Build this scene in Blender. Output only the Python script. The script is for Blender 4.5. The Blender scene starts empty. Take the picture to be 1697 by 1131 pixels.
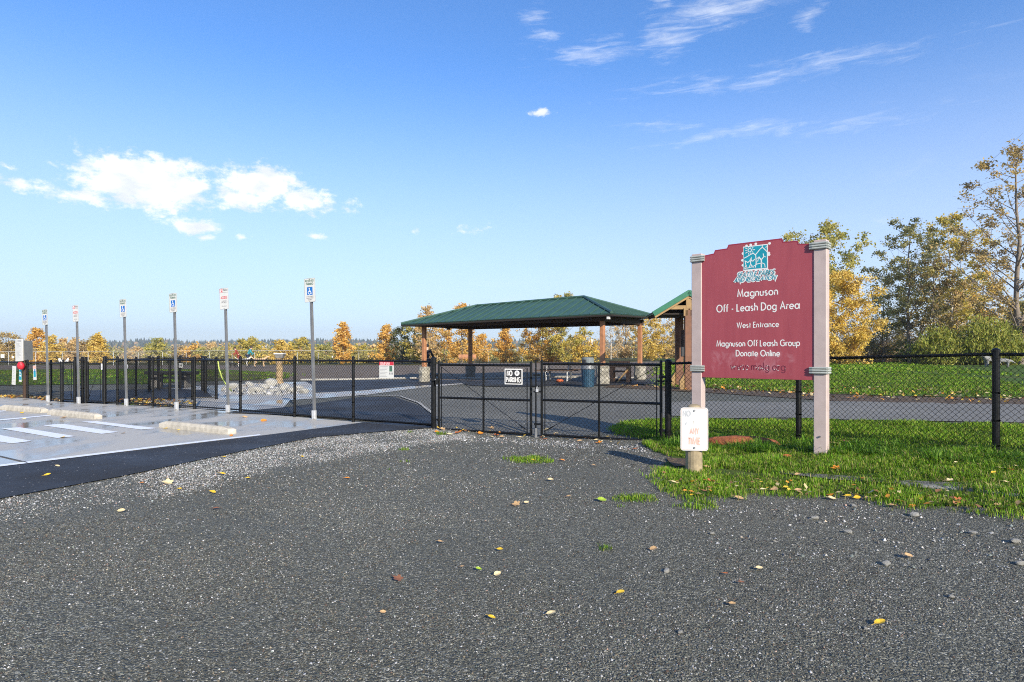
import bpy, bmesh, math, random
import numpy as np
from mathutils import Vector, Matrix

R = math.radians
PI = math.pi
random.seed(7)
RNG = np.random.RandomState(7)
sc = bpy.context.scene
col = sc.collection

# ------------------------------------------------------------------ camera, sky, sun, exposure
CAM_H = 1.42
cam_data = bpy.data.cameras.new('camera')
cam_data.sensor_width = 36.0
cam_data.lens = 36.0 * 1000.0 / 1697.0
cam_data.shift_y = 20.5 / 1697.0
cam_data.clip_start = 0.05
cam_data.clip_end = 9000
cam = bpy.data.objects.new('camera', cam_data)
cam.location = (0, 0, CAM_H)
cam.rotation_euler = (R(90), 0, 0)
col.objects.link(cam)
sc.camera = cam

SUN_EL = 25.0
SUN_DIR = Vector((0.42, -0.91, 0)).normalized()      # horizontal direction towards the sun: behind the camera, to the right
sun_vec = Vector((SUN_DIR.x * math.cos(R(SUN_EL)), SUN_DIR.y * math.cos(R(SUN_EL)), math.sin(R(SUN_EL))))
sun_data = bpy.data.lights.new('sun', 'SUN')
sun_data.energy = 4.2
sun_data.angle = R(0.55)
sun_data.color = (1.0, 0.90, 0.74)
sun = bpy.data.objects.new('sun', sun_data)
sun.rotation_euler = sun_vec.to_track_quat('Z', 'Y').to_euler()
sun.location = (20, -10, 20)
col.objects.link(sun)

world = bpy.data.worlds.new('World')
sc.world = world
world.use_nodes = True
wn = world.node_tree
wn.nodes.clear()


class N:
    """tiny node helper"""
    def __init__(s, tree):
        s.t = tree

    def new(s, kind, **kw):
        n = s.t.nodes.new(kind)
        for k, v in kw.items():
            setattr(n, k, v)
        return n

    def put(s, sock, v):
        if isinstance(v, bpy.types.NodeSocket):
            s.t.links.new(v, sock)
        elif v is not None:
            try:
                sock.default_value = v
            except Exception:
                sock.default_value = (v[0], v[1], v[2], 1.0)

    def math(s, op, a, b=None, c=None, clamp=False):
        n = s.new('ShaderNodeMath', operation=op, use_clamp=clamp)
        s.put(n.inputs[0], a)
        if b is not None: s.put(n.inputs[1], b)
        if c is not None: s.put(n.inputs[2], c)
        return n.outputs[0]

    def vmath(s, op, a, b=None):
        n = s.new('ShaderNodeVectorMath', operation=op)
        s.put(n.inputs[0], a)
        if b is not None: s.put(n.inputs[1], b)
        return n.outputs['Value'] if op in ('LENGTH', 'DOT_PRODUCT') else n.outputs[0]

    def noise(s, vec, scale, detail=4, rough=0.55, dist=0.0, col=False):
        n = s.new('ShaderNodeTexNoise')
        if vec is not None: s.put(n.inputs['Vector'], vec)
        n.inputs['Scale'].default_value = scale
        n.inputs['Detail'].default_value = detail
        n.inputs['Roughness'].default_value = rough
        n.inputs['Distortion'].default_value = dist
        return n.outputs['Color'] if col else n.outputs['Fac']

    def voro(s, vec, scale, feature='F1', out='Distance', rand=1.0):
        n = s.new('ShaderNodeTexVoronoi', feature=feature)
        if vec is not None: s.put(n.inputs['Vector'], vec)
        n.inputs['Scale'].default_value = scale
        n.inputs['Randomness'].default_value = rand
        return n.outputs[out]

    def rng(s, v, a, b, c=0.0, d=1.0, kind='LINEAR'):
        n = s.new('ShaderNodeMapRange', interpolation_type=kind)
        s.put(n.inputs[0], v)
        for i, x in enumerate((a, b, c, d)): s.put(n.inputs[i + 1], x)
        return n.outputs[0]

    def mix(s, f, a, b, mode='MIX'):
        n = s.new('ShaderNodeMix', data_type='RGBA', blend_type=mode)
        s.put(n.inputs['Factor'], f)
        s.put(n.inputs[6], a if isinstance(a, bpy.types.NodeSocket) else (*a, 1.0))
        s.put(n.inputs[7], b if isinstance(b, bpy.types.NodeSocket) else (*b, 1.0))
        return n.outputs[2]

    def ramp(s, f, stops, interp='LINEAR'):
        n = s.new('ShaderNodeValToRGB')
        s.put(n.inputs[0], f)
        cr = n.color_ramp
        cr.interpolation = interp
        while len(cr.elements) < len(stops): cr.elements.new(0.5)
        for e, (p, c) in zip(cr.elements, stops):
            e.position = p
            e.color = (*c, 1.0)
        return n.outputs[0]

    def scale(s, vec, v):
        n = s.new('ShaderNodeVectorMath', operation='MULTIPLY')
        s.put(n.inputs[0], vec)
        s.put(n.inputs[1], v)
        return n.outputs[0]

    def bump(s, h, strength=0.5, dist=0.01, normal=None):
        n = s.new('ShaderNodeBump')
        s.put(n.inputs['Height'], h)
        n.inputs['Strength'].default_value = strength
        n.inputs['Distance'].default_value = dist
        if normal is not None: s.put(n.inputs['Normal'], normal)
        return n.outputs[0]


def build_world():
    n = N(wn)
    sky = n.new('ShaderNodeTexSky', sky_type='NISHITA')
    sky.sun_disc = False
    sky.sun_elevation = R(SUN_EL)
    sky.sun_rotation = math.atan2(SUN_DIR.x, SUN_DIR.y)
    sky.altitude = 0
    sky.air_density = 1.0
    sky.dust_density = 0.4
    sky.ozone_density = 2.6
    tc = n.new('ShaderNodeTexCoord')
    sep = n.new('ShaderNodeSeparateXYZ')
    wn.links.new(tc.outputs['Generated'], sep.inputs[0])
    x, y, z = sep.outputs
    az = n.math('ARCTAN2', x, y)
    hyp = n.math('SQRT', n.math('ADD', n.math('MULTIPLY', x, x), n.math('MULTIPLY', y, y)))
    te = n.math('DIVIDE', z, n.math('MAXIMUM', hyp, 0.001))
    comb = n.new('ShaderNodeCombineXYZ')
    wn.links.new(az, comb.inputs[0]); wn.links.new(te, comb.inputs[1])
    P = comb.outputs[0]

    def warp(scale, amp, stretch=(1, 1, 1), detail=5):
        c = n.noise(n.scale(P, stretch), scale, detail, 0.6, col=True)
        d = n.vmath('SUBTRACT', c, (0.5, 0.5, 0.5))
        return n.vmath('ADD', P, n.scale(d, amp))

    def field(Pw, ells):
        m = None
        for (px, py, rx, ry, amp) in ells:
            a = math.atan((px - 848) / 1000.0)
            t = (586 - py) / 1000.0 * math.cos(a)
            v = n.scale(n.vmath('SUBTRACT', Pw, (a, t, 0)), (1000.0 / rx, 1000.0 / ry, 0))
            e = n.math('MULTIPLY', n.math('SUBTRACT', 1.0, n.vmath('LENGTH', v)), amp)
            m = e if m is None else n.math('MAXIMUM', m, e)
        return m
    cum = [(236, 300, 112, 56, 1.2), (232, 280, 50, 34, 1.0), (175, 312, 62, 26, .8), (290, 306, 62, 36, .9), (432, 308, 92, 44, .95), (400, 332, 80, 26, 0.75),
           (505, 332, 66, 28, 0.8), (140, 328, 52, 16, 0.7), (260, 350, 60, 12, 0.5), (318, 371, 52, 18, 0.8),
           (36, 305, 44, 12, 0.7), (8, 273, 18, 7, 0.5), (336, 394, 22, 9, 0.6), (575, 345, 34, 18, 0.35),
           (898, 186, 24, 14, 0.75), (785, 380, 36, 12, 0.45), (520, 387, 34, 9, 0.45), (400, 393, 20, 8, 0.4), (636, 382, 18, 8, 0.3), (690, 382, 16, 8, 0.3)]
    Pw = warp(16.0, (0.048, 0.046, 0), (1, 1.25, 1), 8)
    m1 = field(Pw, cum)
    fine = n.noise(n.scale(P, (1, 1.5, 1)), 42.0, 8, 0.66)
    c1 = n.rng(n.math('ADD', m1, n.math('MULTIPLY', n.math('SUBTRACT', fine, 0.5), 1.55)), 0.12, 0.64, 0, 1, 'SMOOTHSTEP')
    wis = [(975, 92, 75, 20, 0.9), (908, 62, 40, 14, 0.8), (1105, 58, 52, 46, 0.85), (1200, 12, 130, 34, 0.9), (1000, 85, 110, 26, .5), (1342, 30, 30, 22, 0.7),
           (1300, 122, 260, 22, 0.62), (1180, 135, 150, 16, 0.4), (1240, 222, 150, 15, 0.6), (886, 28, 30, 22, 0.6), (1100, 206, 80, 11, 0.5),
           (1400, 205, 140, 14, 0.3), (1450, 370, 40, 14, 0.25), (1098, 8, 26, 10, 0.7), (30, 548, 120, 8, 0.3), (840, 498, 16, 14, 0.3)]
    Pw2 = warp(11.0, (0.085, 0.05, 0), (1, 1.8, 1), 8)
    m2 = field(Pw2, wis)
    streak = n.noise(n.scale(P, (1.0, 5.5, 1)), 15.0, 9, 0.68, 0.6)
    c2 = n.rng(n.math('ADD', m2, n.math('MULTIPLY', n.math('SUBTRACT', streak, 0.5), 2.3)), 0.02, 1.35, 0, 0.55, 'SMOOTHSTEP')
    # faint cirrus everywhere, the same in every direction
    ci = n.rng(n.noise(n.scale(tc.outputs['Generated'], (1, 1, 4.0)), 3.2, 8, 0.62, 0.5), 0.60, 0.9, 0, 0.16, 'SMOOTHSTEP')
    cl = n.math('MAXIMUM', n.math('MAXIMUM', c1, c2), ci)
    body = n.noise(n.scale(P, (1, 2.0, 1)), 22.0, 5, 0.5)
    ccol = n.mix(n.rng(body, 0.35, 0.65), (4.3, 4.6, 5.2), (5.9, 6.0, 6.1))
    tint = n.mix(1.0, sky.outputs[0], SKY_TINT, 'MULTIPLY')
    hz = n.mix(n.rng(te, -0.02, 0.50, 0.74, 0.0, 'SMOOTHSTEP'), tint, (3.75, 4.0, 4.62))
    res = n.mix(cl, hz, ccol)
    bg = n.new('ShaderNodeBackground')
    wn.links.new(res, bg.inputs[0])
    bg.inputs[1].default_value = 0.12
    out = n.new('ShaderNodeOutputWorld')
    wn.links.new(bg.outputs[0], out.inputs[0])


SKY_TINT = (0.53, 0.81, 1.13)
build_world()
sc.view_settings.view_transform = 'Standard'
sc.view_settings.look = 'None'
sc.view_settings.exposure = 0.84
sc.view_settings.gamma = 1.0
sc.view_settings.use_curve_mapping = False
sc.cycles.use_denoising = False
sc.cycles.max_bounces = 5
sc.cycles.diffuse_bounces = 2
sc.cycles.glossy_bounces = 2
sc.cycles.transparent_max_bounces = 5
sc.cycles.volume_bounces = 0
sc.cycles.sample_clamp_indirect = 5.0
sc.cycles.filter_width = 1.05
sc.cycles.caustics_reflective = False
sc.cycles.caustics_refractive = False


# ------------------------------------------------------------------ terrain height and pixel helper
def sstep(t):
    t = min(1.0, max(0.0, t))
    return t * t * (3 - 2 * t)


def g(x, y):
    s1 = 0.20 * sstep((x - 2.4 + max(0.0, y - 12) * 0.25) / 3.4) * sstep((y - 1.0) / 5.0)
    s2 = 0.25 * sstep((y - 14) / 30.0)
    w = sstep((x - 5) / 12.0)
    s3 = -0.55 * sstep((y - 58) / 16.0) * (1 - w)
    s4 = -0.06 * math.exp(-((x - .5) ** 2 + (y - 10.7) ** 2) / 2.5)
    return s1 + s2 + s3 + s4


def P(px, py):
    """ground point under a pixel of the photograph"""
    p, q = (px - 848) / 1000.0, (py - 586) / 1000.0
    Y = CAM_H / q
    for _ in range(30):
        Y = 0.5 * Y + 0.5 * (CAM_H - g(p * Y, Y)) / q
    return (p * Y, Y)


def PD(px, d):
    return ((px - 848) / 1000.0 * d, d)


def ZH(py, d):
    return CAM_H + (586 - py) / 1000.0 * d


# ------------------------------------------------------------------ mesh helpers
class MB:
    def __init__(s):
        s.v = []; s.f = []

    def add(s, verts, faces):
        o = len(s.v)
        s.v += [tuple(v) for v in verts]
        s.f += [tuple(i + o for i in f) for f in faces]
        return s

    def box(s, c, size, rz=0.0, ry=0.0, rx=0.0, taper=1.0):
        hx, hy, hz = size[0] / 2, size[1] / 2, size[2] / 2
        vs = [(-hx, -hy, -hz), (hx, -hy, -hz), (hx, hy, -hz), (-hx, hy, -hz),
              (-hx * taper, -hy * taper, hz), (hx * taper, -hy * taper, hz), (hx * taper, hy * taper, hz), (-hx * taper, hy * taper, hz)]
        M = Matrix.Rotation(rz, 3, 'Z') @ Matrix.Rotation(ry, 3, 'Y') @ Matrix.Rotation(rx, 3, 'X')
        c = Vector(c)
        return s.add([M @ Vector(v) + c for v in vs],
                     [(0, 3, 2, 1), (4, 5, 6, 7), (0, 1, 5, 4), (1, 2, 6, 5), (2, 3, 7, 6), (3, 0, 4, 7)])

    def tube(s, pts, r, n=8, caps=True):
        pts = [Vector(p) for p in pts]
        m = len(pts)
        rs = r if hasattr(r, '__len__') else [r] * m
        rings = []
        up = None
        for i, p in enumerate(pts):
            d = (pts[min(i + 1, m - 1)] - pts[max(i - 1, 0)])
            if d.length < 1e-9: d = Vector((0, 0, 1))
            d.normalize()
            if up is None:
                up = Vector((0, 0, 1)) if abs(d.z) < .9 else Vector((1, 0, 0))
            a = d.cross(up)
            if a.length < 1e-5: a = d.cross(Vector((0, 1, 0)))
            a.normalize()
            b = a.cross(d).normalized()
            up = b
            rings.append([p + (a * math.cos(2 * PI * k / n) + b * math.sin(2 * PI * k / n)) * rs[i] for k in range(n)])
        vs = [q for rg in rings for q in rg]
        fs = []
        for i in range(m - 1):
            for k in range(n):
                k2 = (k + 1) % n
                fs.append((i * n + k, (i + 1) * n + k, (i + 1) * n + k2, i * n + k2))
        if caps:
            fs.append(tuple(range(n)))
            fs.append(tuple(reversed(range((m - 1) * n, m * n))))
        return s.add(vs, fs)

    def lathe(s, c, prof, n=16):
        """prof: list of (r, z)"""
        pts = []
        for (r, z) in prof:
            for k in range(n):
                a = 2 * PI * k / n
                pts.append((c[0] + r * math.cos(a), c[1] + r * math.sin(a), c[2] + z))
        fs = []
        for i in range(len(prof) - 1):
            for k in range(n):
                k2 = (k + 1) % n
                fs.append((i * n + k, i * n + k2, (i + 1) * n + k2, (i + 1) * n + k))
        fs.append(tuple(reversed(range(n))))
        fs.append(tuple(range((len(prof) - 1) * n, len(prof) * n)))
        return s.add(pts, fs)

    def prism_xz(s, poly, y0, y1):
        """polygon in the x-z plane extruded from y0 to y1"""
        n = len(poly)
        vs = [(x, y0, z) for x, z in poly] + [(x, y1, z) for x, z in poly]
        fs = [tuple(range(n)), tuple(reversed(range(n, 2 * n)))]
        for k in range(n):
            k2 = (k + 1) % n
            fs.append((k, k + n, k2 + n, k2))
        return s.add(vs, fs)

    def mesh(s, name, smooth=False):
        me = bpy.data.meshes.new(name)
        me.from_pydata(s.v, [], s.f)
        me.update()
        bm = bmesh.new(); bm.from_mesh(me)
        bmesh.ops.recalc_face_normals(bm, faces=bm.faces)
        bm.to_mesh(me); bm.free()
        if smooth:
            me.shade_smooth()
        return me


def link(name, me, mat=None, parent=None, loc=(0, 0, 0), rot=(0, 0, 0), scale=(1, 1, 1)):
    o = bpy.data.objects.new(name, me)
    if mat is not None and me is not None and not me.materials:
        me.materials.append(mat)
    o.location = loc; o.rotation_euler = rot; o.scale = scale
    o.parent = parent
    col.objects.link(o)
    return o


def bevel(me, w=0.004, seg=1):
    bm = bmesh.new(); bm.from_mesh(me)
    bmesh.ops.bevel(bm, geom=[e for e in bm.edges if e.is_manifold and e.calc_face_angle(0) > 0.5], offset=w, segments=seg, affect='EDGES', clamp_overlap=True)
    bm.to_mesh(me); bm.free()


def part(name, mb, mat, parent, smooth=False, bev=0, label=None, kind=None, loc=(0, 0, 0), rot=(0, 0, 0)):
    me = mb.mesh(name, smooth)
    if bev: bevel(me, bev)
    o = link(name, me, mat, parent, loc, rot)
    if label: o['label'] = label
    if kind: o['kind'] = kind
    return o


def thing(name, label, cat, loc=(0, 0, 0), rz=0.0, group=None, kind=None):
    o = bpy.data.objects.new(name, None)
    o.empty_display_size = 0.1
    o.location = loc; o.rotation_euler = (0, 0, rz)
    col.objects.link(o)
    o['label'] = label; o['category'] = cat
    if group: o['group'] = group
    if kind: o['kind'] = kind
    return o


def tag(o, label=None, cat=None, group=None, kind=None):
    if label: o['label'] = label
    if cat: o['category'] = cat
    if group: o['group'] = group
    if kind: o['kind'] = kind
    return o


def copy_tree(o, parent=None):
    c = o.copy(); col.objects.link(c); c.parent = parent
    for ch in o.children:
        copy_tree(ch, c)
    return c


def np_mesh(name, V, F, colors=None, smooth=False):
    """V (n,3); F (m,k) all faces with k corners; colors per vertex (n,3)"""
    V = np.asarray(V, dtype=np.float32); F = np.asarray(F, dtype=np.int32)
    me = bpy.data.meshes.new(name)
    m, k = F.shape
    me.vertices.add(len(V)); me.loops.add(m * k); me.polygons.add(m)
    me.vertices.foreach_set('co', V.ravel())
    me.loops.foreach_set('vertex_index', F.ravel())
    me.polygons.foreach_set('loop_start', np.arange(0, m * k, k, dtype=np.int32))
    me.polygons.foreach_set('loop_total', np.full(m, k, dtype=np.int32))
    if smooth: me.polygons.foreach_set('use_smooth', np.ones(m, dtype=bool))
    me.update(calc_edges=True)
    if colors is not None:
        ca = me.color_attributes.new('piece_colour', 'FLOAT_COLOR', 'POINT')
        c4 = np.ones((len(V), 4), dtype=np.float32); c4[:, :3] = colors
        ca.data.foreach_set('color', c4.ravel())
    return me


# ------------------------------------------------------------------ materials
def mat_base(name):
    m = bpy.data.materials.new(name)
    m.use_nodes = True
    t = m.node_tree
    b = t.nodes['Principled BSDF']
    return m, N(t), b


def mat(name, c, rough=0.6, metal=0.0, var=0.12, scale=6.0, bump=0.0, bscale=60.0, spec=0.4, bdist=0.004):
    m, n, b = mat_base(name)
    tc = n.new('ShaderNodeTexCoord')
    f = n.noise(tc.outputs['Object'], scale, 5, 0.6)
    lo = tuple(max(0, x * (1 - var)) for x in c); hi = tuple(min(1, x * (1 + var)) for x in c)
    n.put(b.inputs['Base Color'], n.mix(n.rng(f, 0.3, 0.7), lo, hi))
    n.put(b.inputs['Roughness'], n.rng(f, 0.3, 0.7, max(0.02, rough - 0.07), min(1, rough + 0.07)))
    b.inputs['Metallic'].default_value = metal
    b.inputs['Specular IOR Level'].default_value = spec
    if bump:
        h = n.noise(tc.outputs['Object'], bscale, 4, 0.6)
        n.put(b.inputs['Normal'], n.bump(h, bump, bdist))
    return m


def mat_gravel(name, lo, hi, light, tint=None, pud=False, s1=70.0, s2=150.0):
    m, n, b = mat_base(name)
    geo = n.new('ShaderNodeNewGeometry')
    Pn = geo.outputs['Position']
    Pw = n.vmath('ADD', Pn, n.scale(n.vmath('SUBTRACT', n.noise(Pn, 30.0, 2, col=True), (.5, .5, .5)), (0.03, 0.03, 0.03)))
    va = n.new('ShaderNodeTexVoronoi'); n.put(va.inputs['Vector'], Pw); va.inputs['Scale'].default_value = s1
    vb = n.new('ShaderNodeTexVoronoi'); n.put(vb.inputs['Vector'], Pw); vb.inputs['Scale'].default_value = s2
    def val(c):
        sp = n.new('ShaderNodeSeparateColor'); n.put(sp.inputs[0], c); return sp.outputs[0], sp.outputs[1]
    r1, g1 = val(va.outputs['Color']); r2, g2 = val(vb.outputs['Color'])
    stones = n.math('ADD', n.math('MULTIPLY', r1, 0.5), n.math('MULTIPLY', r2, 0.5))
    c = n.ramp(stones, [(0.0, lo), (0.45, tuple(0.6 * a + 0.4 * q for a, q in zip(lo, hi))), (0.8, hi), (0.96, light), (1.0, light)])
    spk = n.math('GREATER_THAN', g2, 0.91)
    c = n.mix(n.math('MULTIPLY', spk, 0.8), c, light)
    c = n.mix(n.rng(n.noise(Pn, 0.42, 5, 0.6), 0.40, 0.66, 0, 0.45), c, tuple(0.55 * a for a in hi))
    if tint: c = n.mix(n.rng(n.noise(Pn, 0.9, 4, 0.6), 0.4, 0.7, 0, 0.6), c, tint)
    n.put(b.inputs['Base Color'], c)
    n.put(b.inputs['Roughness'], n.rng(r1, 0, 1, 0.55, 0.95))
    b.inputs['Specular IOR Level'].default_value = 0.3
    h = n.math('ADD', n.math('MULTIPLY', va.outputs['Distance'], 1.0), n.math('MULTIPLY', vb.outputs['Distance'], 0.5))
    n.put(b.inputs['Normal'], n.bump(h, 0.9, -0.012))
    return m


M = {}
M['gravel'] = mat_gravel('gravel_grey', (0.030, 0.029, 0.021), (0.175, 0.172, 0.132), (0.42, 0.41, 0.35))
M['gravel_light'] = mat_gravel('gravel_light', (0.075, 0.073, 0.066), (0.24, 0.235, 0.215), (0.5, 0.49, 0.46))
M['gravel_yard'] = mat_gravel('gravel_yard', (0.075, 0.071, 0.058), (0.20, 0.192, 0.158), (0.42, 0.41, 0.36), s1=55, s2=110)
M['gravel_path'] = mat_gravel('gravel_path', (0.15, 0.143, 0.125), (0.27, 0.26, 0.23), (0.42, 0.40, 0.37))
M['bark'] = mat_gravel('bark_mulch', (0.11, 0.080, 0.050), (0.22, 0.165, 0.108), (0.30, 0.23, 0.16), s1=30, s2=60)
M['litter'] = mat_gravel('leafy_soil', (0.05, 0.035, 0.022), (0.13, 0.09, 0.055), (0.30, 0.2, 0.1), s1=20, s2=45)


def mat_asphalt():
    m, n, b = mat_base('fresh_asphalt')
    geo = n.new('ShaderNodeNewGeometry'); Pn = geo.outputs['Position']
    f = n.noise(Pn, 240, 3, 0.7); l = n.noise(Pn, 0.8, 5, 0.6)
    c = n.mix(n.rng(f, 0.35, 0.7), (0.012, 0.0115, 0.0115), (0.042, 0.040, 0.038))
    c = n.mix(n.rng(l, 0.4, 0.7, 0, 0.6), c, (0.040, 0.040, 0.042))
    v = n.new('ShaderNodeTexVoronoi'); n.put(v.inputs['Vector'], Pn); v.inputs['Scale'].default_value = 40
    sp = n.new('ShaderNodeSeparateColor'); n.put(sp.inputs[0], v.outputs['Color'])
    peb = n.math('MULTIPLY', n.math('GREATER_THAN', sp.outputs[0], 0.975), n.math('LESS_THAN', v.outputs['Distance'], 0.3))
    c = n.mix(peb, c, (0.35, 0.34, 0.32))
    n.put(b.inputs['Base Color'], c)
    n.put(b.inputs['Roughness'], n.rng(l, 0.35, 0.7, 0.75, 0.50))
    b.inputs['Specular IOR Level'].default_value = 0.32
    n.put(b.inputs['Normal'], n.bump(n.noise(Pn, 180, 3, 0.7), 0.6, 0.004))
    return m


def mat_concrete_wet():
    m, n, b = mat_base('damp_concrete')
    geo = n.new('ShaderNodeNewGeometry'); Pn = geo.outputs['Position']
    l = n.noise(n.scale(Pn, (1, 0.6, 1)), 0.9, 6, 0.62, 0.4)
    f = n.noise(Pn, 60, 4, 0.7)
    c = n.mix(n.rng(f, 0.3, 0.7), (0.38, 0.355, 0.305), (0.50, 0.47, 0.41))
    wet = n.rng(l, 0.44, 0.62, 0, 1, 'SMOOTHSTEP')
    c = n.mix(n.math('MULTIPLY', wet, 0.62), c, (0.20, 0.19, 0.165))
    st = n.rng(n.noise(Pn, 3.5, 6, 0.7, 1.0), 0.60, 0.72, 0, 0.5)
    c = n.mix(st, c, (0.11, 0.10, 0.09))
    n.put(b.inputs['Base Color'], c)
    n.put(b.inputs['Roughness'], n.rng(wet, 0, 1, 0.55, 0.09))
    n.put(b.inputs['Specular IOR Level'], n.rng(wet, 0, 1, 0.32, 0.55))
    n.put(b.inputs['Normal'], n.bump(n.noise(Pn, 90, 4, 0.6), 0.12, 0.003))
    return m


M['asphalt'] = mat_asphalt()
M['concrete_wet'] = mat_concrete_wet()
M['concrete'] = mat('concrete', (0.43, 0.395, 0.33), 0.85, var=0.25, scale=9, bump=0.6, bscale=70)
M['concrete_pale'] = mat('pale_concrete', (0.36, 0.345, 0.31), 0.85, var=0.22, scale=8, bump=0.5, bscale=60)
M['concrete_old'] = mat('dirty_concrete', (0.22, 0.21, 0.185), 0.9, var=0.35, scale=9, bump=0.7, bscale=60)
M['rock'] = mat('pale_rock', (0.44, 0.425, 0.38), 0.85, var=0.3, scale=7, bump=0.8, bscale=18, bdist=0.03)
M['stone_dark'] = mat('grey_stone', (0.17, 0.16, 0.145), 0.85, var=0.35, scale=9, bump=0.7, bscale=30, bdist=0.02)


def mat_paint():
    m, n, b = mat_base('road_paint')
    geo = n.new('ShaderNodeNewGeometry'); Pn = geo.outputs['Position']
    w = n.rng(n.noise(Pn, 14, 6, 0.75), 0.60, 0.68, 0, 1)
    n.put(b.inputs['Base Color'], n.mix(w, (0.80, 0.81, 0.82), (0.42, 0.42, 0.42)))
    b.inputs['Roughness'].default_value = 0.45
    n.put(b.inputs['Normal'], n.bump(n.noise(Pn, 90, 4, 0.6), 0.15, 0.003))
    return m


M['paint'] = mat_paint()
M['paint_faint'] = mat('faint_line_paint', (0.50, 0.50, 0.52), 0.5, var=0.3, scale=20)
M['joint'] = mat('dark_joint', (0.08, 0.08, 0.08), 0.8)


def mat_turf(name, lo, hi, dry):
    m, n, b = mat_base(name)
    geo = n.new('ShaderNodeNewGeometry'); Pn = geo.outputs['Position']
    f = n.noise(n.scale(Pn, (1, 1, 1)), 26, 5, 0.7); l = n.noise(Pn, 0.5, 5, 0.6)
    c = n.mix(n.rng(f, 0.3, 0.7), lo, hi)
    c = n.mix(n.rng(l, 0.5, 0.72, 0, 0.7), c, dry)
    n.put(b.inputs['Base Color'], c)
    b.inputs['Roughness'].default_value = 0.9
    b.inputs['Specular IOR Level'].default_value = 0.2
    n.put(b.inputs['Normal'], n.bump(n.noise(Pn, 34, 4, 0.7), 0.9, 0.06))
    return m


M['turf'] = mat_turf('turf', (0.035, 0.070, 0.012), (0.10, 0.18, 0.022), (0.13, 0.12, 0.04))
M['turf_dry'] = mat_turf('dry_turf', (0.05, 0.055, 0.018), (0.12, 0.115, 0.035), (0.12, 0.085, 0.045))


def mat_attr(name, rough=0.7, trans=0.0, spec=0.3, bump=False, back=1.0):
    m, n, b = mat_base(name)
    a = n.new('ShaderNodeAttribute', attribute_name='piece_colour')
    n.put(b.inputs['Base Color'], a.outputs['Color'])
    b.inputs['Roughness'].default_value = rough
    b.inputs['Specular IOR Level'].default_value = spec
    if trans:
        tr = n.new('ShaderNodeBsdfTranslucent')
        n.put(tr.inputs[0], n.mix(1.0, a.outputs['Color'], (1.25, 1.15, 0.7), 'MULTIPLY'))
        mx = n.new('ShaderNodeMixShader')
        mx.inputs[0].default_value = trans
        m.node_tree.links.new(b.outputs[0], mx.inputs[1])
        m.node_tree.links.new(tr.outputs[0], mx.inputs[2])
        m.node_tree.links.new(mx.outputs[0], m.node_tree.nodes['Material Output'].inputs[0])
    return m


M['blade'] = mat_attr('grass_blade', 0.6, 0.35, 0.15)
M['foliage'] = mat_attr('foliage', 0.65, 0.40, 0.2)
M['pebble'] = mat_attr('pebble', 0.75, 0.0, 0.35)
M['bark_wood'] = mat('tree_bark', (0.20, 0.165, 0.13), 0.9, var=0.35, scale=3, bump=0.6, bscale=12, bdist=0.03)
M['bark_pale'] = mat('pale_tree_bark', (0.45, 0.42, 0.37), 0.8, var=0.3, scale=2, bump=0.4, bscale=10, bdist=0.03)
M['vinyl'] = mat('black_vinyl_pipe', (0.006, 0.0062, 0.0065), 0.36, var=0.3, scale=8, spec=0.3)
M['wire'] = mat('black_vinyl_wire', (0.006, 0.006, 0.0065), 0.5, spec=0.25)
M['galv'] = mat('galvanised_steel', (0.25, 0.255, 0.26), 0.45, metal=0.6, var=0.2, scale=3)
M['galv_pale'] = mat('pale_galvanised_sleeve', (0.55, 0.56, 0.57), 0.5, metal=0.3, var=0.15, scale=20)
M['wire_grey'] = mat('grey_wire', (0.42, 0.43, 0.43), 0.5, metal=0.4)
M['sign_white'] = mat('white_sign_sheet', (0.56, 0.56, 0.53), 0.4, var=0.04)
M['sign_back'] = mat('aluminium', (0.22, 0.22, 0.20), 0.5, metal=0.3)
M['green_ink'] = mat('dark_green_ink', (0.06, 0.13, 0.09), 0.5)
M['black_ink'] = mat('black_ink', (0.03, 0.03, 0.032), 0.5)
M['grey_ink'] = mat('grey_ink', (0.22, 0.22, 0.23), 0.5)
M['blue_ink'] = mat('blue_sign_ink', (0.01, 0.13, 0.42), 0.45)
M['red_ink'] = mat('red_sign_ink', (0.50, 0.03, 0.05), 0.45)
M['white_ink'] = mat('white_ink', (0.74, 0.73, 0.70), 0.5, var=0.05)
M['teal_ink'] = mat('teal_ink', (0.010, 0.28, 0.36), 0.5, var=0.1)
M['post_paint'] = mat('faded_mauve_post_paint', (0.47, 0.375, 0.345), 0.65, var=0.10, scale=5, bump=0.15, bscale=25)
M['strap'] = mat('grey_strap', (0.36, 0.38, 0.35), 0.55, var=0.15, scale=12)
M['wood_post'] = mat('weathered_post', (0.30, 0.24, 0.15), 0.85, var=0.35, scale=9, bump=0.8, bscale=18)
M['timber_brown'] = mat('brown_stained_timber', (0.17, 0.080, 0.045), 0.7, var=0.3, scale=4, bump=0.3, bscale=20)
M['timber'] = mat('cedar_timber', (0.36, 0.165, 0.08), 0.65, var=0.30, scale=4, bump=0.3, bscale=20)
M['timber_light'] = mat('light_timber', (0.30, 0.19, 0.08), 0.7, var=0.25, scale=5, bump=0.3, bscale=20)
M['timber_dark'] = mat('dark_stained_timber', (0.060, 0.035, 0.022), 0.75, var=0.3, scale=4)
M['roof_green'] = mat('green_metal_roof', (0.038, 0.088, 0.064), 0.5, metal=0.0, var=0.12, scale=2, spec=0.5)
M['roof_bright'] = mat('green_fascia', (0.015, 0.13, 0.07), 0.45, var=0.1)
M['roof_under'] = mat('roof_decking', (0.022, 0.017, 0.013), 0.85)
M['bin_blue'] = mat('dark_blue_bin', (0.02, 0.06, 0.10), 0.5, var=0.25)
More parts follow.
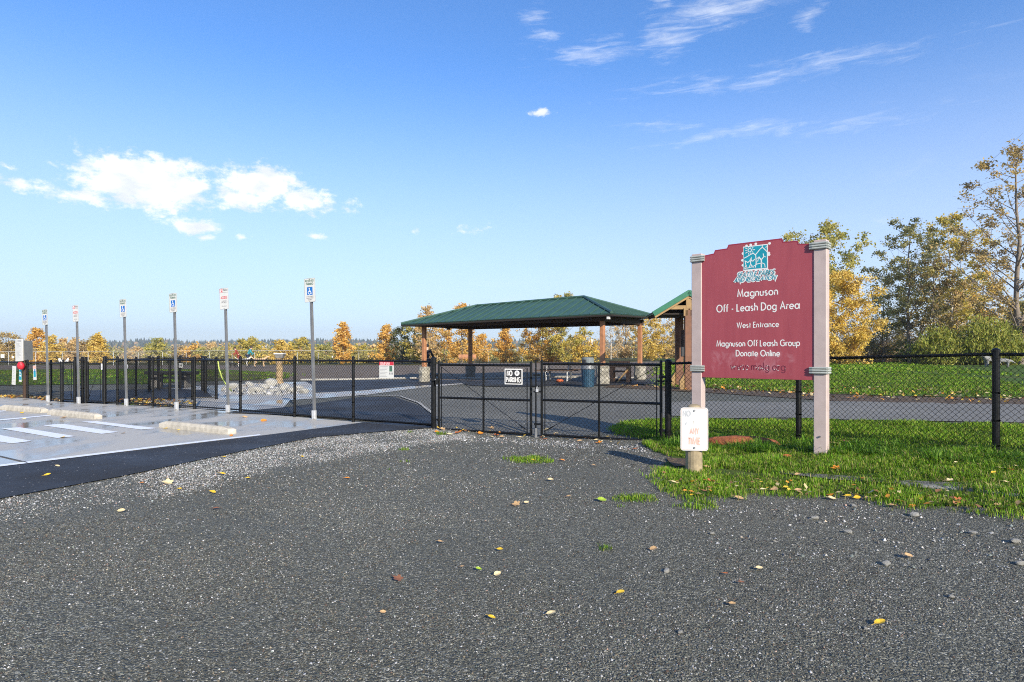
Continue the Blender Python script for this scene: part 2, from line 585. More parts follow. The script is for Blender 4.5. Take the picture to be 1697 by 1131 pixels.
M['bin_grey'] = mat('grey_plastic_lid', (0.15, 0.17, 0.17), 0.5)
M['orange'] = mat('orange_plastic', (0.75, 0.14, 0.03), 0.5)
M['brick_wood'] = mat('rotten_red_log', (0.27, 0.085, 0.035), 0.9, var=0.5, scale=14, bump=0.9, bscale=30, bdist=0.02)
M['hose'] = mat('yellow_green_hose', (0.55, 0.66, 0.15), 0.5)
M['skin'] = mat('skin', (0.55, 0.34, 0.25), 0.6)
M['hair_dark'] = mat('dark_hair', (0.04, 0.025, 0.018), 0.7)
M['cloth_teal'] = mat('teal_jacket', (0.03, 0.22, 0.26), 0.8)
M['cloth_maroon'] = mat('maroon_jacket', (0.22, 0.045, 0.03), 0.8)
M['cloth_black'] = mat('black_clothing', (0.015, 0.015, 0.018), 0.8)
M['cloth_navy'] = mat('navy_trousers', (0.03, 0.04, 0.07), 0.8)
M['fur_white'] = mat('white_fur', (0.58, 0.55, 0.48), 0.9, bump=0.5, bscale=60)
M['fur_tan'] = mat('tan_fur', (0.55, 0.38, 0.22), 0.9, bump=0.5, bscale=60)
M['fur_grey'] = mat('grey_shaggy_fur', (0.22, 0.22, 0.21), 0.9, bump=0.6, bscale=50)
M['fur_black'] = mat('black_fur', (0.02, 0.02, 0.02), 0.8)
M['wall_white'] = mat('white_cladding', (0.62, 0.60, 0.56), 0.6, var=0.06)
M['window_dark'] = mat('dark_window_glass', (0.05, 0.06, 0.07), 0.15)
M['red_bag'] = mat('red_plastic', (0.50, 0.02, 0.035), 0.5)
M['plastic_white'] = mat('white_plastic_bag', (0.8, 0.8, 0.8), 0.4)
M['slab_shade'] = mat('black_slab_and_shade', (0.014, 0.014, 0.016), 0.6)  # shared by the bench slabs and the painted shade on the pen ground


def mat_board():
    m, n, b = mat_base('faded_maroon_board')
    tc = n.new('ShaderNodeTexCoord'); O = tc.outputs['Object']
    l = n.noise(n.scale(O, (6, 1, 0.7)), 2.0, 6, 0.6)
    c = n.mix(n.rng(l, 0.3, 0.7), (0.32, 0.060, 0.076), (0.37, 0.075, 0.090))
    sp = n.new('ShaderNodeSeparateXYZ'); n.put(sp.inputs[0], O)
    # wiped, scratched haze in the lower third (wear)
    band = n.math('MULTIPLY', n.rng(sp.outputs[2], 1.10, 1.20, 0, 1, 'SMOOTHSTEP'), n.rng(sp.outputs[2], 1.48, 1.40, 0, 1, 'SMOOTHSTEP'))
    band = n.math('MULTIPLY', band, n.math('MULTIPLY', n.rng(sp.outputs[0], 0.20, 0.26, 0, 1), n.rng(sp.outputs[0], 1.38, 1.30, 0, 1)))
    wipe = n.rng(n.noise(n.scale(O, (2.2, 1, 1.6)), 2.4, 7, 0.7, 0.8), 0.48, 0.75, 0, 0.55)
    c = n.mix(n.math('MULTIPLY', band, wipe), c, (0.56, 0.30, 0.33))
    top = n.rng(n.noise(O, 38, 5, 0.8), 0.70, 0.78, 0, 0.6)
    c = n.mix(n.math('MULTIPLY', top, n.rng(n.noise(O, 1.7, 3), 0.5, 0.65)), c, (0.55, 0.36, 0.36))
    n.put(b.inputs['Base Color'], c)
    n.put(b.inputs['Roughness'], n.rng(l, 0.3, 0.7, 0.38, 0.5))
    b.inputs['Specular IOR Level'].default_value = 0.4
    return m


M['board'] = mat_board()
M['board_edge'] = mat('maroon_board_edge', (0.30, 0.03, 0.055), 0.5)
M['faded_ink'] = mat('dark_maroon_ghost_lettering', (0.15, 0.02, 0.04), 0.55)
M['faded_red'] = mat('sun_bleached_red', (0.62, 0.36, 0.30), 0.6, var=0.2, scale=20)
M['faded_grey'] = mat('sun_bleached_grey', (0.36, 0.38, 0.40), 0.6, var=0.12, scale=20)
M['faded_white'] = mat('bleached_white_sheet', (0.52, 0.52, 0.53), 0.5, var=0.06, scale=12)
# ------------------------------------------------------------------ the ground and its sheets
def axis_lines(lo, hi):
    out = []
    v = 0.0
    while v < 16: out.append(v); v += 0.4
    while v < 90: out.append(v); v += 2.0
    while v < 400: out.append(v); v += 30
    while v < 3600: out.append(v); v += 400
    full = sorted(set([-q for q in out] + out))
    return [q for q in full if lo < q < hi]


def sheet(name, poly, off, m, kind='structure', label=None, cat=None, edge=0.0):
    """a ground sheet that follows the terrain, cut along the common grid"""
    if edge:
        p2 = []
        for i, a in enumerate(poly):
            b = poly[(i + 1) % len(poly)]
            L = math.hypot(b[0] - a[0], b[1] - a[1])
            k = max(1, min(60, int(L / 0.25)))
            for j in range(k):
                t = j / k
                x, y = a[0] + (b[0] - a[0]) * t, a[1] + (b[1] - a[1]) * t
                s = edge * (0.4 + 0.05 * y)
                p2.append((x + random.uniform(-s, s), y + random.uniform(-s, s)))
        poly = p2
    bm = bmesh.new()
    vs = [bm.verts.new((x, y, 0)) for x, y in poly]
    f = bm.faces.new(vs)
    bmesh.ops.triangulate(bm, faces=[f])
    xs = [p[0] for p in poly]; ys = [p[1] for p in poly]
    for k in axis_lines(min(xs), max(xs)):
        bmesh.ops.bisect_plane(bm, geom=bm.verts[:] + bm.edges[:] + bm.faces[:], plane_co=(k, 0, 0), plane_no=(1, 0, 0))
    for k in axis_lines(min(ys), max(ys)):
        bmesh.ops.bisect_plane(bm, geom=bm.verts[:] + bm.edges[:] + bm.faces[:], plane_co=(0, k, 0), plane_no=(0, 1, 0))
    for v in bm.verts:
        v.co.z = g(v.co.x, v.co.y) + off
    bmesh.ops.triangulate(bm, faces=bm.faces[:])
    bmesh.ops.recalc_face_normals(bm, faces=bm.faces)
    if bm.faces and sum(f.normal.z for f in bm.faces) < 0:
        bmesh.ops.reverse_faces(bm, faces=bm.faces[:])
    me = bpy.data.meshes.new(name)
    bm.to_mesh(me); bm.free()
    me.shade_smooth()
    o = link(name, me, m)
    return tag(o, label, cat, kind=kind)


def pp(*px):
    return [P(a, b) for a, b in px]


sheet('ground', [(-3500, -60), (3500, -60), (3500, 3500), (-3500, 3500)], 0, M['gravel'])
# the far field: brown mulch, then grass
sheet('mulch_field', pp((330, 632), (500, 630.5), (660, 628.5), (960, 628), (1060, 629)) + [(22, 46), (34, 62), (10, 72), (-60, 72), (-80, 50), (-40, 42), P(300, 618)], 0.012, M['bark'], edge=0.02)
sheet('rough_grass_field', [(-160, 72.5), (40, 72.5), (60, 190), (-220, 190)], 0.012, M['turf_dry'])
sheet('far_lawn', pp((-40, 640), (240, 637), (334, 632), (400, 631), (478, 628), (476, 619), (360, 613), (200, 612), (-60, 614)), 0.024, M['turf'], edge=0.03)
sheet('olive_lawn_edge', pp((338, 631), (400, 630), (472, 627), (474, 620), (345, 615)), 0.036, M['turf_dry'], edge=0.02)
sheet('leafy_soil_strip', pp((1000, 643), (1180, 652), (1420, 668), (1697, 673), (1790, 676), (1790, 655), (1420, 648), (1100, 640), (1010, 638)), 0.016, M['litter'], edge=0.03)
sheet('hill_meadow', pp((1095, 641), (1200, 645), (1320, 652), (1450, 657), (1697, 662), (1850, 664)) + [(60, 40), (110, 75), (90, 130), (28, 130), (17, 60)], 0.028, M['turf'], edge=0.03)
sheet('gravel_path', pp((1105, 668), (1300, 668), (1420, 666), (1697, 671), (1850, 673), (1850, 709), (1697, 702), (1400, 697), (1200, 695), (1105, 690)), 0.016, M['gravel_path'], edge=0.02)
# paving beyond the fence
sheet('concrete_apron', pp((236, 650), (330, 640), (480, 634), (640, 629.8), (760, 634), (770, 637), (700, 643), (600, 656), (480, 664), (470, 676), (400, 683), (330, 678), (250, 672)), 0.012, M['concrete_wet'], edge=0)
sheet('asphalt_court', pp((505, 632.5), (560, 631.5), (690, 630), (765, 631), (860, 629), (1050, 629.5), (1130, 632), (1100, 637), (1000, 640), (780, 640), (765, 636), (690, 640), (600, 648), (520, 652), (520, 640)), 0.022, M['asphalt'], edge=0)
sheet('asphalt_path', pp((372, 686), (480, 676), (600, 659), (655, 660), (690, 672), (716, 690), (722, 708), (585, 697), (488, 690)), 0.026, M['asphalt'])
for i, (ln, w) in enumerate([([(590, 656.5), (660, 658.5), (692, 670), (714, 688)], 0.13)]):
    pts = pp(*ln)
    poly = pts + [(x + w * 0.4, y + w * 0.9) for x, y in reversed(pts)]
    sheet('concrete_edging', poly, 0.038, M['concrete_pale'])
sheet('gravel_yard', pp((700, 641), (860, 641), (1010, 641), (1098, 641), (1104, 668), (1100, 694), (1030, 700), (1012, 716), (960, 724), (880, 722), (725, 711), (716, 690), (690, 672), (655, 660), (640, 656)), 0.008, M['gravel_yard'], edge=0.03)
sheet('shade_patch', pp((104, 667), (172, 669), (178, 657), (240, 660), (290, 662), (352, 660), (340, 648), (290, 646), (170, 648), (106, 650)), 0.03, M['slab_shade'])  # flat dark sheet standing in for shadow on the pen asphalt
# the lot in front
edge_top = [(-260, 802), (0, 775), (430, 723.5), (585, 703.5), (600, 701)]
edge_bot = [(722, 709), (690, 712), (640, 715.5), (520, 726), (400, 749), (200, 791), (0, 828), (-260, 880)]
sheet('parking_slab', pp(*edge_top) + pp((588, 700.5), (488, 692), (398, 684.5), (322, 678.5), (253, 675), (194, 671.5), (102, 667.5), (45, 661), (-120, 655), (-500, 655)) + [(-30, 11), (-30, 4)], 0.012, M['concrete_wet'])
sheet('asphalt_strip', pp(*edge_top) + pp((715, 703)) + pp(*edge_bot), 0.012, M['asphalt'], edge=0.0)


def paint(px, m='paint', off=0.018, nm='painted_stripe'):
    return sheet(nm, pp(*px), off, M[m])


paint([(134, 700.4), (159, 699.8), (261, 711.6), (233, 713.7)])
paint([(69, 706.6), (102, 704), (196, 717.8), (168, 721)])
paint([(1.5, 712), (32, 710), (125, 725), (94, 728)])
paint([(-60, 717), (-36, 716), (0, 723), (52, 733), (19, 737), (-20, 731)])
paint([(0, 696.6), (84, 689.0), (84, 690.4), (0, 698.6), (-150, 712), (-150, 710)])
paint([(-20, 683.4), (9, 681.8), (9, 683.2), (-20, 685)])
paint([(-260, 799), (0, 772.6), (250, 742.3), (430, 721.6), (432, 723.2), (250, 745), (0, 775.6), (-260, 802)], nm='edge_line')
paint([(-60, 745), (0, 757.5), (46, 768.5), (44, 769.5), (0, 759), (-60, 746.5)], 'joint', nm='slab_joint')
sheet('grass_verge', pp((1008, 712), (1030, 700), (1100, 694), (1250, 698), (1420, 699), (1697, 706), (1900, 712), (1900, 866), (1697, 846), (1560, 840), (1440, 822), (1360, 814), (1250, 811), (1180, 824), (1125, 822), (1100, 800), (1104, 765), (1112, 745), (1080, 731)), 0.012, M['turf'], edge=0.10)
sheet('bare_soil', pp((1104, 760), (1142, 763), (1144, 774), (1120, 776), (1104, 769)), 0.022, M['litter'], edge=0.05)
sheet('bare_soil', pp((1290, 784), (1400, 793), (1480, 800), (1600, 806), (1700, 812), (1700, 822), (1600, 815), (1480, 806), (1380, 799), (1288, 788)), 0.03, M['gravel'], edge=0.02)
# concrete kerbs (low, half sunk)


def kerb(name, pts, w, h, m, label, sink=0.06):
    """a chain of kerb stones, each stone a child"""
    a = pts[0]
    t = thing(name, label, 'kerb', (a[0], a[1], g(*a)))
    total = 0
    for i in range(len(pts) - 1):
        p, q = pts[i], pts[i + 1]
        L = math.hypot(q[0] - p[0], q[1] - p[1]); k = max(1, round(L / 2.4))
        for j in range(k):
            s0, s1 = j / k, (j + 1) / k
            A = (p[0] + (q[0] - p[0]) * s0, p[1] + (q[1] - p[1]) * s0); B = (p[0] + (q[0] - p[0]) * s1, p[1] + (q[1] - p[1]) * s1)
            mx, my = (A[0] + B[0]) / 2, (A[1] + B[1]) / 2
            mb = MB().box((0, 0, h / 2 - sink / 2), (L / k - 0.015, w, h + sink))
            ang = math.atan2(B[1] - A[1], B[0] - A[0])
            pit = -math.atan2(g(*B) - g(*A), L / k)
            part('kerb_stone', mb, m, t, bev=0.015, loc=(mx - a[0], my - a[1], g(mx, my) - g(*a)), rot=(0, pit, ang))
    return t


kerb('kerb', pp((498, 630.5), (560, 630), (660, 628), (690, 627.8)), 0.22, 0.07, M['concrete_pale'], 'low pale concrete kerb between the brown mulch field and the court, left of the shelter')
kerb('kerb', pp((762, 627), (860, 626.6), (960, 626.8), (1052, 627.5)), 0.22, 0.07, M['concrete_pale'], 'low pale concrete kerb running behind the shelter posts')
kerb('kerb', pp((1492, 806), (1600, 814), (1700, 827), (1850, 846)), 0.10, 0.035, M['concrete_old'], 'sunken grey concrete kerb half buried in the grass verge at lower right')


# ------------------------------------------------------------------ chain link
def chain_link(length, z0, z1, zb0=0.0, zb1=0.0, step=0.035, r=0.0037, zt0=None, zt1=None, n=3):
    """zigzag wires in the local x-z plane, x from 0 to length, knuckles at both ends"""
    K = max(1, int(round(length / step)))
    h = length / K
    J = int(round((z1 - z0) / step))
    rows = np.arange(J + 1)
    V = []; F = []
    base = 0
    ang = np.arange(n) * 2 * PI / n + PI / 2
    for k in range(K):
        x = np.where((rows + k) % 2 == 0, k * h, (k + 1) * h)
        side = np.where((rows + k) % 2 == 0, -1.0, 1.0)
        t = x / length
        z = z0 + rows * (z1 - z0) / J + zb0 + (zb1 - zb0) * t
        yy = side * r * 0.9
        pts = np.stack([x + side * 0.0006, yy, z], 1)
        # knuckles
        d = np.array([h * 0.5, 0, step * 0.55])
        pts = np.concatenate([pts, pts[-1:] + np.array([[h * .35 * (-side[-1]), 0, step * .45]])])
        m = len(pts)
        ring = pts[:, None, :] + np.stack([np.cos(ang) * r, np.sin(ang) * r, np.zeros(n)], 1)[None]
        V.append(ring.reshape(-1, 3))
        i = np.arange(m - 1)[:, None] * n; a = np.arange(n)[None]; a2 = (a + 1) % n
        q = np.stack([i + a, i + a2, i + n + a2, i + n + a], -1).reshape(-1, 4) + base
        F.append(q)
        base += m * n
    return np_mesh('chain_link', np.concatenate(V), np.concatenate(F))


POST_R = 0.031


def pipe(L, r=0.03, n=12):
    return MB().tube([(0, 0, 0), (0, 0, L)], r, n)


def post_mesh(h, r=POST_R, cap=True):
    mb = MB().lathe((0, 0, -0.1), [(r, 0), (r, h + 0.1)] + ([(r * 1.12, h + 0.1), (r * 1.12, h + 0.12), (r * 0.8, h + 0.135), (r * 0.3, h + 0.145)] if cap else []), 14)
    return mb


def fence(name, label, pts, ztop, posts_r=None, mesh_step=0.035, mesh_bot=0.04, bottom_rail=True, group=None, rail_r=0.021, end_caps=None, zpost=0.05, wire_r=0.0037, wire_m=None, pipe_m=None, tension=True, zmax=0.028):
    """pts: list of (x, y); ztop: rail height above ground for each point (or one number)"""
    pipe_m = pipe_m or M['vinyl']; wire_m = wire_m or M['wire']
    if not hasattr(ztop, '__len__'): ztop = [ztop] * len(pts)
    x0, y0 = pts[0]; z0 = g(x0, y0)
    t = thing(name, label, 'fence', (x0, y0, z0), 0, group)
    for i, (x, y) in enumerate(pts):
        zz = g(x, y)
        rr = posts_r[i] if posts_r else POST_R
        if rr:
            part('post', post_mesh(ztop[i] + zpost, rr), pipe_m, t, smooth=False, loc=(x - x0, y - y0, zz - z0))
    for i in range(len(pts) - 1):
        a, b = pts[i], pts[i + 1]
        za, zb = g(*a), g(*b)
        L = math.hypot(b[0] - a[0], b[1] - a[1]); ang = math.atan2(b[1] - a[1], b[0] - a[0])
        A = Vector((a[0] - x0, a[1] - y0, za + ztop[i] - z0)); B = Vector((b[0] - x0, b[1] - y0, zb + ztop[i + 1] - z0))
        part('top_rail', MB().tube([A, B], rail_r, 10), pipe_m, t, smooth=False)
        if bottom_rail:
            A2 = Vector((A.x, A.y, za + 0.075 - z0)); B2 = Vector((B.x, B.y, zb + 0.075 - z0))
            part('bottom_rail', MB().tube([A2, B2], 0.018, 10), pipe_m, t)
        pr = (posts_r[i] if posts_r and posts_r[i] else POST_R); pr2 = (posts_r[i + 1] if posts_r and posts_r[i + 1] else POST_R)
        Lm = L - pr - pr2
        top = (ztop[i] + ztop[i + 1]) / 2
        me = chain_link(Lm, mesh_bot, top + zmax, 0, zb - za + (ztop[i + 1] - ztop[i]) * 0.0, mesh_step, wire_r)
        dx, dy = math.cos(ang), math.sin(ang)
        o = link('chain_link', me, wire_m, t, (a[0] - x0 + dx * pr + dy * 0.024, a[1] - y0 + dy * pr - dx * 0.024, za - z0), (0, 0, ang))
        o['kind'] = 'stuff'
        if tension:
            bands = MB()
            for q, rr in ((0, pr), (1, pr2)):
                px_, py_ = (a, b)[q]
                zq = (za, zb)[q] - z0
                for hz in (0.12, 0.42, 0.75, top - 0.05):
                    bands.lathe((px_ - x0, py_ - y0, zq + hz - 0.01), [(rr + 0.004, 0), (rr + 0.004, 0.02)], 10)
            part('tie_band', bands, pipe_m, t, kind='stuff')
    return t


def at(px, d):
    return ((px - 848) / 1000.0 * d, d)


F_left = [at(718, 11.5), at(585, 12.4), at(488, 13.35), at(398, 14.4), at(322, 15.25), at(253, 15.95), at(194, 16.5), at(173, 16.75)]
fence('chain_link_fence', 'long black chain-link fence behind the parking signs, left of the double gate', F_left,
      [1.27, 1.27, 1.26, 1.26, 1.25, 1.24, 1.24, 1.24], posts_r=[0.048] + [POST_R] * 6 + [0.045], group=None)
F_farleft = [at(102, 17.5), at(84, 17.9), at(45, 18.7), at(-20, 20.0), at(-95, 21.5)]
fence('chain_link_fence', 'lower black chain-link fence at the far left carrying paper notices', F_farleft, 1.12, posts_r=[0.045] + [POST_R] * 4, bottom_rail=False)
F_mid = [at(142, 17.0), at(136, 17.1), at(124, 17.25)]
fence('chain_link_fence', 'very short black fence stub between the two small gates', F_mid, 1.22, posts_r=[0.038, 0.038, 0.038], bottom_rail=False)
# pen behind the fence
pen = [at(194, 16.52), at(225, 19.3), at(247, 21.3), at(262, 22.4)]
fence('chain_link_fence', 'inner pen fence running back on the left of the painted shade patch', pen, 1.2, posts_r=[0, POST_R, 0.045, 0.045], bottom_rail=False, wire_r=.0018)
pen2 = [at(358, 18.4), at(340, 20.6), at(335, 21.8), at(298, 22.6), at(262, 22.42)]
fence('chain_link_fence', 'inner pen fence closing the far right corner of the pen', pen2, 1.2, posts_r=[0.04, 0.045, 0.045, 0.045, 0], bottom_rail=False, wire_r=.0018)
pen3 = [at(281, 17.9), at(318, 18.1), at(357, 18.38)]
fence('chain_link_fence', 'inner pen fence just behind the main fence, right of the painted shade patch', pen3, 1.2, posts_r=[0.04, 0.03, 0], bottom_rail=True, wire_r=.0018)
F_right = [at(1107, 9.8), at(1323, 8.84), at(1650, 7.2), (7.45, 5.3)]
fence('chain_link_fence', 'black chain-link fence on the grass verge at right, behind the big park sign', F_right, [1.26, 1.23, 1.21, 1.2],
      posts_r=[0.052, 0.04, 0.04, 0.04], bottom_rail=False, mesh_bot=0.02, zpost=0.03)


def gate(name, label, A, B, ztop, zbot, hinge, mid=True, brace=True, r=0.024, group=None, vertical=True):
    """gate leaf from A to B; hinge 0 = at A"""
    za = g(*A); L = math.hypot(B[0] - A[0], B[1] - A[1]); ang = math.atan2(B[1] - A[1], B[0] - A[0])
    zz = (g(*A) + g(*B)) / 2
    t = thing(name, label, 'gate', (A[0], A[1], zz), ang, group)
    for x in (0, L):
        part('frame_upright', MB().lathe((x, 0, zbot), [(r, 0), (r, ztop - zbot + 0.05), (r * 1.1, ztop - zbot + 0.05), (r * .5, ztop - zbot + 0.075)], 12), M['vinyl'], t)
    for z in ([ztop, zbot + 0.02] + ([(ztop + zbot) / 2 + 0.0] if mid else [])):
        part('frame_rail', MB().tube([(r * .5, 0, z), (L - r * .5, 0, z)], r * 0.92, 12), M['vinyl'], t)
    if vertical:
        part('frame_upright', MB().tube([(L / 2, 0, zbot + .02), (L / 2, 0, ztop)], r * 0.8, 12), M['vinyl'], t)
    me = chain_link(L - 0.12, zbot + 0.02, ztop + 0.02)
    o = link('chain_link', me, M['wire'], t, (0.06, -0.022, 0)); o['kind'] = 'stuff'
    if brace:
        a, b = ((0.05, ztop - 0.03), (L - 0.05, zbot + 0.08)) if hinge == 0 else ((L - 0.05, ztop - 0.03), (0.05, zbot + 0.08))
        part('brace_rod', MB().tube([(a[0], -0.03, a[1]), (b[0], -0.03, b[1])], 0.0055, 6), M['vinyl'], t)
        part('turnbuckle', MB().box((b[0] * .94 + a[0] * .06, -0.03, b[1] * .94 + a[1] * .06), (0.13, 0.02, 0.02), ry=math.atan2(a[1] - b[1], b[0] - a[0])), M['vinyl'], t)
    part('tension_bar', MB().box((0.065, -0.024, (ztop + zbot) / 2), (0.018, 0.006, ztop - zbot - 0.08)), M['vinyl'], t)
    part('tension_bar', MB().box((L - 0.065, -0.024, (ztop + zbot) / 2), (0.018, 0.006, ztop - zbot - 0.08)), M['vinyl'], t)
    hx = -0.05 if hinge == 0 else L + 0.05
    for z in (zbot + 0.2, ztop - 0.2):
        mb = MB().lathe((hx * 0.0 + (0 if hinge == 0 else L), 0, z - .025), [(r + .008, 0), (r + .008, 0.05)], 10).box((hx, 0, z), (0.10, 0.03, 0.035))
        part('hinge', mb, M['vinyl'], t)
    return t


gl = gate('double_gate_leaf', 'left leaf of the wide black chain-link gate with the no parking plate on it', at(727, 11.44), at(879.5, 10.72), 1.24, 0.0, 0)
gr_ = gate('double_gate_leaf', 'right leaf of the wide black chain-link gate, in front of the blue bin', at(897.5, 10.64), at(1095, 9.84), 1.27, 0.0, 1)
# drop rod with latch between the leaves
dr = thing('drop_rod', 'tall black drop rod with latch standing between the two gate leaves', 'gate latch', (*at(888.5, 10.62), g(*at(888.5, 10.62))), math.atan2(-.42, 1))
part('rod', MB().tube([(0, -0.03, -0.03), (0, -0.03, 1.36)], 0.014, 10), M['vinyl'], dr)
part('keeper_tube', MB().tube([(0, -0.03, -0.02), (0, -0.03, 0.17)], 0.026, 10), M['galv'], dr)
part('collar', MB().box((0.03, -0.03, 0.24), (0.11, 0.04, 0.035)), M['vinyl'], dr)
for lx_, lz_, lw_ in ((-.02, .90, .17), (.03, .81, .13), (.02, 1.1, .12)): part('latch_fork', MB().box((lx_, -0.045, lz_), (lw_, 0.025, 0.03)), M['vinyl'], dr)
part('padlock', MB().box((0.035, -0.06, 0.83), (0.045, 0.022, 0.055)).tube([(0.02, -0.06, 0.855), (0.02, -0.06, 0.885), (0.035, -0.06, 0.90), (0.05, -0.06, 0.885), (0.05, -0.06, 0.855)], 0.005, 6), M['galv_pale'], dr, bev=0.004)
# hasp at the left gate post, chain at the right
hs = thing('gate_hasp', 'black pipe hasp joining the left gate leaf to its thick post', 'gate latch', (*at(722, 11.45), g(*at(722, 11.45))), 0)
part('clamp', MB().box((0, -0.03, 0.93), (0.16, 0.03, 0.035)).box((0.02, -0.05, 0.9), (0.05, 0.03, 0.12)), M['vinyl'], hs)
part('bolt', MB().tube([(0, -0.06, 0.94), (0, -0.09, 0.94)], 0.012, 6), M['galv'], hs)
hs = thing('gate_chain', 'black chain loop holding the right gate leaf against its post', 'chain', (*at(1101, 9.78), g(*at(1101, 9.78))), math.atan2(-.42, 1))
cm = MB()
for k in range(14):
    a = 2 * PI * k / 14
    cm.lathe((0.11 * math.cos(a), 0.06 * math.sin(a) - 0.0, 0.965 + 0.006 * (k % 2)), [(0.013, 0), (0.013, 0.022)], 6)
part('chain_links', cm, M['vinyl'], hs, kind='stuff')
# small gates at the left
gate('small_gate', 'small black walk gate left of the signposts, nearest the red bag', at(104, 17.45), at(122, 17.27), 1.15, 0.06, 0, mid=False, vertical=False, r=0.02)
gate('small_gate', 'small black walk gate into the pen, right of the short fence stub', at(145, 16.98), at(170, 16.8), 1.12, 0.06, 1, mid=False, vertical=False, r=0.02)
gate('small_gate', 'inner black walk gate standing far back on the painted shade patch of the pen', at(264, 22.38), at(296, 22.58), 1.15, 0.06, 1, mid=False, vertical=False, r=0.02)


# ------------------------------------------------------------------ stroke lettering (geometric sans)
def arc(cx, cy, r, a0, a1, ry=None, n=None):
    ry = ry or r
    n = n or max(4, int(abs(a1 - a0) / 18))
    return [(cx + r * math.cos(R(a0 + (a1 - a0) * k / n)), cy + ry * math.sin(R(a0 + (a1 - a0) * k / n))) for k in range(n + 1)]


X = 0.62
GL = {
    'a': (.80, [arc(.31, .31, .31, 0, 360), [(.68, -.02), (.68, .66)]]),
    'b': (.72, [arc(.31, .31, .31, 0, 360), [(0, 0), (0, 1.05)]]),
    'c': (.60, [arc(.31, .31, .31, 48, 312)]),
    'd': (.78, [arc(.31, .31, .31, 0, 360), [(.67, 0), (.67, 1.05)]]),
    'e': (.70, [[(.01, .31), (.61, .31)] + arc(.31, .31, .31, 5, 320)]),
    'f': (.36, [[(.12, 0), (.12, .84)] + arc(.27, .86, .15, 170, 60), [(0, X), (.32, X)]]),
    'g': (.72, [arc(.31, .31, .31, 0, 360), [(.62, X), (.62, -.02)] + arc(.31, -.02, .31, 0, -150, .28)]),
    'h': (.60, [[(0, 0), (0, 1.05)], arc(.24, .38, .24, 180, 0) + [(.48, 0)]]),
    'i': (.12, [[(0, 0), (0, X)], [(0, .80), (0, .87)]]),
    'l': (.12, [[(0, 0), (0, 1.05)]]),
    'm': (.94, [[(0, 0), (0, X)], arc(.20, .42, .20, 180, 0) + [(.40, 0)], arc(.60, .42, .20, 180, 0) + [(.80, 0)]]),
    'n': (.60, [[(0, 0), (0, X)], arc(.24, .38, .24, 180, 0) + [(.48, 0)]]),
    'o': (.72, [arc(.31, .31, .31, 0, 360)]),
    'p': (.72, [arc(.31, .31, .31, 0, 360), [(0, X), (0, -.34)]]),
    'r': (.34, [[(0, 0), (0, X)], arc(.22, .38, .22, 180, 65)]),
    's': (.48, [arc(.19, .46, .16, 50, 270) [:] + arc(.19, .155, .155, 90, -140)]),
    't': (.36, [[(.14, 0), (.14, .88)], [(0, X), (.30, X)]]),
    'u': (.60, [[(0, X), (0, .24)] + arc(.24, .24, .24, 180, 360) + [(.48, X)], [(.48, .3), (.48, 0)]]),
    'w': (.92, [[(0, X), (.2, 0), (.4, X), (.6, 0), (.8, X)]]),
    '.': (.16, [[(.0, 0), (.0, .07)]]),
    '-': (.42, [[(.04, .33), (.32, .33)]]),
    ':': (.16, [[(0, 0), (0, .07)], [(0, .45), (0, .52)]]),
    'A': (.86, [[(0, 0), (.38, 1), (.76, 0)], [(.13, .33), (.63, .33)]]),
    'B': (.60, [[(0, 0), (0, 1), (.2, 1)] + arc(.2, .76, .24, 90, -90) + [(0, .52), (.24, .52)] + arc(.24, .26, .26, 90, -90) + [(0, 0)]]),
    'F': (.52, [[(.44, 1), (0, 1), (0, 0)], [(0, .52), (.40, .52)]]),
    'H': (.80, [[(0, 0), (0, 1)], [(.68, 0), (.68, 1)], [(0, .52), (.68, .52)]]),
    'C': (.88, [arc(.5, .5, .5, 48, 312)]),
    'D': (.84, [[(0, 0), (0, 1), (.25, 1)] + arc(.25, .5, .48, 90, -90, .5) + [(0, 0)]]),
    'E': (.56, [[(.46, 1), (0, 1), (0, 0), (.46, 0)], [(0, .52), (.42, .52)]]),
    'G': (1.02, [arc(.5, .5, .5, 48, 360) + [(.56, .5)]]),
    'I': (.14, [[(0, 0), (0, 1)]]),
    'J': (.4, [[(.28, 1), (.28, .2)] + arc(.12, .2, .16, 0, -130)]),
    'K': (.68, [[(0, 0), (0, 1)], [(.54, 1), (.02, .45), (.58, 0)]]),
    'L': (.50, [[(0, 1), (0, 0), (.40, 0)]]),
    'M': (1.0, [[(0, 0), (.12, 1), (.45, .12), (.78, 1), (.90, 0)]]),
    'N': (.84, [[(0, 0), (0, 1), (.72, 0), (.72, 1)]]),
    'O': (1.1, [arc(.5, .5, .5, 0, 360)]),
    'P': (.60, [[(0, 0), (0, 1), (.22, 1)] + arc(.22, .73, .27, 90, -90) + [(0, .46)]]),
    'Q': (1.1, [arc(.5, .5, .5, 0, 360), [(.6, .3), (.95, 0)]]),
    'R': (.64, [[(0, 0), (0, 1), (.22, 1)] + arc(.22, .73, .27, 90, -90) + [(0, .46)], [(.24, .46), (.54, 0)]]),
    'S': (.62, [arc(.26, .745, .235, 40, 270, .245) + arc(.26, .25, .26, 90, -145, .25)]),
    'T': (.58, [[(.27, 0), (.27, 1)], [(0, 1), (.54, 1)]]),
    'U': (.76, [[(0, 1), (0, .3)] + arc(.31, .3, .31, 180, 360, .3) + [(.62, 1)]]),
    'V': (.78, [[(0, 1), (.35, 0), (.7, 1)]]),
    'W': (1.2, [[(0, 1), (.27, 0), (.54, 1), (.81, 0), (1.08, 1)]]),
    'Y': (.70, [[(.31, 0), (.31, .45)], [(0, 1), (.31, .45), (.62, 1)]]),
}


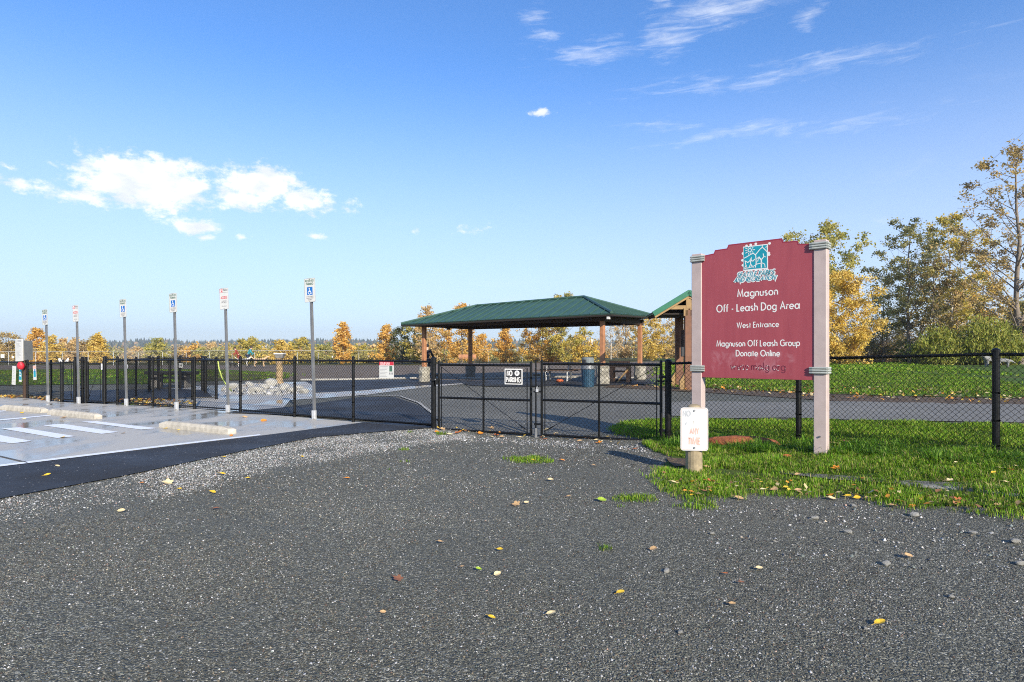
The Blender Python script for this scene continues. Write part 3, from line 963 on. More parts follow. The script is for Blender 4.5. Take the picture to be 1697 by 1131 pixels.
def stroke(mb, pts, w, y, th, cap=True):
    """flat ribbon along pts in the x-z plane, facing -y, standing th proud of y"""
    P2 = [Vector((p[0], p[1])) for p in pts]
    n = len(P2)
    closed = (P2[0] - P2[-1]).length < 1e-6 and n > 3
    L = []; Rr = []
    for i in range(n):
        if closed:
            d0 = P2[i] - P2[i - 1 if i > 0 else n - 2]; d1 = P2[(i + 1) if i < n - 1 else 1] - P2[i]
        else:
            d0 = P2[i] - P2[i - 1] if i > 0 else P2[1] - P2[0]
            d1 = P2[i + 1] - P2[i] if i < n - 1 else P2[-1] - P2[-2]
        d0 = d0.normalized() if d0.length else Vector((1, 0)); d1 = d1.normalized() if d1.length else d0
        n0 = Vector((-d0.y, d0.x)); n1 = Vector((-d1.y, d1.x))
        m = n0 + n1
        m = m.normalized() if m.length > 1e-3 else n0
        k = 1.0 / max(0.45, m.dot(n0))
        L.append(P2[i] + m * w / 2 * k); Rr.append(P2[i] - m * w / 2 * k)
    vs = []
    for a, b in zip(L, Rr):
        vs += [(a.x, y - th, a.y), (b.x, y - th, b.y), (a.x, y, a.y), (b.x, y, b.y)]
    fs = []
    for i in range(n - 1):
        o = i * 4; q = o + 4
        fs += [(o, o + 1, q + 1, q), (o + 1, o + 3, q + 3, q + 1), (o + 2, o, q, q + 2)]
    fs += [(0, 2, 3, 1), ((n - 1) * 4, (n - 1) * 4 + 1, (n - 1) * 4 + 3, (n - 1) * 4 + 2)]
    mb.add(vs, fs)


def text(mb, s, cx, z, cap, width=None, w=0.12, y=0.0, th=0.0015, slant=0.0, sp=0.16, align='c'):
    adv = []
    x = 0
    for ch in s:
        if ch == ' ': x += .42; continue
        a, st = GL[ch]
        adv.append((x, st)); x += a + sp
    total = x - sp
    sx = (width / total) if width else cap
    x0 = cx - total * sx / 2 if align == 'c' else cx
    for q, (ox, st) in enumerate(adv):
        for ln in st:
            stroke(mb, [(x0 + (ox + u) * sx + slant * v * cap, z + v * cap) for u, v in ln], w * cap, y - q * 0.00001, th)
    return mb


def plate_mesh(w, h, t=0.003, r=0.03, z0=0.0, cx=0.0, y=0.0):
    poly = []
    for (ax, az, a0) in ((w / 2 - r, h - r, 0), (-w / 2 + r, h - r, 90), (-w / 2 + r, r, 180), (w / 2 - r, r, 270)):
        for k in range(5):
            a = R(a0 + k * 22.5)
            poly.append((cx + ax + r * math.cos(a), z0 + az + r * math.sin(a)))
    return MB().prism_xz(poly, y, y + t)


def rect_frame(mb, w, h, z0, y, lw=0.004, inset=0.008, r=0.02, cx=0):
    pts = []
    for (ax, az, a0) in ((w / 2 - r - inset, h - r - inset, 0), (-w / 2 + r + inset, h - r - inset, 90), (-w / 2 + r + inset, r + inset, 180), (w / 2 - r - inset, r + inset, 270)):
        for k in range(4):
            a = R(a0 + k * 30)
            pts.append((cx + ax + r * math.cos(a), z0 + az + r * math.sin(a)))
    pts.append(pts[0])
    stroke(mb, pts, lw, y, 0.0008)


# ------------------------------------------------------------------ the big park sign
A = (2.75, 8.9); B = (4.0, 7.8)
LB = math.hypot(B[0] - A[0], B[1] - A[1]); ANG = math.atan2(B[1] - A[1], B[0] - A[0])
zA = g(*A)
sg = thing('park_sign', 'big maroon park sign on two pale mauve posts, lettered Magnuson Off - Leash Dog Area', 'sign', (A[0], A[1], zA), ANG)
dzB = g(*B) - zA


def zz(py):  # height above the sign's foot for a pixel row at mid board
    return CAM_H + (586 - py) / 1000.0 * 8.32 - zA


ZB, ZT = 1.07 - zA, 2.86 - zA
PW = 0.155
part('post', MB().box((0, 0, (ZT + 0.02) / 2 - 0.15), (PW, 0.14, ZT + 0.32)), M['post_paint'], sg, bev=0.008)
part('post', MB().box((LB, 0, (ZT + 0.02) / 2 - 0.15 + dzB / 2), (PW, 0.14, ZT + 0.32 - dzB)), M['post_paint'], sg, bev=0.008)
bx0, bx1 = 0.075, LB - 0.075
W0 = bx1 - bx0
prof = [(bx0, ZB), (bx1, ZB), (bx1, ZT - .02)]
for u, dz in ((0.875, 0.0), (0.865, 0.045), (0.75, 0.05), (0.735, 0.10), (0.265, 0.10), (0.25, 0.05), (0.135, 0.045), (0.125, 0.0)):
    prof.append((bx0 + W0 * u, ZT + dz))
prof.append((bx0, ZT - .02))
bd = MB().prism_xz(prof, -0.058, -0.025)
bo = part('board', bd, M['board'], sg, bev=0.003)
top_edge = [(x, z + 0.0) for x, z in prof[2:]]
em = MB(); stroke(em, [(x * 1.0, z - 0.008) for x, z in top_edge], 0.016, -0.0581, 0.001)
part('board_edge', em, M['board_edge'], sg)
for (x, s) in ((0, 1), (LB, -1)):
    for z in (ZT - 0.055, ZB + 0.13):
        sm = MB()
        for k in range(3):
            zc = z + (k - 1) * 0.031
            x0_, x1_ = x - s * 0.084, x + s * 0.125
            sm.tube([(x0_, -0.082, zc), (x + s * .085, -0.082, zc), (x1_, -0.074, zc)], 0.0145, 10)
            sm.tube([(x0_, -0.082, zc), (x0_, 0.085, zc)], 0.0145, 8)
        part('strap', sm, M['strap'], sg)
part('bolt_head', MB().tube([(LB, -0.07, 0.26 + dzB), (LB, -0.085, 0.26 + dzB)], 0.012, 10), M['galv'], sg)
yb = -0.058
cx = 0.875
for s, py, cap, wd in (('Magnuson', 491, .098, .545), ('Off - Leash Dog Area', 515, .098, 1.12), ('West Entrance', 543, .072, .565),
                       ('Magnuson Off Leash Group', 574, .080, 1.12), ('Donate Online', 590.5, .080, .59)):
    mb = MB(); text(mb, s, cx if wd < 1 else 0.862, zz(py), cap, wd, w=0.145, y=yb, th=0.002)
    part('lettering', mb, M['white_ink'], sg)
mb = MB(); text(mb, 'www.molg.org', 0.875, zz(613.5), .10, .74, w=0.11, y=yb, th=0.0012)
part('ghost_lettering', mb, M['faded_ink'], sg, label='dark worn web address whose white lettering has peeled off')
fl = MB()
rr = random.Random(3)
for k in range(58):
    x = cx - 0.37 + 0.74 * rr.random(); zc = zz(613.5) + 0.068 * rr.random() ** 2.0
    if 0.34 < (x - cx + .37) / .74 < .42: continue
    s = rr.uniform(.003, .009)
    fl.prism_xz([(x - s, zc - s * .6), (x + s, zc - s * .3), (x + s * .4, zc + s * .8)], yb - 0.0022, yb - 0.001)
part('paint_flake', fl, M['white_ink'], sg, label='white remnants of the peeled web address', kind='stuff')
# emblem
ex, ez, es = 0.845, zz(446), 0.315
wb = MB()
wb.prism_xz([(ex - es * .52, ez - .02), (ex + es * .54, ez - .02), (ex + es * .53, ez + es * 1.02), (ex - es * .53, ez + es * 1.02)], yb - 0.0015, yb)
for k, (u, v) in enumerate([(-.54, .2), (-.56, .42), (-.54, .72), (-.38, 1.04), (-.2, 1.06), (.02, 1.08), (.6, 1.03), (.57, .62), (.58, .55)]):
    wb.prism_xz(arc(ex + u * es, ez + v * es, .018, 0, 330, n=9), yb - 0.0014 - k * 1e-5, yb)
part('emblem_backing', wb, M['white_ink'], sg)
tb = MB().prism_xz([(ex - es * .5, ez), (ex + es * .5, ez), (ex + es * .49, ez + es * .98), (ex - es * .5, ez + es * .98)], yb - 0.003, yb - 0.0017)
part('emblem_field', tb, M['teal_ink'], sg)
em = MB()


def es_(pts, w=.03):
    stroke(em, [(ex - es * .5 + u * es, ez + v * es) for u, v in pts], w * es, yb - 0.0031, 0.0012)


es_(arc(.26, .83, .075, 0, 360, n=12))
for a in range(0, 360, 36):
    es_([(.26 + .12 * math.cos(R(a)), .83 + .12 * math.sin(R(a))), (.26 + (.19 + .04 * (a % 72 == 0)) * math.cos(R(a)), .83 + .19 * math.sin(R(a)))])
es_([(0, .5), (.15, .56), (.3, .64), (.42, .68), (.5, .6), (.56, .66), (.7, .82), (.8, .9), (.88, .82), (1, .68)], .035)
es_([(.8, .9), (.8, .98)], .03); es_([(.93, .88), (1, .9)], .03)
es_([(.10, .10), (.06, .38), (.18, .30), (.26, .36), (.33, .5), (.33, .36), (.40, .34), (.48, .42)], .035)
es_([(.22, .05), (.30, .22), (.30, .38)], .035); es_([(.30, .22), (.42, .05)], .035)
es_([(.5, .05), (.54, .24), (.52, .6)], .035); es_([(.54, .40), (.66, .5), (.60, .30)], .03)
es_([(.76, .02), (.76, .36), (.66, .48)], .05); es_([(.76, .36), (.86, .48), (.84, .62)], .04); es_([(.86, .5), (.95, .46)], .03)
es_([(.02, .04), (.2, .06), (.4, .1), (.6, .2), (.8, .22), (.9, .16), (.92, .02)], .03)
es_([(.04, .04), (.08, .22), (.14, .04)], .03); es_([(.14, .04), (.10, .2)], .03)
part('emblem_figures', em, M['white_ink'], sg)
for (s, py, wd, dx) in (('SEATTLE PARKS', 457.5, .50, .0), ('AND RECREATION', 466, .56, -.01)):
    bk = MB(); text(bk, s, ex + dx, zz(py), .058, wd, w=0.62, y=yb - 0.0005, th=0.0012, slant=0.32)
    part('lettering_backing', bk, M['white_ink'], sg)
    ft = MB(); text(ft, s, ex + dx, zz(py), .058, wd, w=0.13, y=yb - 0.0032, th=0.0012, slant=0.32)
    part('lettering', ft, M['teal_ink'], sg)

# ------------------------------------------------------------------ short wooden post with a bleached sign
D = 7.24
nx, ny = at(1149.5, D)
np_ = thing('no_parking_sign', 'bleached white no parking any time sign on a short wooden post in the grass verge', 'sign', (nx, ny, g(nx, ny)), R(-8))
ZN = -g(nx, ny)
tp = ZH(672, D) + ZN
part('post', MB().lathe((0, 0, -0.2), [(0.098, 0), (0.10, .2), (0.092, tp + .17), (0.07, tp + .2), (0.03, tp + .215)], 18), M['wood_post'], np_)
pz0, pz1 = ZH(745, D) + ZN, ZH(674.5, D) + ZN
part('plate', plate_mesh(0.318, pz1 - pz0, 0.003, 0.035, pz0, -0.012, -0.108), M['faded_white'], np_)
fr = MB(); rect_frame(fr, 0.318, pz1 - pz0, pz0, -0.1081, 0.004, 0.010, 0.03, -0.012)
part('border_line', fr, M['faded_red'], np_)
hh = pz1 - pz0
for s, v, cap, wd, mm, w_ in (('NO', .80, .062, .085, 'faded_grey', .2), ('PARKING', .595, .066, .23, 'white_ink', .22), ('ANY', .39, .066, .10, 'faded_red', .18), ('TIME', .15, .072, .14, 'faded_red', .24)):
    mb = MB(); text(mb, s, -0.012 - (.085 if s == 'NO' else 0), pz0 + v * hh, cap, wd, w=w_, y=-0.108, th=0.001)
    part('lettering', mb, M[mm], np_)
part('scuff', MB().prism_xz(arc(-.105, pz0 + .65 * hh, .03, 0, 340, n=9), -0.1088, -0.108), M['faded_grey'], np_)
for v in (.93, .07):
    part('bolt_head', MB().tube([(-0.012, -0.108, pz0 + v * hh), (-0.012, -0.118, pz0 + v * hh)], 0.011, 8), M['galv'], np_)

# ------------------------------------------------------------------ parking signs in a row
FN = R(-25.4)      # the row's bearing


def wheelchair(mb, cx, z, s, y):
    stroke(mb, arc(cx - .02 * s, z + .92 * s, .07 * s, 0, 360, n=8), .08 * s, y, .0008)
    stroke(mb, [(cx - .02 * s, z + .82 * s), (cx - .0 * s, z + .45 * s), (cx + .25 * s, z + .45 * s), (cx + .36 * s, z + .14 * s), (cx + .46 * s, z + .18 * s)], .09 * s, y, .0008)
    stroke(mb, arc(cx + .0 * s, z + .30 * s, .27 * s, 115, 345, n=14), .09 * s, y - .0001, .0008)
    stroke(mb, [(cx + .0 * s, z + .64 * s), (cx + .2 * s, z + .62 * s)], .07 * s, y, .0008)


def parking_sign(label, px, base, top, bot, kind, lean=1.8):
    # ground contact and scale
    x, y = P(px, base)
    d = y
    z = g(x, y)
    t = thing('parking_sign', label, 'sign', (x, y, z), 0, 'parking signs along the fence')
    t.rotation_euler = (R(0.3), -R(lean), FN)
    zt, zb = ZH(top, d) - z, ZH(bot, d) - z
    H = zt - zb; Wd = H * 0.60
    bar = MB()
    # U-channel post: web and two flanges
    for (cx_, cy_, sx, sy) in ((0, 0.0, 0.026, 0.006), (-0.019, 0.014, 0.006, 0.030), (0.019, 0.014, 0.006, 0.030), (-0.031, 0.029, 0.024, 0.005), (0.031, 0.029, 0.024, 0.005)):
        bar.box((cx_, cy_, (zt - 0.05) / 2), (sx, sy, zt - 0.05))
    bar.box((0, 0.012, (zt - .05) / 2), (0.034, 0.016, zt - 0.052))
    part('post', bar, M['galv'], t)
    part('sleeve', MB().box((0, 0.014, 0.10), (0.085, 0.062, 0.20)), M['galv_pale'], t, bev=0.003)
    part('base_bolt', MB().lathe((0.03, -0.03, 0), [(0.02, 0), (0.02, 0.015), (0.01, 0.03)], 8), M['stone_dark'], t)
    part('plate', plate_mesh(Wd, H, 0.003, 0.025, zb, 0, -0.012), M['sign_white'], t)
    yf = -0.012
    fr = MB(); rect_frame(fr, Wd, H, zb, yf, 0.0045, 0.007, 0.02)
    part('border_line', fr, M['green_ink'] if kind == 'stall' else M['grey_ink'], t)
    if kind == 'stall':
        for s, v, cap, wd in (('RESERVED', .845, .042, .24), ('PARKING', .715, .045, .20)):
            mb = MB(); text(mb, s, 0, zb + v * H, cap, wd, w=.2, y=yf, th=.001)
            part('lettering', mb, M['green_ink'], t)
        part('blue_panel', MB().prism_xz([(-.078, zb + .30 * H), (.078, zb + .30 * H), (.078, zb + .63 * H), (-.078, zb + .63 * H)], yf - .001, yf), M['blue_ink'], t)
        mb = MB(); wheelchair(mb, -0.01, zb + .325 * H, .135, yf - .001)
        part('wheelchair_symbol', mb, M['white_ink'], t)
        mb = MB(); text(mb, 'STATE DISABLED', 0, zb + .215 * H, .02, .19, w=.17, y=yf); text(mb, 'PARKING PERMIT', 0, zb + .15 * H, .02, .19, w=.17, y=yf); text(mb, 'REQUIRED', 0, zb + .085 * H, .02, .12, w=.17, y=yf)
        part('lettering', mb, M['grey_ink'], t)
    else:
        part('red_panel', MB().prism_xz([(-Wd / 2 + .012, zb + .79 * H), (-Wd / 2 + .105, zb + .79 * H), (-Wd / 2 + .105, zb + .97 * H), (-Wd / 2 + .012, zb + .97 * H)], yf - .001, yf), M['red_ink'], t)
        mb = MB(); text(mb, 'P', -Wd / 2 + .055, zb + .81 * H, .06, .035, w=.2, y=yf - .001)
        stroke(mb, arc(-Wd / 2 + .058, zb + .875 * H, .038, 0, 360), .007, yf - .0011, .001)
        part('lettering', mb, M['white_ink'], t)
        mb = MB(); text(mb, 'PARKING', .05, zb + .86 * H, .035, .15, w=.2, y=yf); stroke(mb, [(-.04, zb + .79 * H), (Wd / 2 - .01, zb + .79 * H)], .006, yf, .001)
        text(mb, 'AISLE', 0, zb + .30 * H, .06, .17, w=.17, y=yf); text(mb, 'TOW-AWAY', 0, zb + .13 * H, .022, .17, w=.17, y=yf)
        part('lettering', mb, M['grey_ink'], t)
        mb = MB(); text(mb, 'ACCESS', 0, zb + .50 * H, .055, .21, w=.17, y=yf)
        part('lettering', mb, M['red_ink'], t)
    for v in (.95, .05):
        part('bolt_head', MB().tube([(0, yf, zb + v * H), (0, yf - .008, zb + v * H)], .008, 6), M['galv'], t)
    return t


parking_sign('leftmost blue wheelchair parking sign, the farthest of the row', 78, 667, 513, 539, 'stall')
parking_sign('farther of the two red cornered access aisle signs, second post from the left', 129, 670, 506, 533.5, 'aisle')
parking_sign('blue wheelchair parking sign on the third post from the left', 208, 673.5, 496, 526, 'stall')
parking_sign('blue wheelchair parking sign on the fourth post from the left', 291.5, 680, 486, 518, 'stall')
parking_sign('nearer red cornered access aisle sign, just left of the tallest looking sign', 376.5, 685.5, 477.5, 513, 'aisle')
parking_sign('nearest and largest looking blue wheelchair parking sign, rightmost of the row', 519.5, 696, 461, 501, 'stall')

# ------------------------------------------------------------------ wheel stops


def wheel_stop(label, a, b):
    (x0, y0), (x1, y1) = P(*a), P(*b)
    L = math.hypot(x1 - x0, y1 - y0)
    ang = math.atan2(y1 - y0, x1 - x0)
    o_ = MB()
    w, h = 0.17, 0.125
    n = 12
    vs = []; fs = []
    for i in range(n + 1):
        x = L * i / n
        e = 0.07 if i in (0, n) else 0
        xx = x
        tz = h * (0.80 if i in (0, n) else 1) + rr.uniform(-.004, .004)
        xt = x + (0.05 if i == 0 else -0.05 if i == n else 0)
        for (yy, z) in ((-w / 2, 0), (-w / 2 * .97, 0.075), (-w * .30, tz), (w * .30, tz), (w / 2 * .97, .075), (w / 2, 0)):
            vs.append((xx if z < .08 else xt, yy, z))
        if i:
            o = (i - 1) * 6
            for k in range(5):
                fs.append((o + k, o + k + 1, o + 7 + k, o + 6 + k))
    fs.append((0, 1, 2, 3, 4, 5)); fs.append(tuple(n * 6 + k for k in (5, 4, 3, 2, 1, 0)))
    o_.add(vs, fs)
    t = thing('wheel_stop', label, 'wheel stop', (x0, y0, 0.013 + g(x0, y0)), ang, 'concrete wheel stops at the heads of the stalls')
    part('block', o_, M['concrete'], t)
    for k in (.2, .8):
        part('anchor_hole', MB().lathe((L * k, 0, h - 0.004), [(.014, 0), (.014, .006)], 10), M['joint'], t)
    return t


wheel_stop('nearest concrete wheel stop, right of the painted stripes', (270, 709), (384, 721))
wheel_stop('middle concrete wheel stop with a leaf leaning on it, above the painted stripes', (85, 687.5), (162, 696))
wheel_stop('farthest concrete wheel stop, at the left edge of the photo', (6, 679.5), (73, 685.5))

# ------------------------------------------------------------------ notices on the fences


def notice(name, label, cat, px, py0, py1, d, w, base, marks, rz=FN, tilt=0.0, t=0.004):
    x, y = at(px, d)
    zb = ZH(py1, d); H = ZH(py0, d) - zb
    o = thing(name, label, cat, (x, y, zb), rz)
    o.rotation_euler = (0, tilt, rz)
    part('plate', MB().box((0, 0, H / 2), (w, t, H)), base, o, bev=0.001)
    return o, H, -t / 2


o, H, yf = notice('no_parking_plate', 'dark no parking plate with a white rim hanging on the left gate leaf', 'sign', 850.5, 611.5, 637.5, 10.80, 0.345, M['white_ink'], None, math.atan2(-.42, 1))
part('face', plate_mesh(0.31, H - .034, .002, .012, .017, 0, yf - .002), M['black_ink'], o)
mb = MB(); text(mb, 'NO', -.072, H * .56, .085, .10, w=.20, y=yf - .002); text(mb, 'PARKING', 0, H * .15, .085, .28, w=.155, y=yf - .002)
stroke(mb, arc(.07, H * .72, .042, 0, 360, n=18), .011, yf - .002, .001)
mb.prism_xz(arc(.07, H * .72, .036, 0, 350, n=14), yf - .0032, yf - .002)
part('lettering', mb, M['white_ink'], o)
mb = MB(); text(mb, 'P', .07, H * .72 - .024, .048, .026, w=.2, y=yf - .0033); stroke(mb, [(.045, H * .72 + .022), (.095, H * .72 - .022)], .008, yf - .0034, .001)
part('lettering', mb, M['grey_ink'], o)

o, H, yf = notice('rules_notice', 'white and maroon rules notice hanging on the fence left of the gate', 'sign', 640, 600, 627.5, 11.93, 0.345, M['sign_white'], None, math.atan2(-.45, 1))
part('header_band', MB().prism_xz([(-.172, H * .79), (.172, H * .79), (.172, H), (-.172, H)], yf - .001, yf), M['red_ink'], o)
mb = MB()
for s, v in (('DOG AREA RULES', .90), ('PLEASE READ', .82)):
    text(mb, s, -.03, H * v, .02, .22, w=.2, y=yf - .001)
part('lettering', mb, M['white_ink'], o)
mb = MB()
for k in range(8):
    stroke(mb, [(-.155, H * (.71 - k * .085)), (-.155 + rr.uniform(.12, .20), H * (.71 - k * .085))], .006, yf, .0008)
part('small_print', mb, M['grey_ink'], o)
part('photo_panel', MB().prism_xz([(.07, H * .42), (.14, H * .42), (.14, H * .76), (.07, H * .76)], yf - .001, yf), M['green_ink'], o)
mb = MB()
for x_ in (.065, .12):
    mb.prism_xz([(x_, H * .24), (x_ + .032, H * .24), (x_ + .032, H * .36), (x_, H * .36)], yf - .001, yf)
part('small_panel', mb, M['grey_ink'], o)

o, H, yf = notice('paper_notice', 'tilted white paper notice on the far left fence, left of the teal one', 'notice', 22, 607, 638, 19.1, 0.22, M['sign_white'], None, FN, R(4))
mb = MB()
for k in range(9): stroke(mb, [(-.07, H * (.85 - k * .085)), (-.07 + rr.uniform(.08, .14), H * (.85 - k * .085))], .006, yf, .0008)
part('small_print', mb, M['grey_ink'], o)
o, H, yf = notice('paper_notice', 'small teal notice between the white paper and the wooden post', 'notice', 33, 611, 633, 18.9, 0.15, M['sign_white'], None, FN, R(2))
part('teal_band', MB().prism_xz([(-.074, H * .14), (.074, H * .14), (.074, H * .9), (-.074, H * .9)], yf - .001, yf), M['teal_ink'], o)
mb = MB(); text(mb, 'DOG', 0, H * .62, .05, .1, w=.16, y=yf - .001); text(mb, 'PARK', 0, H * .4, .05, .11, w=.16, y=yf - .001)
part('lettering', mb, M['white_ink'], o)
o, H, yf = notice('paper_notice', 'pale blue and pink flyer hanging right of the red bag', 'notice', 57.5, 606, 630, 18.3, 0.17, M['sign_white'], None, FN, R(-4))
part('pink_band', MB().prism_xz([(-.08, H * .78), (.08, H * .78), (.08, H * .97), (-.08, H * .97)], yf - .001, yf), M['faded_red'], o)
part('blue_band', MB().prism_xz([(-.06, H * .2), (.06, H * .2), (.06, H * .62), (-.06, H * .62)], yf - .001, yf), M['teal_ink'], o)
part('dark_spot', MB().prism_xz([(-.01, H * .56), (.045, H * .56), (.045, H * .74), (-.01, H * .74)], yf - .002, yf - .001), M['blue_ink'], o)
for lb, px, py0, py1, d in (('white plastic tag wired to the gate between the second and third signposts', 168, 603, 613, 16.7), ('small white triangular tag on the fence right of the third signpost', 210, 604.5, 611, 16.3), ('small white tag on the walk gate behind the second signpost', 124, 609, 614, 17.3)):
    o, H, yf = notice('fence_tag', lb, 'tag', px, py0, py1, d, 0.06, M['plastic_white'], None)
    part('mark', MB().prism_xz([(-.012, H * .3), (.014, H * .3), (.0, H * .7)], yf - .001, yf), M['grey_ink'], o)
o, H, yf = notice('inner_gate_plate', 'small white plate with dark print on the pen gate, right of the fourth signpost', 'sign', 299, 602.5, 609.5, 20.5, 0.19, M['sign_white'], None)
mb = MB(); text(mb, 'GATE', 0, H * .28, .06, .13, w=.22, y=yf); part('lettering', mb, M['black_ink'], o)

# notice board on a wooden post at far left
x, y = at(40, 18.75)
nb = thing('notice_post', 'brown wooden post at far left carrying two tall grey rule boards', 'sign', (x, y, g(x, y)), FN)
zt = ZH(563, 18.75) - g(x, y)
part('post', MB().box((0, 0.03, (1.50) / 2 - .1), (0.11, 0.11, 1.7)), M['timber_dark'], nb, bev=.006)
z0, z1 = ZH(599, 18.7) - g(x, y), ZH(562, 18.7) - g(x, y)
bo1 = part('rule_board', MB().box((0, 0, (z1 - z0) / 2), (0.42, .02, z1 - z0)), M['sign_white'], nb, bev=.003, loc=(-.15, -.06, z0), rot=(0, R(-2), 0))
mb = MB(); Hh = z1 - z0
mb.prism_xz([(-.17, Hh * .84), (-.14, Hh * .84), (-.14, Hh * .95), (-.17, Hh * .95)], -.012, -.0105)
for k in range(14): stroke(mb, [(-.15, Hh * (.80 - k * .05)), (-.15 + rr.uniform(.15, .28), Hh * (.80 - k * .05))], .007, -.0105, .0008)
for k in range(2): stroke(mb, [(-.08, Hh * (.93 - k * .05)), (.13, Hh * (.93 - k * .05))], .012, -.0105, .0008)
sp = link('small_print', mb.mesh('small_print'), M['grey_ink'], bo1)
part('rule_board', MB().box((0, 0, Hh * .44), (0.02, .34, Hh * .88)), M['sign_back'], nb, bev=.003, loc=(.10, .06, z0 + .03), rot=(0, R(-2), R(25)), label='second grey board seen from its edge')
o = link('red_bag', MB().lathe((0, 0, 0), [(.02, 0), (.11, .03), (.145, .10), (.15, .17), (.12, .23), (.08, .26), (.09, .285), (.03, .29)], 12).mesh('red_bag', True), M['red_bag'], None, (x + .0, y - .12, ZH(613, 18.7)), (R(8), 0, 0), (.72, .55, .85))
tag(o, 'round red bag tied to the wooden notice post at far left', 'bag')
for k, (px, sgn) in enumerate(((100, -1), (109.5, 1))):
    bx_, by_ = at(px, 17.45)
    mb = MB().add([(-.05, 0, 0), (.02, -.03, .02), (.05, 0, .0), (.0, .03, .02), (sgn * .07, 0, .09), (sgn * .03, .02, .11)], [(0, 1, 4), (1, 2, 4), (2, 3, 5), (3, 0, 5), (0, 4, 5), (2, 5, 4)])
    o = link('plastic_bag', mb.mesh('plastic_bag'), M['plastic_white'], None, (bx_, by_, ZH(600, 17.45)))
    tag(o, 'white plastic scrap on the %s side of the first gate post top' % ('left' if sgn < 0 else 'right'), 'plastic bag')
# ------------------------------------------------------------------ the picnic shelter
th = R(-32.9)
U = Vector((math.cos(th), math.sin(th), 0)); Vv = Vector((-U.y, U.x, 0))
C0 = Vector((0.64, 26.84, 0))


def corner(s, t, px=None, py=None):
    """plan position with its depth from the fitted plan"""
    q = C0 + U * s + Vv * t
    d = q.y
    x = (px - 848) / 1000.0 * d if px is not None else q.x
    return x, d, (ZH(py, d) if py is not None else None)


FL = Vector(corner(-5.1, -2.45, 664, 537.5)); FR = Vector(corner(5.1, -2.45, 1013, 519)); BR = Vector(corner(5.1, 2.45, 1083, 524))
RL = Vector(corner(-2.83, 0, 787, 508)); RR_ = Vector(corner(2.83, 0, 967, 493))
BL = Vector((FL.x + BR.x - FR.x, FL.y + BR.y - FR.y, 2.9))
cz = g(0, 27)
sh = thing('picnic_shelter', 'open picnic shelter with a green ribbed metal hip roof on four timber posts', 'shelter', (C0.x, C0.y, cz), 0)
O0 = Vector((C0.x, C0.y, cz))


def loc(v): return v - O0


def roof_face(name, pts, ribs_from, ribs_to, m):
    """slab of roof with standing seams"""
    n = (pts[1] - pts[0]).cross(pts[2] - pts[0]).normalized()
    if n.z < 0: n = -n
    mb = MB()
    k = len(pts)
    vs = [loc(p) for p in pts] + [loc(p - Vector((0, 0, .05))) for p in pts]
    mb.add(vs, [tuple(range(k)), tuple(reversed(range(k, 2 * k)))] + [(i, (i + 1) % k, (i + 1) % k + k, i + k) for i in range(k)])
    return part(name, mb, m, sh), n


roof = [('roof_panel', [FL, FR, RR_, RL], FL, FR), ('roof_panel', [FR, BR, RR_], FR, BR), ('roof_panel', [BR, BL, RL, RR_], BR, BL), ('roof_panel', [BL, FL, RL], BL, FL)]
lbls = ['front roof slope', 'right end roof slope', None, None]
for (nm, pts, e0, e1), lb in zip(roof, lbls):
    o, n = roof_face(nm, pts, e0, e1, M['roof_green'])
    if lb: o['label'] = lb
    # seams run straight up the slope from the eave
    ed = (e1 - e0); L = ed.length; ed.normalize()
    upd = n.cross(ed).normalized()
    if upd.z < 0: upd = -upd
    cnt = int(L / 0.42)
    for i in range(1, cnt):
        a = e0 + ed * (L * i / cnt)
        # walk up until outside the panel
        tmax = 0
        for j in range(1, 80):
            q = a + upd * (j * 0.05)
            inside = True
            for m_ in range(len(pts)):
                p0, p1 = pts[m_], pts[(m_ + 1) % len(pts)]
                cr = (p1 - p0).cross(q - p0).dot(n)
                ref = (p1 - p0).cross((sum(pts, Vector()) / len(pts)) - p0).dot(n)
                if cr * ref < -1e-6: inside = False
            if not inside: break
            tmax = j * 0.05
        if tmax > .15:
            b = a + upd * (tmax - 0.02)
            s = MB()
            A_, B_ = loc(a + n * 0.002), loc(b + n * 0.002)
            w_ = ed * 0.016; h_ = n * 0.035
            s.add([A_ - w_, A_ + w_, B_ + w_, B_ - w_, A_ - w_ * .6 + h_, A_ + w_ * .6 + h_, B_ + w_ * .6 + h_, B_ - w_ * .6 + h_],
                  [(0, 1, 5, 4), (1, 2, 6, 5), (2, 3, 7, 6), (3, 0, 4, 7), (4, 5, 6, 7)])
            me = s.mesh('roof_seam')
            so = link('roof_seam', me, M['roof_green'], o)
for a, b in ((FL, RL), (FR, RR_), (BR, RR_), (BL, RL), (RL, RR_)):
    part('ridge_cap', MB().tube([loc(a + Vector((0, 0, .03))), loc(b + Vector((0, 0, .03)))], 0.06, 6), M['roof_green'], sh)
for a, b in ((FL, FR), (FR, BR), (BR, BL), (BL, FL)):
    mid = (a + b) / 2; L = (b - a).length; an = math.atan2(b.y - a.y, b.x - a.x)
    mb = MB(); d_ = (b - a).normalized() * .0
    for zz_, hh_ in ((-.05, .10),):
        mb.add([loc(a + Vector((0, 0, -.0))), loc(b + Vector((0, 0, -.0))), loc(b + Vector((0, 0, -.10))), loc(a + Vector((0, 0, -.10)))] +
               [loc(q + (Vector((C0.x, C0.y, q.z)) - q).normalized() * .06) for q in (a, b, b - Vector((0, 0, .10)), a - Vector((0, 0, .10)))],
               [(0, 1, 2, 3), (4, 7, 6, 5), (0, 4, 5, 1), (2, 6, 7, 3), (0, 3, 7, 4), (1, 5, 6, 2)])
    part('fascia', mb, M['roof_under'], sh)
COLS = []
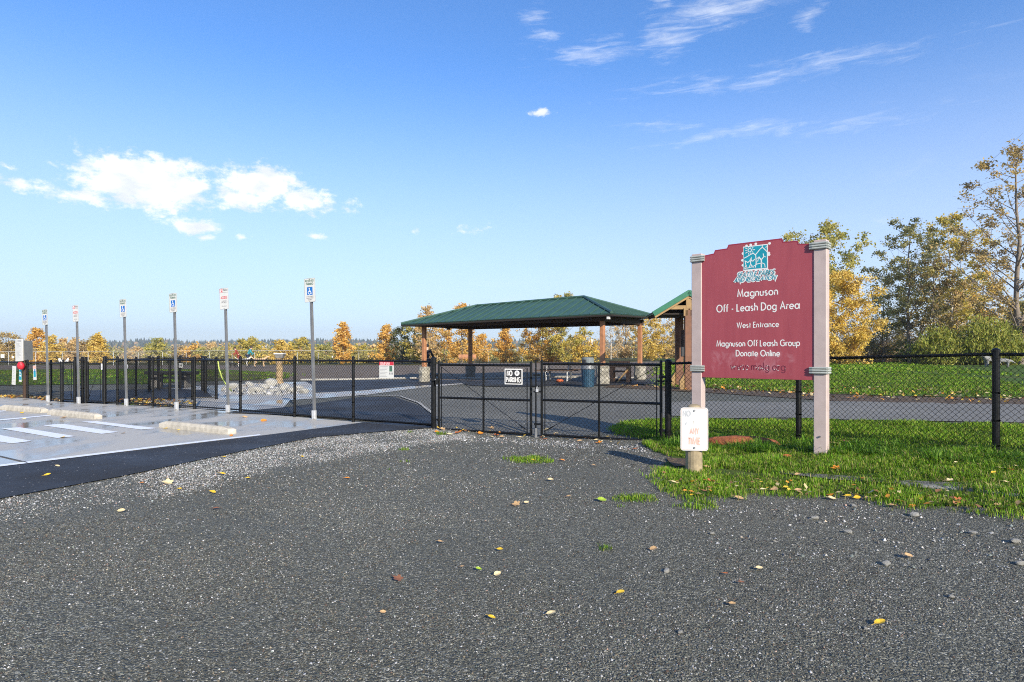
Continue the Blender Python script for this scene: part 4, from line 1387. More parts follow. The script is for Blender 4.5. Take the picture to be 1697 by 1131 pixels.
for (s, t, px, wpx) in ((-4.5, -1.81, 702.5, 10), (-4.5, 1.81, 779, 8), (4.5, -1.81, 998, 9), (4.5, 1.81, 1060, 8)):
    x, d, _ = corner(s, t, px)
    COLS.append(Vector((x, d, g(x, d))))
bz = 2.74
M['pier_stone'] = mat('pier_stone', (.30, .28, .23), .9, var=.5, scale=5, bump=.8, bscale=14, bdist=.05)


def pier(lc, seed):
    r2 = random.Random(seed)
    pf = [(0.26, 0)] + [(0.25 + r2.uniform(-.012, .02), .1 * k) for k in range(1, 8)] + [(0.26, .78), (0.23, .80)]
    mb = MB().lathe((lc.x, lc.y, lc.z - .1), pf, 14)
    mb.v = [(a + r2.uniform(-.02, .02), b + r2.uniform(-.02, .02), c) for a, b, c in mb.v]
    return mb


for i, c in enumerate(COLS):
    lc = loc(c)
    part('stone_pier', pier(lc, 10 + i), M['stone_dark' if i == 1 else 'pier_stone'], sh, bev=0)  # second pier takes a darker stone colour to paint in the roof's shade
    part('post', MB().box((lc.x, lc.y, (bz + cz * 0 - O0.z + lc.z + .68) / 2), (0.165, 0.165, bz - O0.z - lc.z - .68), rz=th), M['timber'], sh, bev=.01)
zb_ = bz - O0.z
for i, j in ((0, 2), (1, 3), (0, 1), (2, 3)):
    a, b = loc(COLS[i]), loc(COLS[j]); a.z = b.z = zb_ + .02
    mid = (a + b) / 2; L = (b - a).length; an = math.atan2(b.y - a.y, b.x - a.x)
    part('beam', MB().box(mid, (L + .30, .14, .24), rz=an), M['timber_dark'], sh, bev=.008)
soff = [loc(v) - Vector((0, 0, .11)) for v in (FL, FR, BR, BL)]
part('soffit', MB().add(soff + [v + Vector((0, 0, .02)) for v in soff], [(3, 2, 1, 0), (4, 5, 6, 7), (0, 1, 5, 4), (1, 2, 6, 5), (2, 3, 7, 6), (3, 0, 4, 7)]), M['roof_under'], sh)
# rafters
for k in range(0):
    f = (k + .5) / 11
    for (e0, e1, s) in ((FL, FR, 1), (BL, BR, -1)):
        a = e0.lerp(e1, f); f2 = min(1, max(0, (f - .22) / .56)); b = RL.lerp(RR_, f2)
        a = loc(a) - Vector((0, 0, .12)); b = loc(b) - Vector((0, 0, .12))
        part('rafter', MB().tube([a, b], .05, 4), M['timber_dark'], sh)
# open king-post truss
for i, j in ((0, 1), (2, 3)):
    a, b = loc(COLS[i]), loc(COLS[j]); mid = (a + b) / 2
    part('king_post', MB().box((mid.x, mid.y, zb_ - .02), (.14, .14, .3), rz=th), M['timber_dark'], sh)
lamp = loc(FR.lerp(C0 + Vector((0, 0, 2.75)), .03)); lamp.z = FR.z - .17 - O0.z
part('corner_bracket', MB().box(lamp, (.11, .11, .11), rz=th), M['wall_white'], sh, bev=.01)

# ------------------------------------------------------------------ the kiosk with the gable roof
D2 = 19.8
kx, ky = at(1140.5, D2)
ks = thing('notice_kiosk', 'timber notice kiosk with a green edged gable roof behind the park sign', 'kiosk', (kx, ky, g(kx, ky)), R(-6))
z0 = -g(kx, ky)
ap = ZH(484.5, D2) + z0; ev = ZH(519, D2) + z0; hw = 1.12
for s in (-1, 1):
    # slope slab, running back
    p0, p1 = (0, ap), (s * hw, ev)
    L = math.hypot(hw, ap - ev); a_ = math.atan2(ap - ev, hw)
    part('roof_panel', MB().box((s * hw / 2, .95, (ap + ev) / 2 + .02), (L + .04, 2.1, .05), ry=s * a_), M['roof_green'], ks, bev=.004)
    part('bargeboard', MB().box((s * hw / 2, -.125, (ap + ev) / 2 - .02), (L + .06, .035, .17), ry=s * a_), M['roof_bright'], ks, bev=.004)
    part('rafter', MB().box((s * hw / 2, -.08, (ap + ev) / 2 - .135), (L - .05, .05, .10), ry=s * a_), M['timber_light'], ks, bev=.004)
    for k in range(3):
        part('rafter', MB().box((s * hw / 2, .45 + .6 * k, (ap + ev) / 2 - .10), (L - .05, .05, .10), ry=s * a_), M['timber_dark'], ks)
part('tie_beam', MB().box((0, -.02, ev + .18), (1.72, .09, .13)), M['timber_light'], ks, bev=.006)
part('king_post', MB().box((0.0, -.03, (ap + ev) / 2 + .03), (.18, .10, ap - ev - .2)), M['timber_light'], ks, bev=.006)
part('bracket_block', MB().box((-0.10, -.06, ev + .02), (.15, .12, .26)).box((.09, -.06, ev + .02), (.13, .12, .26)), M['timber_light'], ks, bev=.01)
for yy in (0, 1.8):
    part('post', MB().box((0, yy, (ev + .1) / 2 - .1), (.26, .24, ev + .3)), M['timber_brown'], ks, bev=.012)
    part('foot_brace', MB().prism_xz([(-.14, 0), (-.30, 0), (-.30, .28), (-.14, .55)], yy - .09, yy + .09).prism_xz([(.14, 0), (.14, .55), (.30, .28), (.30, 0)], yy - .09, yy + .09), M['timber_light'], ks, bev=.01)
part('tie_beam', MB().box((0, .9, ev - .02), (.14, 1.9, .16)), M['timber_dark'], ks)
part('ceiling', MB().box((0, 1.05, ev - .02), (hw * 1.9, 1.95, .05)), M['roof_under'], ks)
part('gable_boarding', MB().prism_xz([(-hw * .92, ev), (hw * .92, ev), (0, ap - .12)], .25, .28), M['roof_under'], ks)
part('notice_panel', MB().box((0.05, .9, 1.55), (.06, 1.3, .9)), M['timber_dark'], ks, bev=.01)
part('leaflet_box', MB().box((-.18, .0, 1.25), (.12, .16, .32)), M['black_ink'], ks, bev=.01)

# ------------------------------------------------------------------ bin, bench, tables
D3 = 21.5
bx, by = at(974, D3)
bn = thing('litter_bin', 'dark blue litter bin with a grey domed lid and liner showing, beside the shelter post', 'bin', (bx, by, g(bx, by)), 0)
part('body', MB().lathe((0, 0, 0), [(.19, 0), (.20, .02), (.235, .66), (.24, .68)], 20), M['bin_blue'], bn)
rib = MB()
for k in range(20):
    a = 2 * PI * k / 20
    rib.tube([(.198 * math.cos(a), .198 * math.sin(a), .03), (.236 * math.cos(a), .236 * math.sin(a), .64)], .008, 4)
part('ribs', rib, M['bin_blue'], bn)
part('liner', MB().lathe((0, 0, 0), [(.243, .64), (.252, .66), (.248, .78), (.235, .80)], 20), M['galv'], bn)
part('lid', MB().lathe((0, 0, 0), [(.235, .80), (.24, .82), (.215, .83), (.215, 1.02), (.20, 1.05), (.12, 1.07), (.0, 1.075)], 20), M['bin_grey'], bn)
part('opening', MB().box((-.16, -.16, .92), (.14, .09, .12), rz=R(-45)), M['black_ink'], bn)

bx, by = at(1027, 24.0)
be = thing('wooden_bench', 'chunky orange brown timber bench with a leaning pale board, between the two right shelter posts', 'bench', (bx, by, g(bx, by)), R(-20))
for x in (-.30, .34):
    part('leg', MB().box((x, -.18, .36), (.13, .09, .72)), M['timber'], be, bev=.008)
    part('leg', MB().box((x, .25, .30), (.13, .09, .60)), M['timber'], be, bev=.008)
part('seat', MB().box((-.15, .02, .44), (1.1, .46, .06)), M['timber_dark'], be, bev=.006)
part('back_board', MB().box((.02, -.23, .66), (.82, .04, .12)), M['timber'], be, bev=.006)
part('back_board', MB().box((.02, -.23, .80), (.82, .04, .12)), M['timber'], be, bev=.006)
part('stretcher', MB().box((0, .03, .08), (.9, .08, .09)), M['timber_dark'], be)
part('leaning_board', MB().box((.22, -.30, .36), (.06, .05, .90), ry=R(38)), M['timber_light'], be, bev=.004)

bx, by = at(925, 25.5)
pt = thing('picnic_table', 'thin topped picnic table with bent galvanised tube legs under the shelter', 'picnic table', (bx, by, g(bx, by)), R(-12))
for k in range(4): part('top_plank', MB().box((0, -.27 + k * .18, .75), (1.8, .165, .04)), M['timber_dark'], pt)
for s in (-1, 1):
    part('seat_plank', MB().box((0, s * .68, .45), (1.8, .24, .04)), M['timber_dark'], pt)
for x in (-.45, .45):
    part('leg', MB().tube([(x, -.72, .43), (x, -.80, .02), (x, -.55, .02), (x, -.25, .72)], .024, 8), M['galv'], pt)
    part('leg', MB().tube([(x, .72, .43), (x, .80, .02), (x, .55, .02), (x, .25, .72)], .024, 8), M['galv'], pt)
    part('leg_brace', MB().tube([(x, -.6, .2), (x, .6, .2)], .018, 8), M['galv'], pt)
bx, by = at(927, 24.5)
o = link('play_ball', MB().lathe((0, 0, 0), [(.03, 0), (.12, .02), (.16, .06), (.14, .10), (.07, .13), (.02, .135)], 12).mesh('play_ball', True), mat('dull_orange_plastic', (.45, .10, .03), .7), None, (bx, by, g(bx, by)))
tag(o, 'orange deflated ball on the asphalt under the picnic table', 'ball')

# dark slab bench in the pen
bx, by = at(284, 24.0)
t = thing('stone_bench', 'long dark slab bench on pale stone blocks seen through the pen fence', 'bench', (bx, by, g(bx, by)), R(-6))
part('slab', MB().box((0, 0, .58), (2.0, .5, .13)), M['slab_shade'], t, bev=.01)
part('slab', MB().box((0.1, -.2, .40), (1.7, .25, .07)), M['slab_shade'], t, bev=.01)
for x in (-.62, .55):
    part('stone_block', MB().box((x, 0, .26), (.30, .36, .54)), M['stone_dark'], t, bev=.03)

# stone drinking fountain
D4 = 26.0
bx, by = at(462.5, D4)
t = thing('drinking_fountain', 'slim tan stone drinking fountain column with a pale basin on top, among the white rocks', 'drinking fountain', (bx, by, g(bx, by)), 0)
zt = ZH(590, D4) - g(bx, by)
prof = [(.20, 0), (.17, .1)] + [(.13 + .025 * math.sin(k * 2.3) + .015 * rr.random(), .1 + (zt - .2) * k / 11) for k in range(1, 12)]
co = MB().lathe((0, 0, 0), prof, 10)
co.v = [(x + rr.uniform(-.015, .015), y + rr.uniform(-.015, .015), z) for x, y, z in co.v]
part('column', co, mat('tan_rubble_stone', (.34, .24, .13), .9, var=.5, scale=9, bump=.8, bscale=20, bdist=.03), t)
part('basin', MB().box((0.02, 0, zt - .02), (.30, .24, .16), taper=1.15), M['stone_dark'], t, bev=.015)
part('basin_rim', MB().box((0.02, 0, zt + .085), (.42, .34, .05)), M['wall_white'], t, bev=.01)

# ------------------------------------------------------------------ rocks
def rock_mesh(seed, m_=14):
    r_ = random.Random(seed)
    bm = bmesh.new()
    bmesh.ops.create_icosphere(bm, subdivisions=2, radius=1)
    dirs = [Vector((r_.gauss(0, 1), r_.gauss(0, 1), r_.gauss(0, 1))).normalized() for _ in range(m_)]
    hs_ = [r_.uniform(.62, .9) for _ in dirs]
    for v in bm.verts:
        for d, h in zip(dirs, hs_):
            q = v.co.dot(d)
            if q > h: v.co -= d * (q - h)
    me = bpy.data.meshes.new('rock'); bm.to_mesh(me); bm.free()
    me.materials.append(M['rock'])
    return me


rock_meshes = [rock_mesh(k) for k in range(5)]
rocks = [(386, 645, .30, 'rounded white rock just behind the red cornered aisle sign post'), (399, 651, .22, 'low white rock at the near left end of the rock border'),
         (412, 641, .26, 'white rock in the left half of the rock border'), (424, 652, .34, 'flat pale slab rock lying along the front of the border'),
         (436, 646, .30, 'white rock left of the largest boulder'), (447, 641, .42, 'largest white boulder, left of the drinking fountain'),
         (452, 652, .25, 'white rock in front of the largest boulder'), (471, 646, .30, 'white rock at the foot of the drinking fountain'),
         (482, 650, .26, 'white rock right of the drinking fountain'), (494, 647, .24, 'small pale rock near the right end of the border'),
         (503, 651, .20, 'rightmost small pale rock of the border'), (372, 648, .2, 'small white rock at the far left end of the border'), (462, 655, .16, 'small white stone lying nearest the fence in the border')]
for k, (px, py, s, lb) in enumerate(rocks):
    x, y = P(px, py)
    o = link('rock', rock_meshes[k % 5], None, None, (x, y, g(x, y) + s * .25), (rr.uniform(-.2, .2), rr.uniform(-.2, .2), rr.uniform(0, 6)), (s * 1.0, s * .8, s * .58))
    tag(o, lb, 'rock', 'white rocks of the border beyond the fence')

# hose leaning on the fence
x, y = at(361, 17.8)
zt = ZH(600, 17.8)
o = link('hose', MB().tube([(0, 0, 1.2), (.02, 0, 1.0), (.05, .1, .75), (.12, .25, .48), (.20, .45, .28)], .02, 8).mesh('hose', True), M['hose'], None, (x, y, g(x, y) - .02))
tag(o, 'yellow green hose curving down from the fence rail behind the aisle sign', 'hose')

# ------------------------------------------------------------------ people and dogs


def skinned(name, joints, edges, m, parent, sub=1, root=0):
    me = bpy.data.meshes.new(name)
    me.from_pydata([j[0] for j in joints], edges, [])
    o = bpy.data.objects.new(name, me); col.objects.link(o)
    sk = o.modifiers.new('skin', 'SKIN'); sk.use_smooth_shade = True
    for v, j in zip(me.skin_vertices[0].data, joints):
        v.radius = (j[1], j[1] if len(j) < 3 else j[2])
        v.use_root = False
    me.skin_vertices[0].data[root].use_root = True
    if sub:
        s = o.modifiers.new('sub', 'SUBSURF'); s.levels = sub; s.render_levels = sub
    bpy.context.view_layer.update()
    dg = bpy.context.evaluated_depsgraph_get()
    me2 = bpy.data.meshes.new_from_object(o.evaluated_get(dg))
    me2.name = name
    me2.materials.clear(); me2.materials.append(m)
    o.modifiers.clear(); o.data = me2
    o.parent = parent
    return o


def person(label, x, y, h, rz, jacket, trousers, pose='stand', hat=None, hair='hair_dark', zoff=0.0):
    t = thing('person', label, 'person', (x, y, g(x, y) + zoff), rz, 'people in the dog area')
    k = h / 1.75
    fw = {'stand': 0.0, 'lean': 0.28, 'bend': 0.5}[pose]   # forward (local -y)
    sh_z = 1.43 - fw * .25
    hip = Vector((0, 0, .93)); chest = Vector((0, -fw * .6, 1.28 - fw * .15)); neck = Vector((0, -fw * .85, 1.49 - fw * .3)); head = Vector((0, -fw * 1.05 - .02, 1.63 - fw * .32))
    la = [Vector((-.19, -fw * .75, sh_z)), Vector((-.25, -fw * .75 - .10, 1.17 - fw * .3)), Vector((-.20, -fw * .75 - .34, 1.06 - fw * .1))]
    ra = [Vector((.19, -fw * .75, sh_z)), Vector((.26, -fw * .75 - .02, 1.15 - fw * .2)), Vector((.24, -fw * .75 - .12, .92 - fw * .1))]
    ll = [Vector((-.10, 0, .88)), Vector((-.12, -.04, .49)), Vector((-.12, .02, .08)), Vector((-.13, -.14, .04))]
    rl = [Vector((.10, 0, .88)), Vector((.12, -.03, .49)), Vector((.14, .10, .08)), Vector((.15, -.06, .04))]
    J = [(hip, .13, .10), (chest, .15, .11), (neck, .06, .06), (head - Vector((0, 0, .03)), .075, .085), (head + Vector((0, 0, .07)), .07, .085),
         (la[0], .055), (la[1], .042), (la[2], .03), (la[2] + Vector((0, -.08, -.02)), .03),
         (ra[0], .055), (ra[1], .042), (ra[2], .03), (ra[2] + Vector((0, -.02, -.09)), .03),
         (ll[0], .085), (ll[1], .055), (ll[2], .038), (ll[3], .035), (rl[0], .085), (rl[1], .055), (rl[2], .038), (rl[3], .035)]
    E = [(0, 1), (1, 2), (2, 3), (3, 4), (1, 5), (5, 6), (6, 7), (7, 8), (1, 9), (9, 10), (10, 11), (11, 12), (0, 13), (13, 14), (14, 15), (15, 16), (0, 17), (17, 18), (18, 19), (19, 20)]
    sc_ = lambda j: (tuple(j[0] * k),) + tuple(q * k for q in j[1:])
    skinned('body', [sc_(j) for j in J], E, M['skin'], t)
    Jk = [(hip + Vector((0, 0, -.04)), .16, .13), (hip.lerp(chest, .5), .155, .125), (chest, .18, .135), (neck - Vector((0, 0, .04)), .08, .08),
          (la[0], .078), (la[1], .062), (la[2], .05), (ra[0], .078), (ra[1], .062), (ra[2], .05)]
    skinned('jacket', [sc_(j) for j in Jk], [(0, 1), (1, 2), (2, 3), (2, 4), (4, 5), (5, 6), (2, 7), (7, 8), (8, 9)], M[jacket], t)
    Jt = [(hip, .15, .12), (ll[0], .105), (ll[1], .078), (ll[2] + Vector((0, 0, .02)), .06), (rl[0], .105), (rl[1], .078), (rl[2] + Vector((0, 0, .02)), .06)]
    skinned('trousers', [sc_(j) for j in Jt], [(0, 1), (1, 2), (2, 3), (0, 4), (4, 5), (5, 6)], M[trousers], t)
    for q in (ll, rl):
        part('shoe', MB().box(tuple((q[2] + Vector((0, -.07, -.035))) * k), (.10 * k, .27 * k, .09 * k), taper=.8), M['cloth_black'], t, bev=.02)
    hp = head * k + Vector((0, .02, .05)) * k
    part('hair', MB().lathe(tuple(hp), [(.02, -.10 * k), (.085 * k, -.06 * k), (.098 * k, .0), (.09 * k, .06 * k), (.05 * k, .10 * k), (.01, .112 * k)], 12), M[hat or hair], t, smooth=True)
    return t


def dog(label, x, y, L, rz, fur, shag=1.0, head_down=0.0, zoff=0.0, legs=None, face=None):
    """L: body length; the dog faces local +x"""
    t = thing('dog', label, 'dog', (x, y, g(x, y) + zoff), rz, 'dogs in the dog area')
    k = L
    H = .72
    J = [((-.42, 0, H), .15 * shag, .14 * shag), ((-.05, 0, H - .02), .14 * shag, .14 * shag), ((.38, 0, H + .0), .17 * shag, .16 * shag), ((.60, 0, H + .16 - head_down * .3), .10 * shag, .10 * shag),
         ((.76, 0, H + .30 - head_down * .55), .10 * shag, .10), ((.92, 0, H + .25 - head_down * .62), .055, .05), ((1.0, 0, H + .23 - head_down * .66), .045, .04)]
    E = [(0, 1), (1, 2), (2, 3), (3, 4), (4, 5), (5, 6)]
    for s in (-1, 1):
        b = len(J)
        J += [((.38, s * .10, H - .15), .09 * shag), ((.36, s * .11, .36), .05 * shag), ((.39, s * .11, .05), .038 * shag), ((.45, s * .11, .03), .036)]
        E += [(2, b), (b, b + 1), (b + 1, b + 2), (b + 2, b + 3)]
        b = len(J)
        J += [((-.40, s * .11, H - .16), .11 * shag), ((-.30, s * .12, .42), .06 * shag), ((-.50, s * .12, .27), .038 * shag), ((-.46, s * .12, .05), .034 * shag), ((-.40, s * .12, .03), .034)]
        E += [(0, b), (b, b + 1), (b + 1, b + 2), (b + 2, b + 3), (b + 3, b + 4)]
    b = len(J)
    J += [((-.58, 0, H + .08), .045 * shag), ((-.74, 0, H + .20), .04 * shag), ((-.84, 0, H + .36), .025 * shag)]
    E += [(0, b), (b, b + 1), (b + 1, b + 2)]
    skinned('body', [(tuple(c * k for c in j[0]),) + tuple(q * k for q in j[1:]) for j in J], E, M[fur], t)
    hx, hz = .74, H + .36 - head_down * .55
    for s in (-1, 1):
        part('ear', MB().add([((hx) * k, s * .05 * k, hz * k), ((hx - .08) * k, s * .09 * k, hz * k), ((hx - .03) * k, s * .14 * k, (hz - .13) * k), ((hx - .03) * k, s * .07 * k, (hz - .02) * k)],
                             [(0, 1, 2), (0, 2, 3), (1, 3, 2), (0, 3, 1)]), M[face or fur], t)
    part('nose', MB().lathe((1.03 * k, 0, (H + .22 - head_down * .66) * k), [(.02 * k, 0), (.03 * k, .02 * k), (.015 * k, .04 * k)], 8), M['fur_black'], t)
    return t


x, y = at(395, 50); person('person in a maroon jacket leaning forward, left of the one in teal', x, y, 1.66, R(-70), 'cloth_maroon', 'cloth_maroon', 'lean', zoff=.12)
x, y = at(410, 50); person('person in a teal jacket bending towards the white dog', x, y, 1.74, R(75) * -1 + PI, 'cloth_teal', 'cloth_navy', 'lean', zoff=.12)
x, y = at(707.5, 33); person('person in black standing half behind the left front shelter post', x, y, 1.74, R(160), 'cloth_black', 'cloth_black', 'stand', hat='cloth_black')
x, y = at(402.5, 49.3); dog('white dog between the two people on the brown field', x, y, .75, R(20), 'fur_white', zoff=.1)
x, y = at(430, 48.5); dog('pale tan dog standing alone right of the person in teal', x, y, .8, R(8), 'fur_tan', zoff=.1)
x, y = at(385, 48); dog('black dog low down at the feet of the person in maroon', x, y, .5, R(170), 'fur_black')
x, y = at(1641, 43); dog('shaggy grey dog with its back showing above the rail, left of the fence post', x, y, .80, R(185), 'fur_grey', 1.7)
x, y = at(1662, 42); dog('shaggy grey and white dog, head lowered, right of the same fence post', x, y, .70, R(-20), 'fur_grey', 1.7, .8, face='fur_white')

# ------------------------------------------------------------------ the far fence
bs = {}


def far_fence():
    a = (-95.0, 73.5); b = (40.0, 118.0)
    L = math.hypot(b[0] - a[0], b[1] - a[1]); ang = math.atan2(b[1] - a[1], b[0] - a[0])
    z0 = g(*a)
    t = thing('far_fence', 'long pale grey chain-link fence across the far side of the field', 'fence', (a[0], a[1], z0))
    n = int(L / 3.05)
    H = 1.82
    me = MB().tube([(0, 0, -.2), (0, 0, H + .06)], .035, 6).mesh('post')
    for i in range(n + 1):
        x, y = a[0] + (b[0] - a[0]) * i / n, a[1] + (b[1] - a[1]) * i / n
        link('post', me, M['wire_grey'], t, (x - a[0], y - a[1], g(x, y) - z0))
    part('top_rail', MB().tube([(0, 0, H), (b[0] - a[0], b[1] - a[1], g(*b) - z0 + H)], .026, 6), M['wire_grey'], t)
    cl = chain_link(L, 0.03, H, 0, g(*b) - z0, 0.15, .0042)
    o = link('chain_link', cl, M['wire_grey'], t, (0, 0, 0), (0, 0, ang)); o['kind'] = 'stuff'
    u = Vector((b[0] - a[0], b[1] - a[1])) / L
    for px in (5, 551, 611, 733, 846, 22):
        p = (px - 848) / 1000.0
        # intersection with the fence line
        s = (p * a[1] - a[0]) / (u.x - p * u.y)
        q = Vector((a[0], a[1])) + u * s
        pl = thing('small_sign', {5: 'small square white sign on the far fence at the left edge', 551: 'tiny white sign on the far fence right of the tallest signpost', 611: 'tiny white sign on the far fence above the rules notice',
                                  733: 'tiny white sign on the far fence between the two left shelter posts', 846: 'tiny white sign on the far fence above the no parking plate', 22: 'tiny white sign on the far fence beside the grey rule boards'}[px], 'sign', (q.x, q.y - .12, g(q.x, q.y) + 1.0), ang)
        s_ = .42 if px == 5 else .24
        part('plate', MB().box((0, 0, .2 if px != 5 else .35), (s_, .02, s_ * 1.15)), M['sign_white'], pl, bev=.003)
        mb = MB(); stroke(mb, [(-s_ * .3, .2 if px != 5 else .35), (s_ * .3, .2 if px != 5 else .35)], .02, -.0105, .001)
        part('print', mb, M['grey_ink'], pl)


far_fence()
x, y = at(774, 66)
t = thing('wooden_bench', 'small reddish bench far off on the field, left of the second shelter post', 'bench', (x, y, g(x, y) + .2), R(5))
part('seat', MB().box((0, 0, .45), (1.9, .45, .06)), M['timber'], t); part('back', MB().box((0, .22, .75), (1.9, .05, .35)), M['timber'], t)
for s in (-.8, .8): part('leg', MB().box((s, 0, .2), (.08, .4, .45)), M['timber_dark'], t)

# ------------------------------------------------------------------ far buildings


def building(label, px0, px1, pyt, d, depth=10, wins=4, roof='flat', nm='building', h=None):
    x0, y0 = at(px0, d); x1, _ = at(px1, d)
    z = -.4
    H = ZH(pyt, d) - z
    W = x1 - x0
    t = thing(nm, label, 'building', ((x0 + x1) / 2, d, z), R(rr.uniform(-6, 6)))
    part('wall', MB().box((0, depth / 2, H / 2), (W, depth, H)), M['wall_white'], t)
    if roof == 'flat':
        part('roof', MB().box((0, depth / 2, H + .12), (W + .5, depth + .5, .24)), M['concrete_pale'], t)
    else:
        part('roof', MB().add([(-W / 2 - .3, -.3, H), (W / 2 + .3, -.3, H), (W / 2 + .3, depth + .3, H), (-W / 2 - .3, depth + .3, H), (-W / 2 - .3, depth / 2, H + 1.6), (W / 2 + .3, depth / 2, H + 1.6)],
                              [(0, 1, 5, 4), (2, 3, 4, 5), (1, 2, 5), (3, 0, 4), (3, 2, 1, 0)]), M['concrete_pale'], t)
    for k in range(wins):
        xx = -W / 2 + W * (k + .5) / wins
        part('window', MB().box((xx, -.02, H * .62), (W / wins * .45, .08, H * .22)), M['window_dark'], t)
    part('door', MB().box((W * .3 - W / wins * .5, -.03, 1.05), (1.0, .08, 2.1)), M['grey_ink'], t)
    return t


building('long white low building behind the far fence, behind the fourth signpost', 262, 312, 586.5, 150, 9, 6)
building('white low shed behind the far fence, right of the people', 442, 482, 588.5, 150, 8, 3, 'gable')
building('long white building beyond the fence between the second shelter post and the orange tree', 803, 826, 581, 230, 12, 5)
building('white building beyond the trees right of the orange cone tree', 852, 884, 582, 230, 12, 5, 'gable')
building('low white building behind the big orange trees, above the blue bin', 948, 990, 588, 150, 9, 5)
building('small pale house high on the ridge, right of the orange trees', 975, 982, 562, 900, 8, 2, 'gable')
building('pale house behind the sparse trees near the right shelter posts', 1030, 1052, 587, 160, 8, 3, 'gable')

# ------------------------------------------------------------------ trees


def tri_tubes(paths, n=5):
    mb = MB()
    for pts, rs in paths:
        mb.tube(pts, rs, n, caps=False)
    return mb


PAL = {
    'orange': [(.68, .40, .09), (.74, .47, .12), (.60, .32, .06), (.76, .54, .18), (.52, .34, .11)],
    'gold': [(.64, .45, .08), (.72, .53, .12), (.56, .38, .07), (.50, .38, .10), (.76, .58, .20)],
    'paleorange': [(.62, .43, .19), (.68, .49, .23), (.52, .35, .15), (.48, .37, .21), (.70, .55, .31)],
    'olive': [(.38, .36, .10), (.48, .42, .11), (.28, .30, .09), (.58, .50, .14), (.22, .23, .08)],
    'olivegold': [(.50, .41, .09), (.60, .47, .11), (.36, .33, .09), (.66, .52, .14), (.28, .28, .09)],
    'brown': [(.42, .31, .14), (.54, .40, .17), (.30, .23, .11), (.60, .46, .20), (.24, .18, .09)],
    'green': [(.085, .13, .03), (.12, .16, .04), (.06, .10, .025), (.17, .20, .05), (.05, .08, .02)],
    'darkgreen': [(.06, .085, .035), (.085, .11, .04), (.045, .065, .03), (.12, .13, .05), (.10, .09, .04)],
    'dusk': [(.36, .34, .15), (.46, .42, .18), (.27, .27, .14), (.55, .48, .18), (.22, .22, .12)],
    'bush': [(.22, .26, .045), (.30, .33, .055), (.36, .37, .08), (.14, .18, .03), (.42, .40, .10)],
    'bare': [(.44, .36, .26), (.52, .42, .29), (.38, .30, .20), (.58, .45, .26), (.34, .28, .20)],
}
PROF = {
    'cone': lambda t: max(.05, (1 - t) ** .8) * min(1, t / .12 + .45),
    'oval': lambda t: math.sqrt(max(0.02, 1 - (2 * t - 1) ** 2)) * .98 + .04,
    'round': lambda t: math.sqrt(max(0.03, 1 - (1.7 * t - .7) ** 2 if t > .41 else 1 - (.41 - t) ** 2 * 2.2)),
    'vase': lambda t: min(1, .35 + t * .95) * math.sqrt(max(.05, 1 - max(0, (t - .7) / .3) ** 2)),
    'poplar': lambda t: min(1, .55 + t * 1.1) * max(.12, (1 - t) ** .55) * 1.15,
}


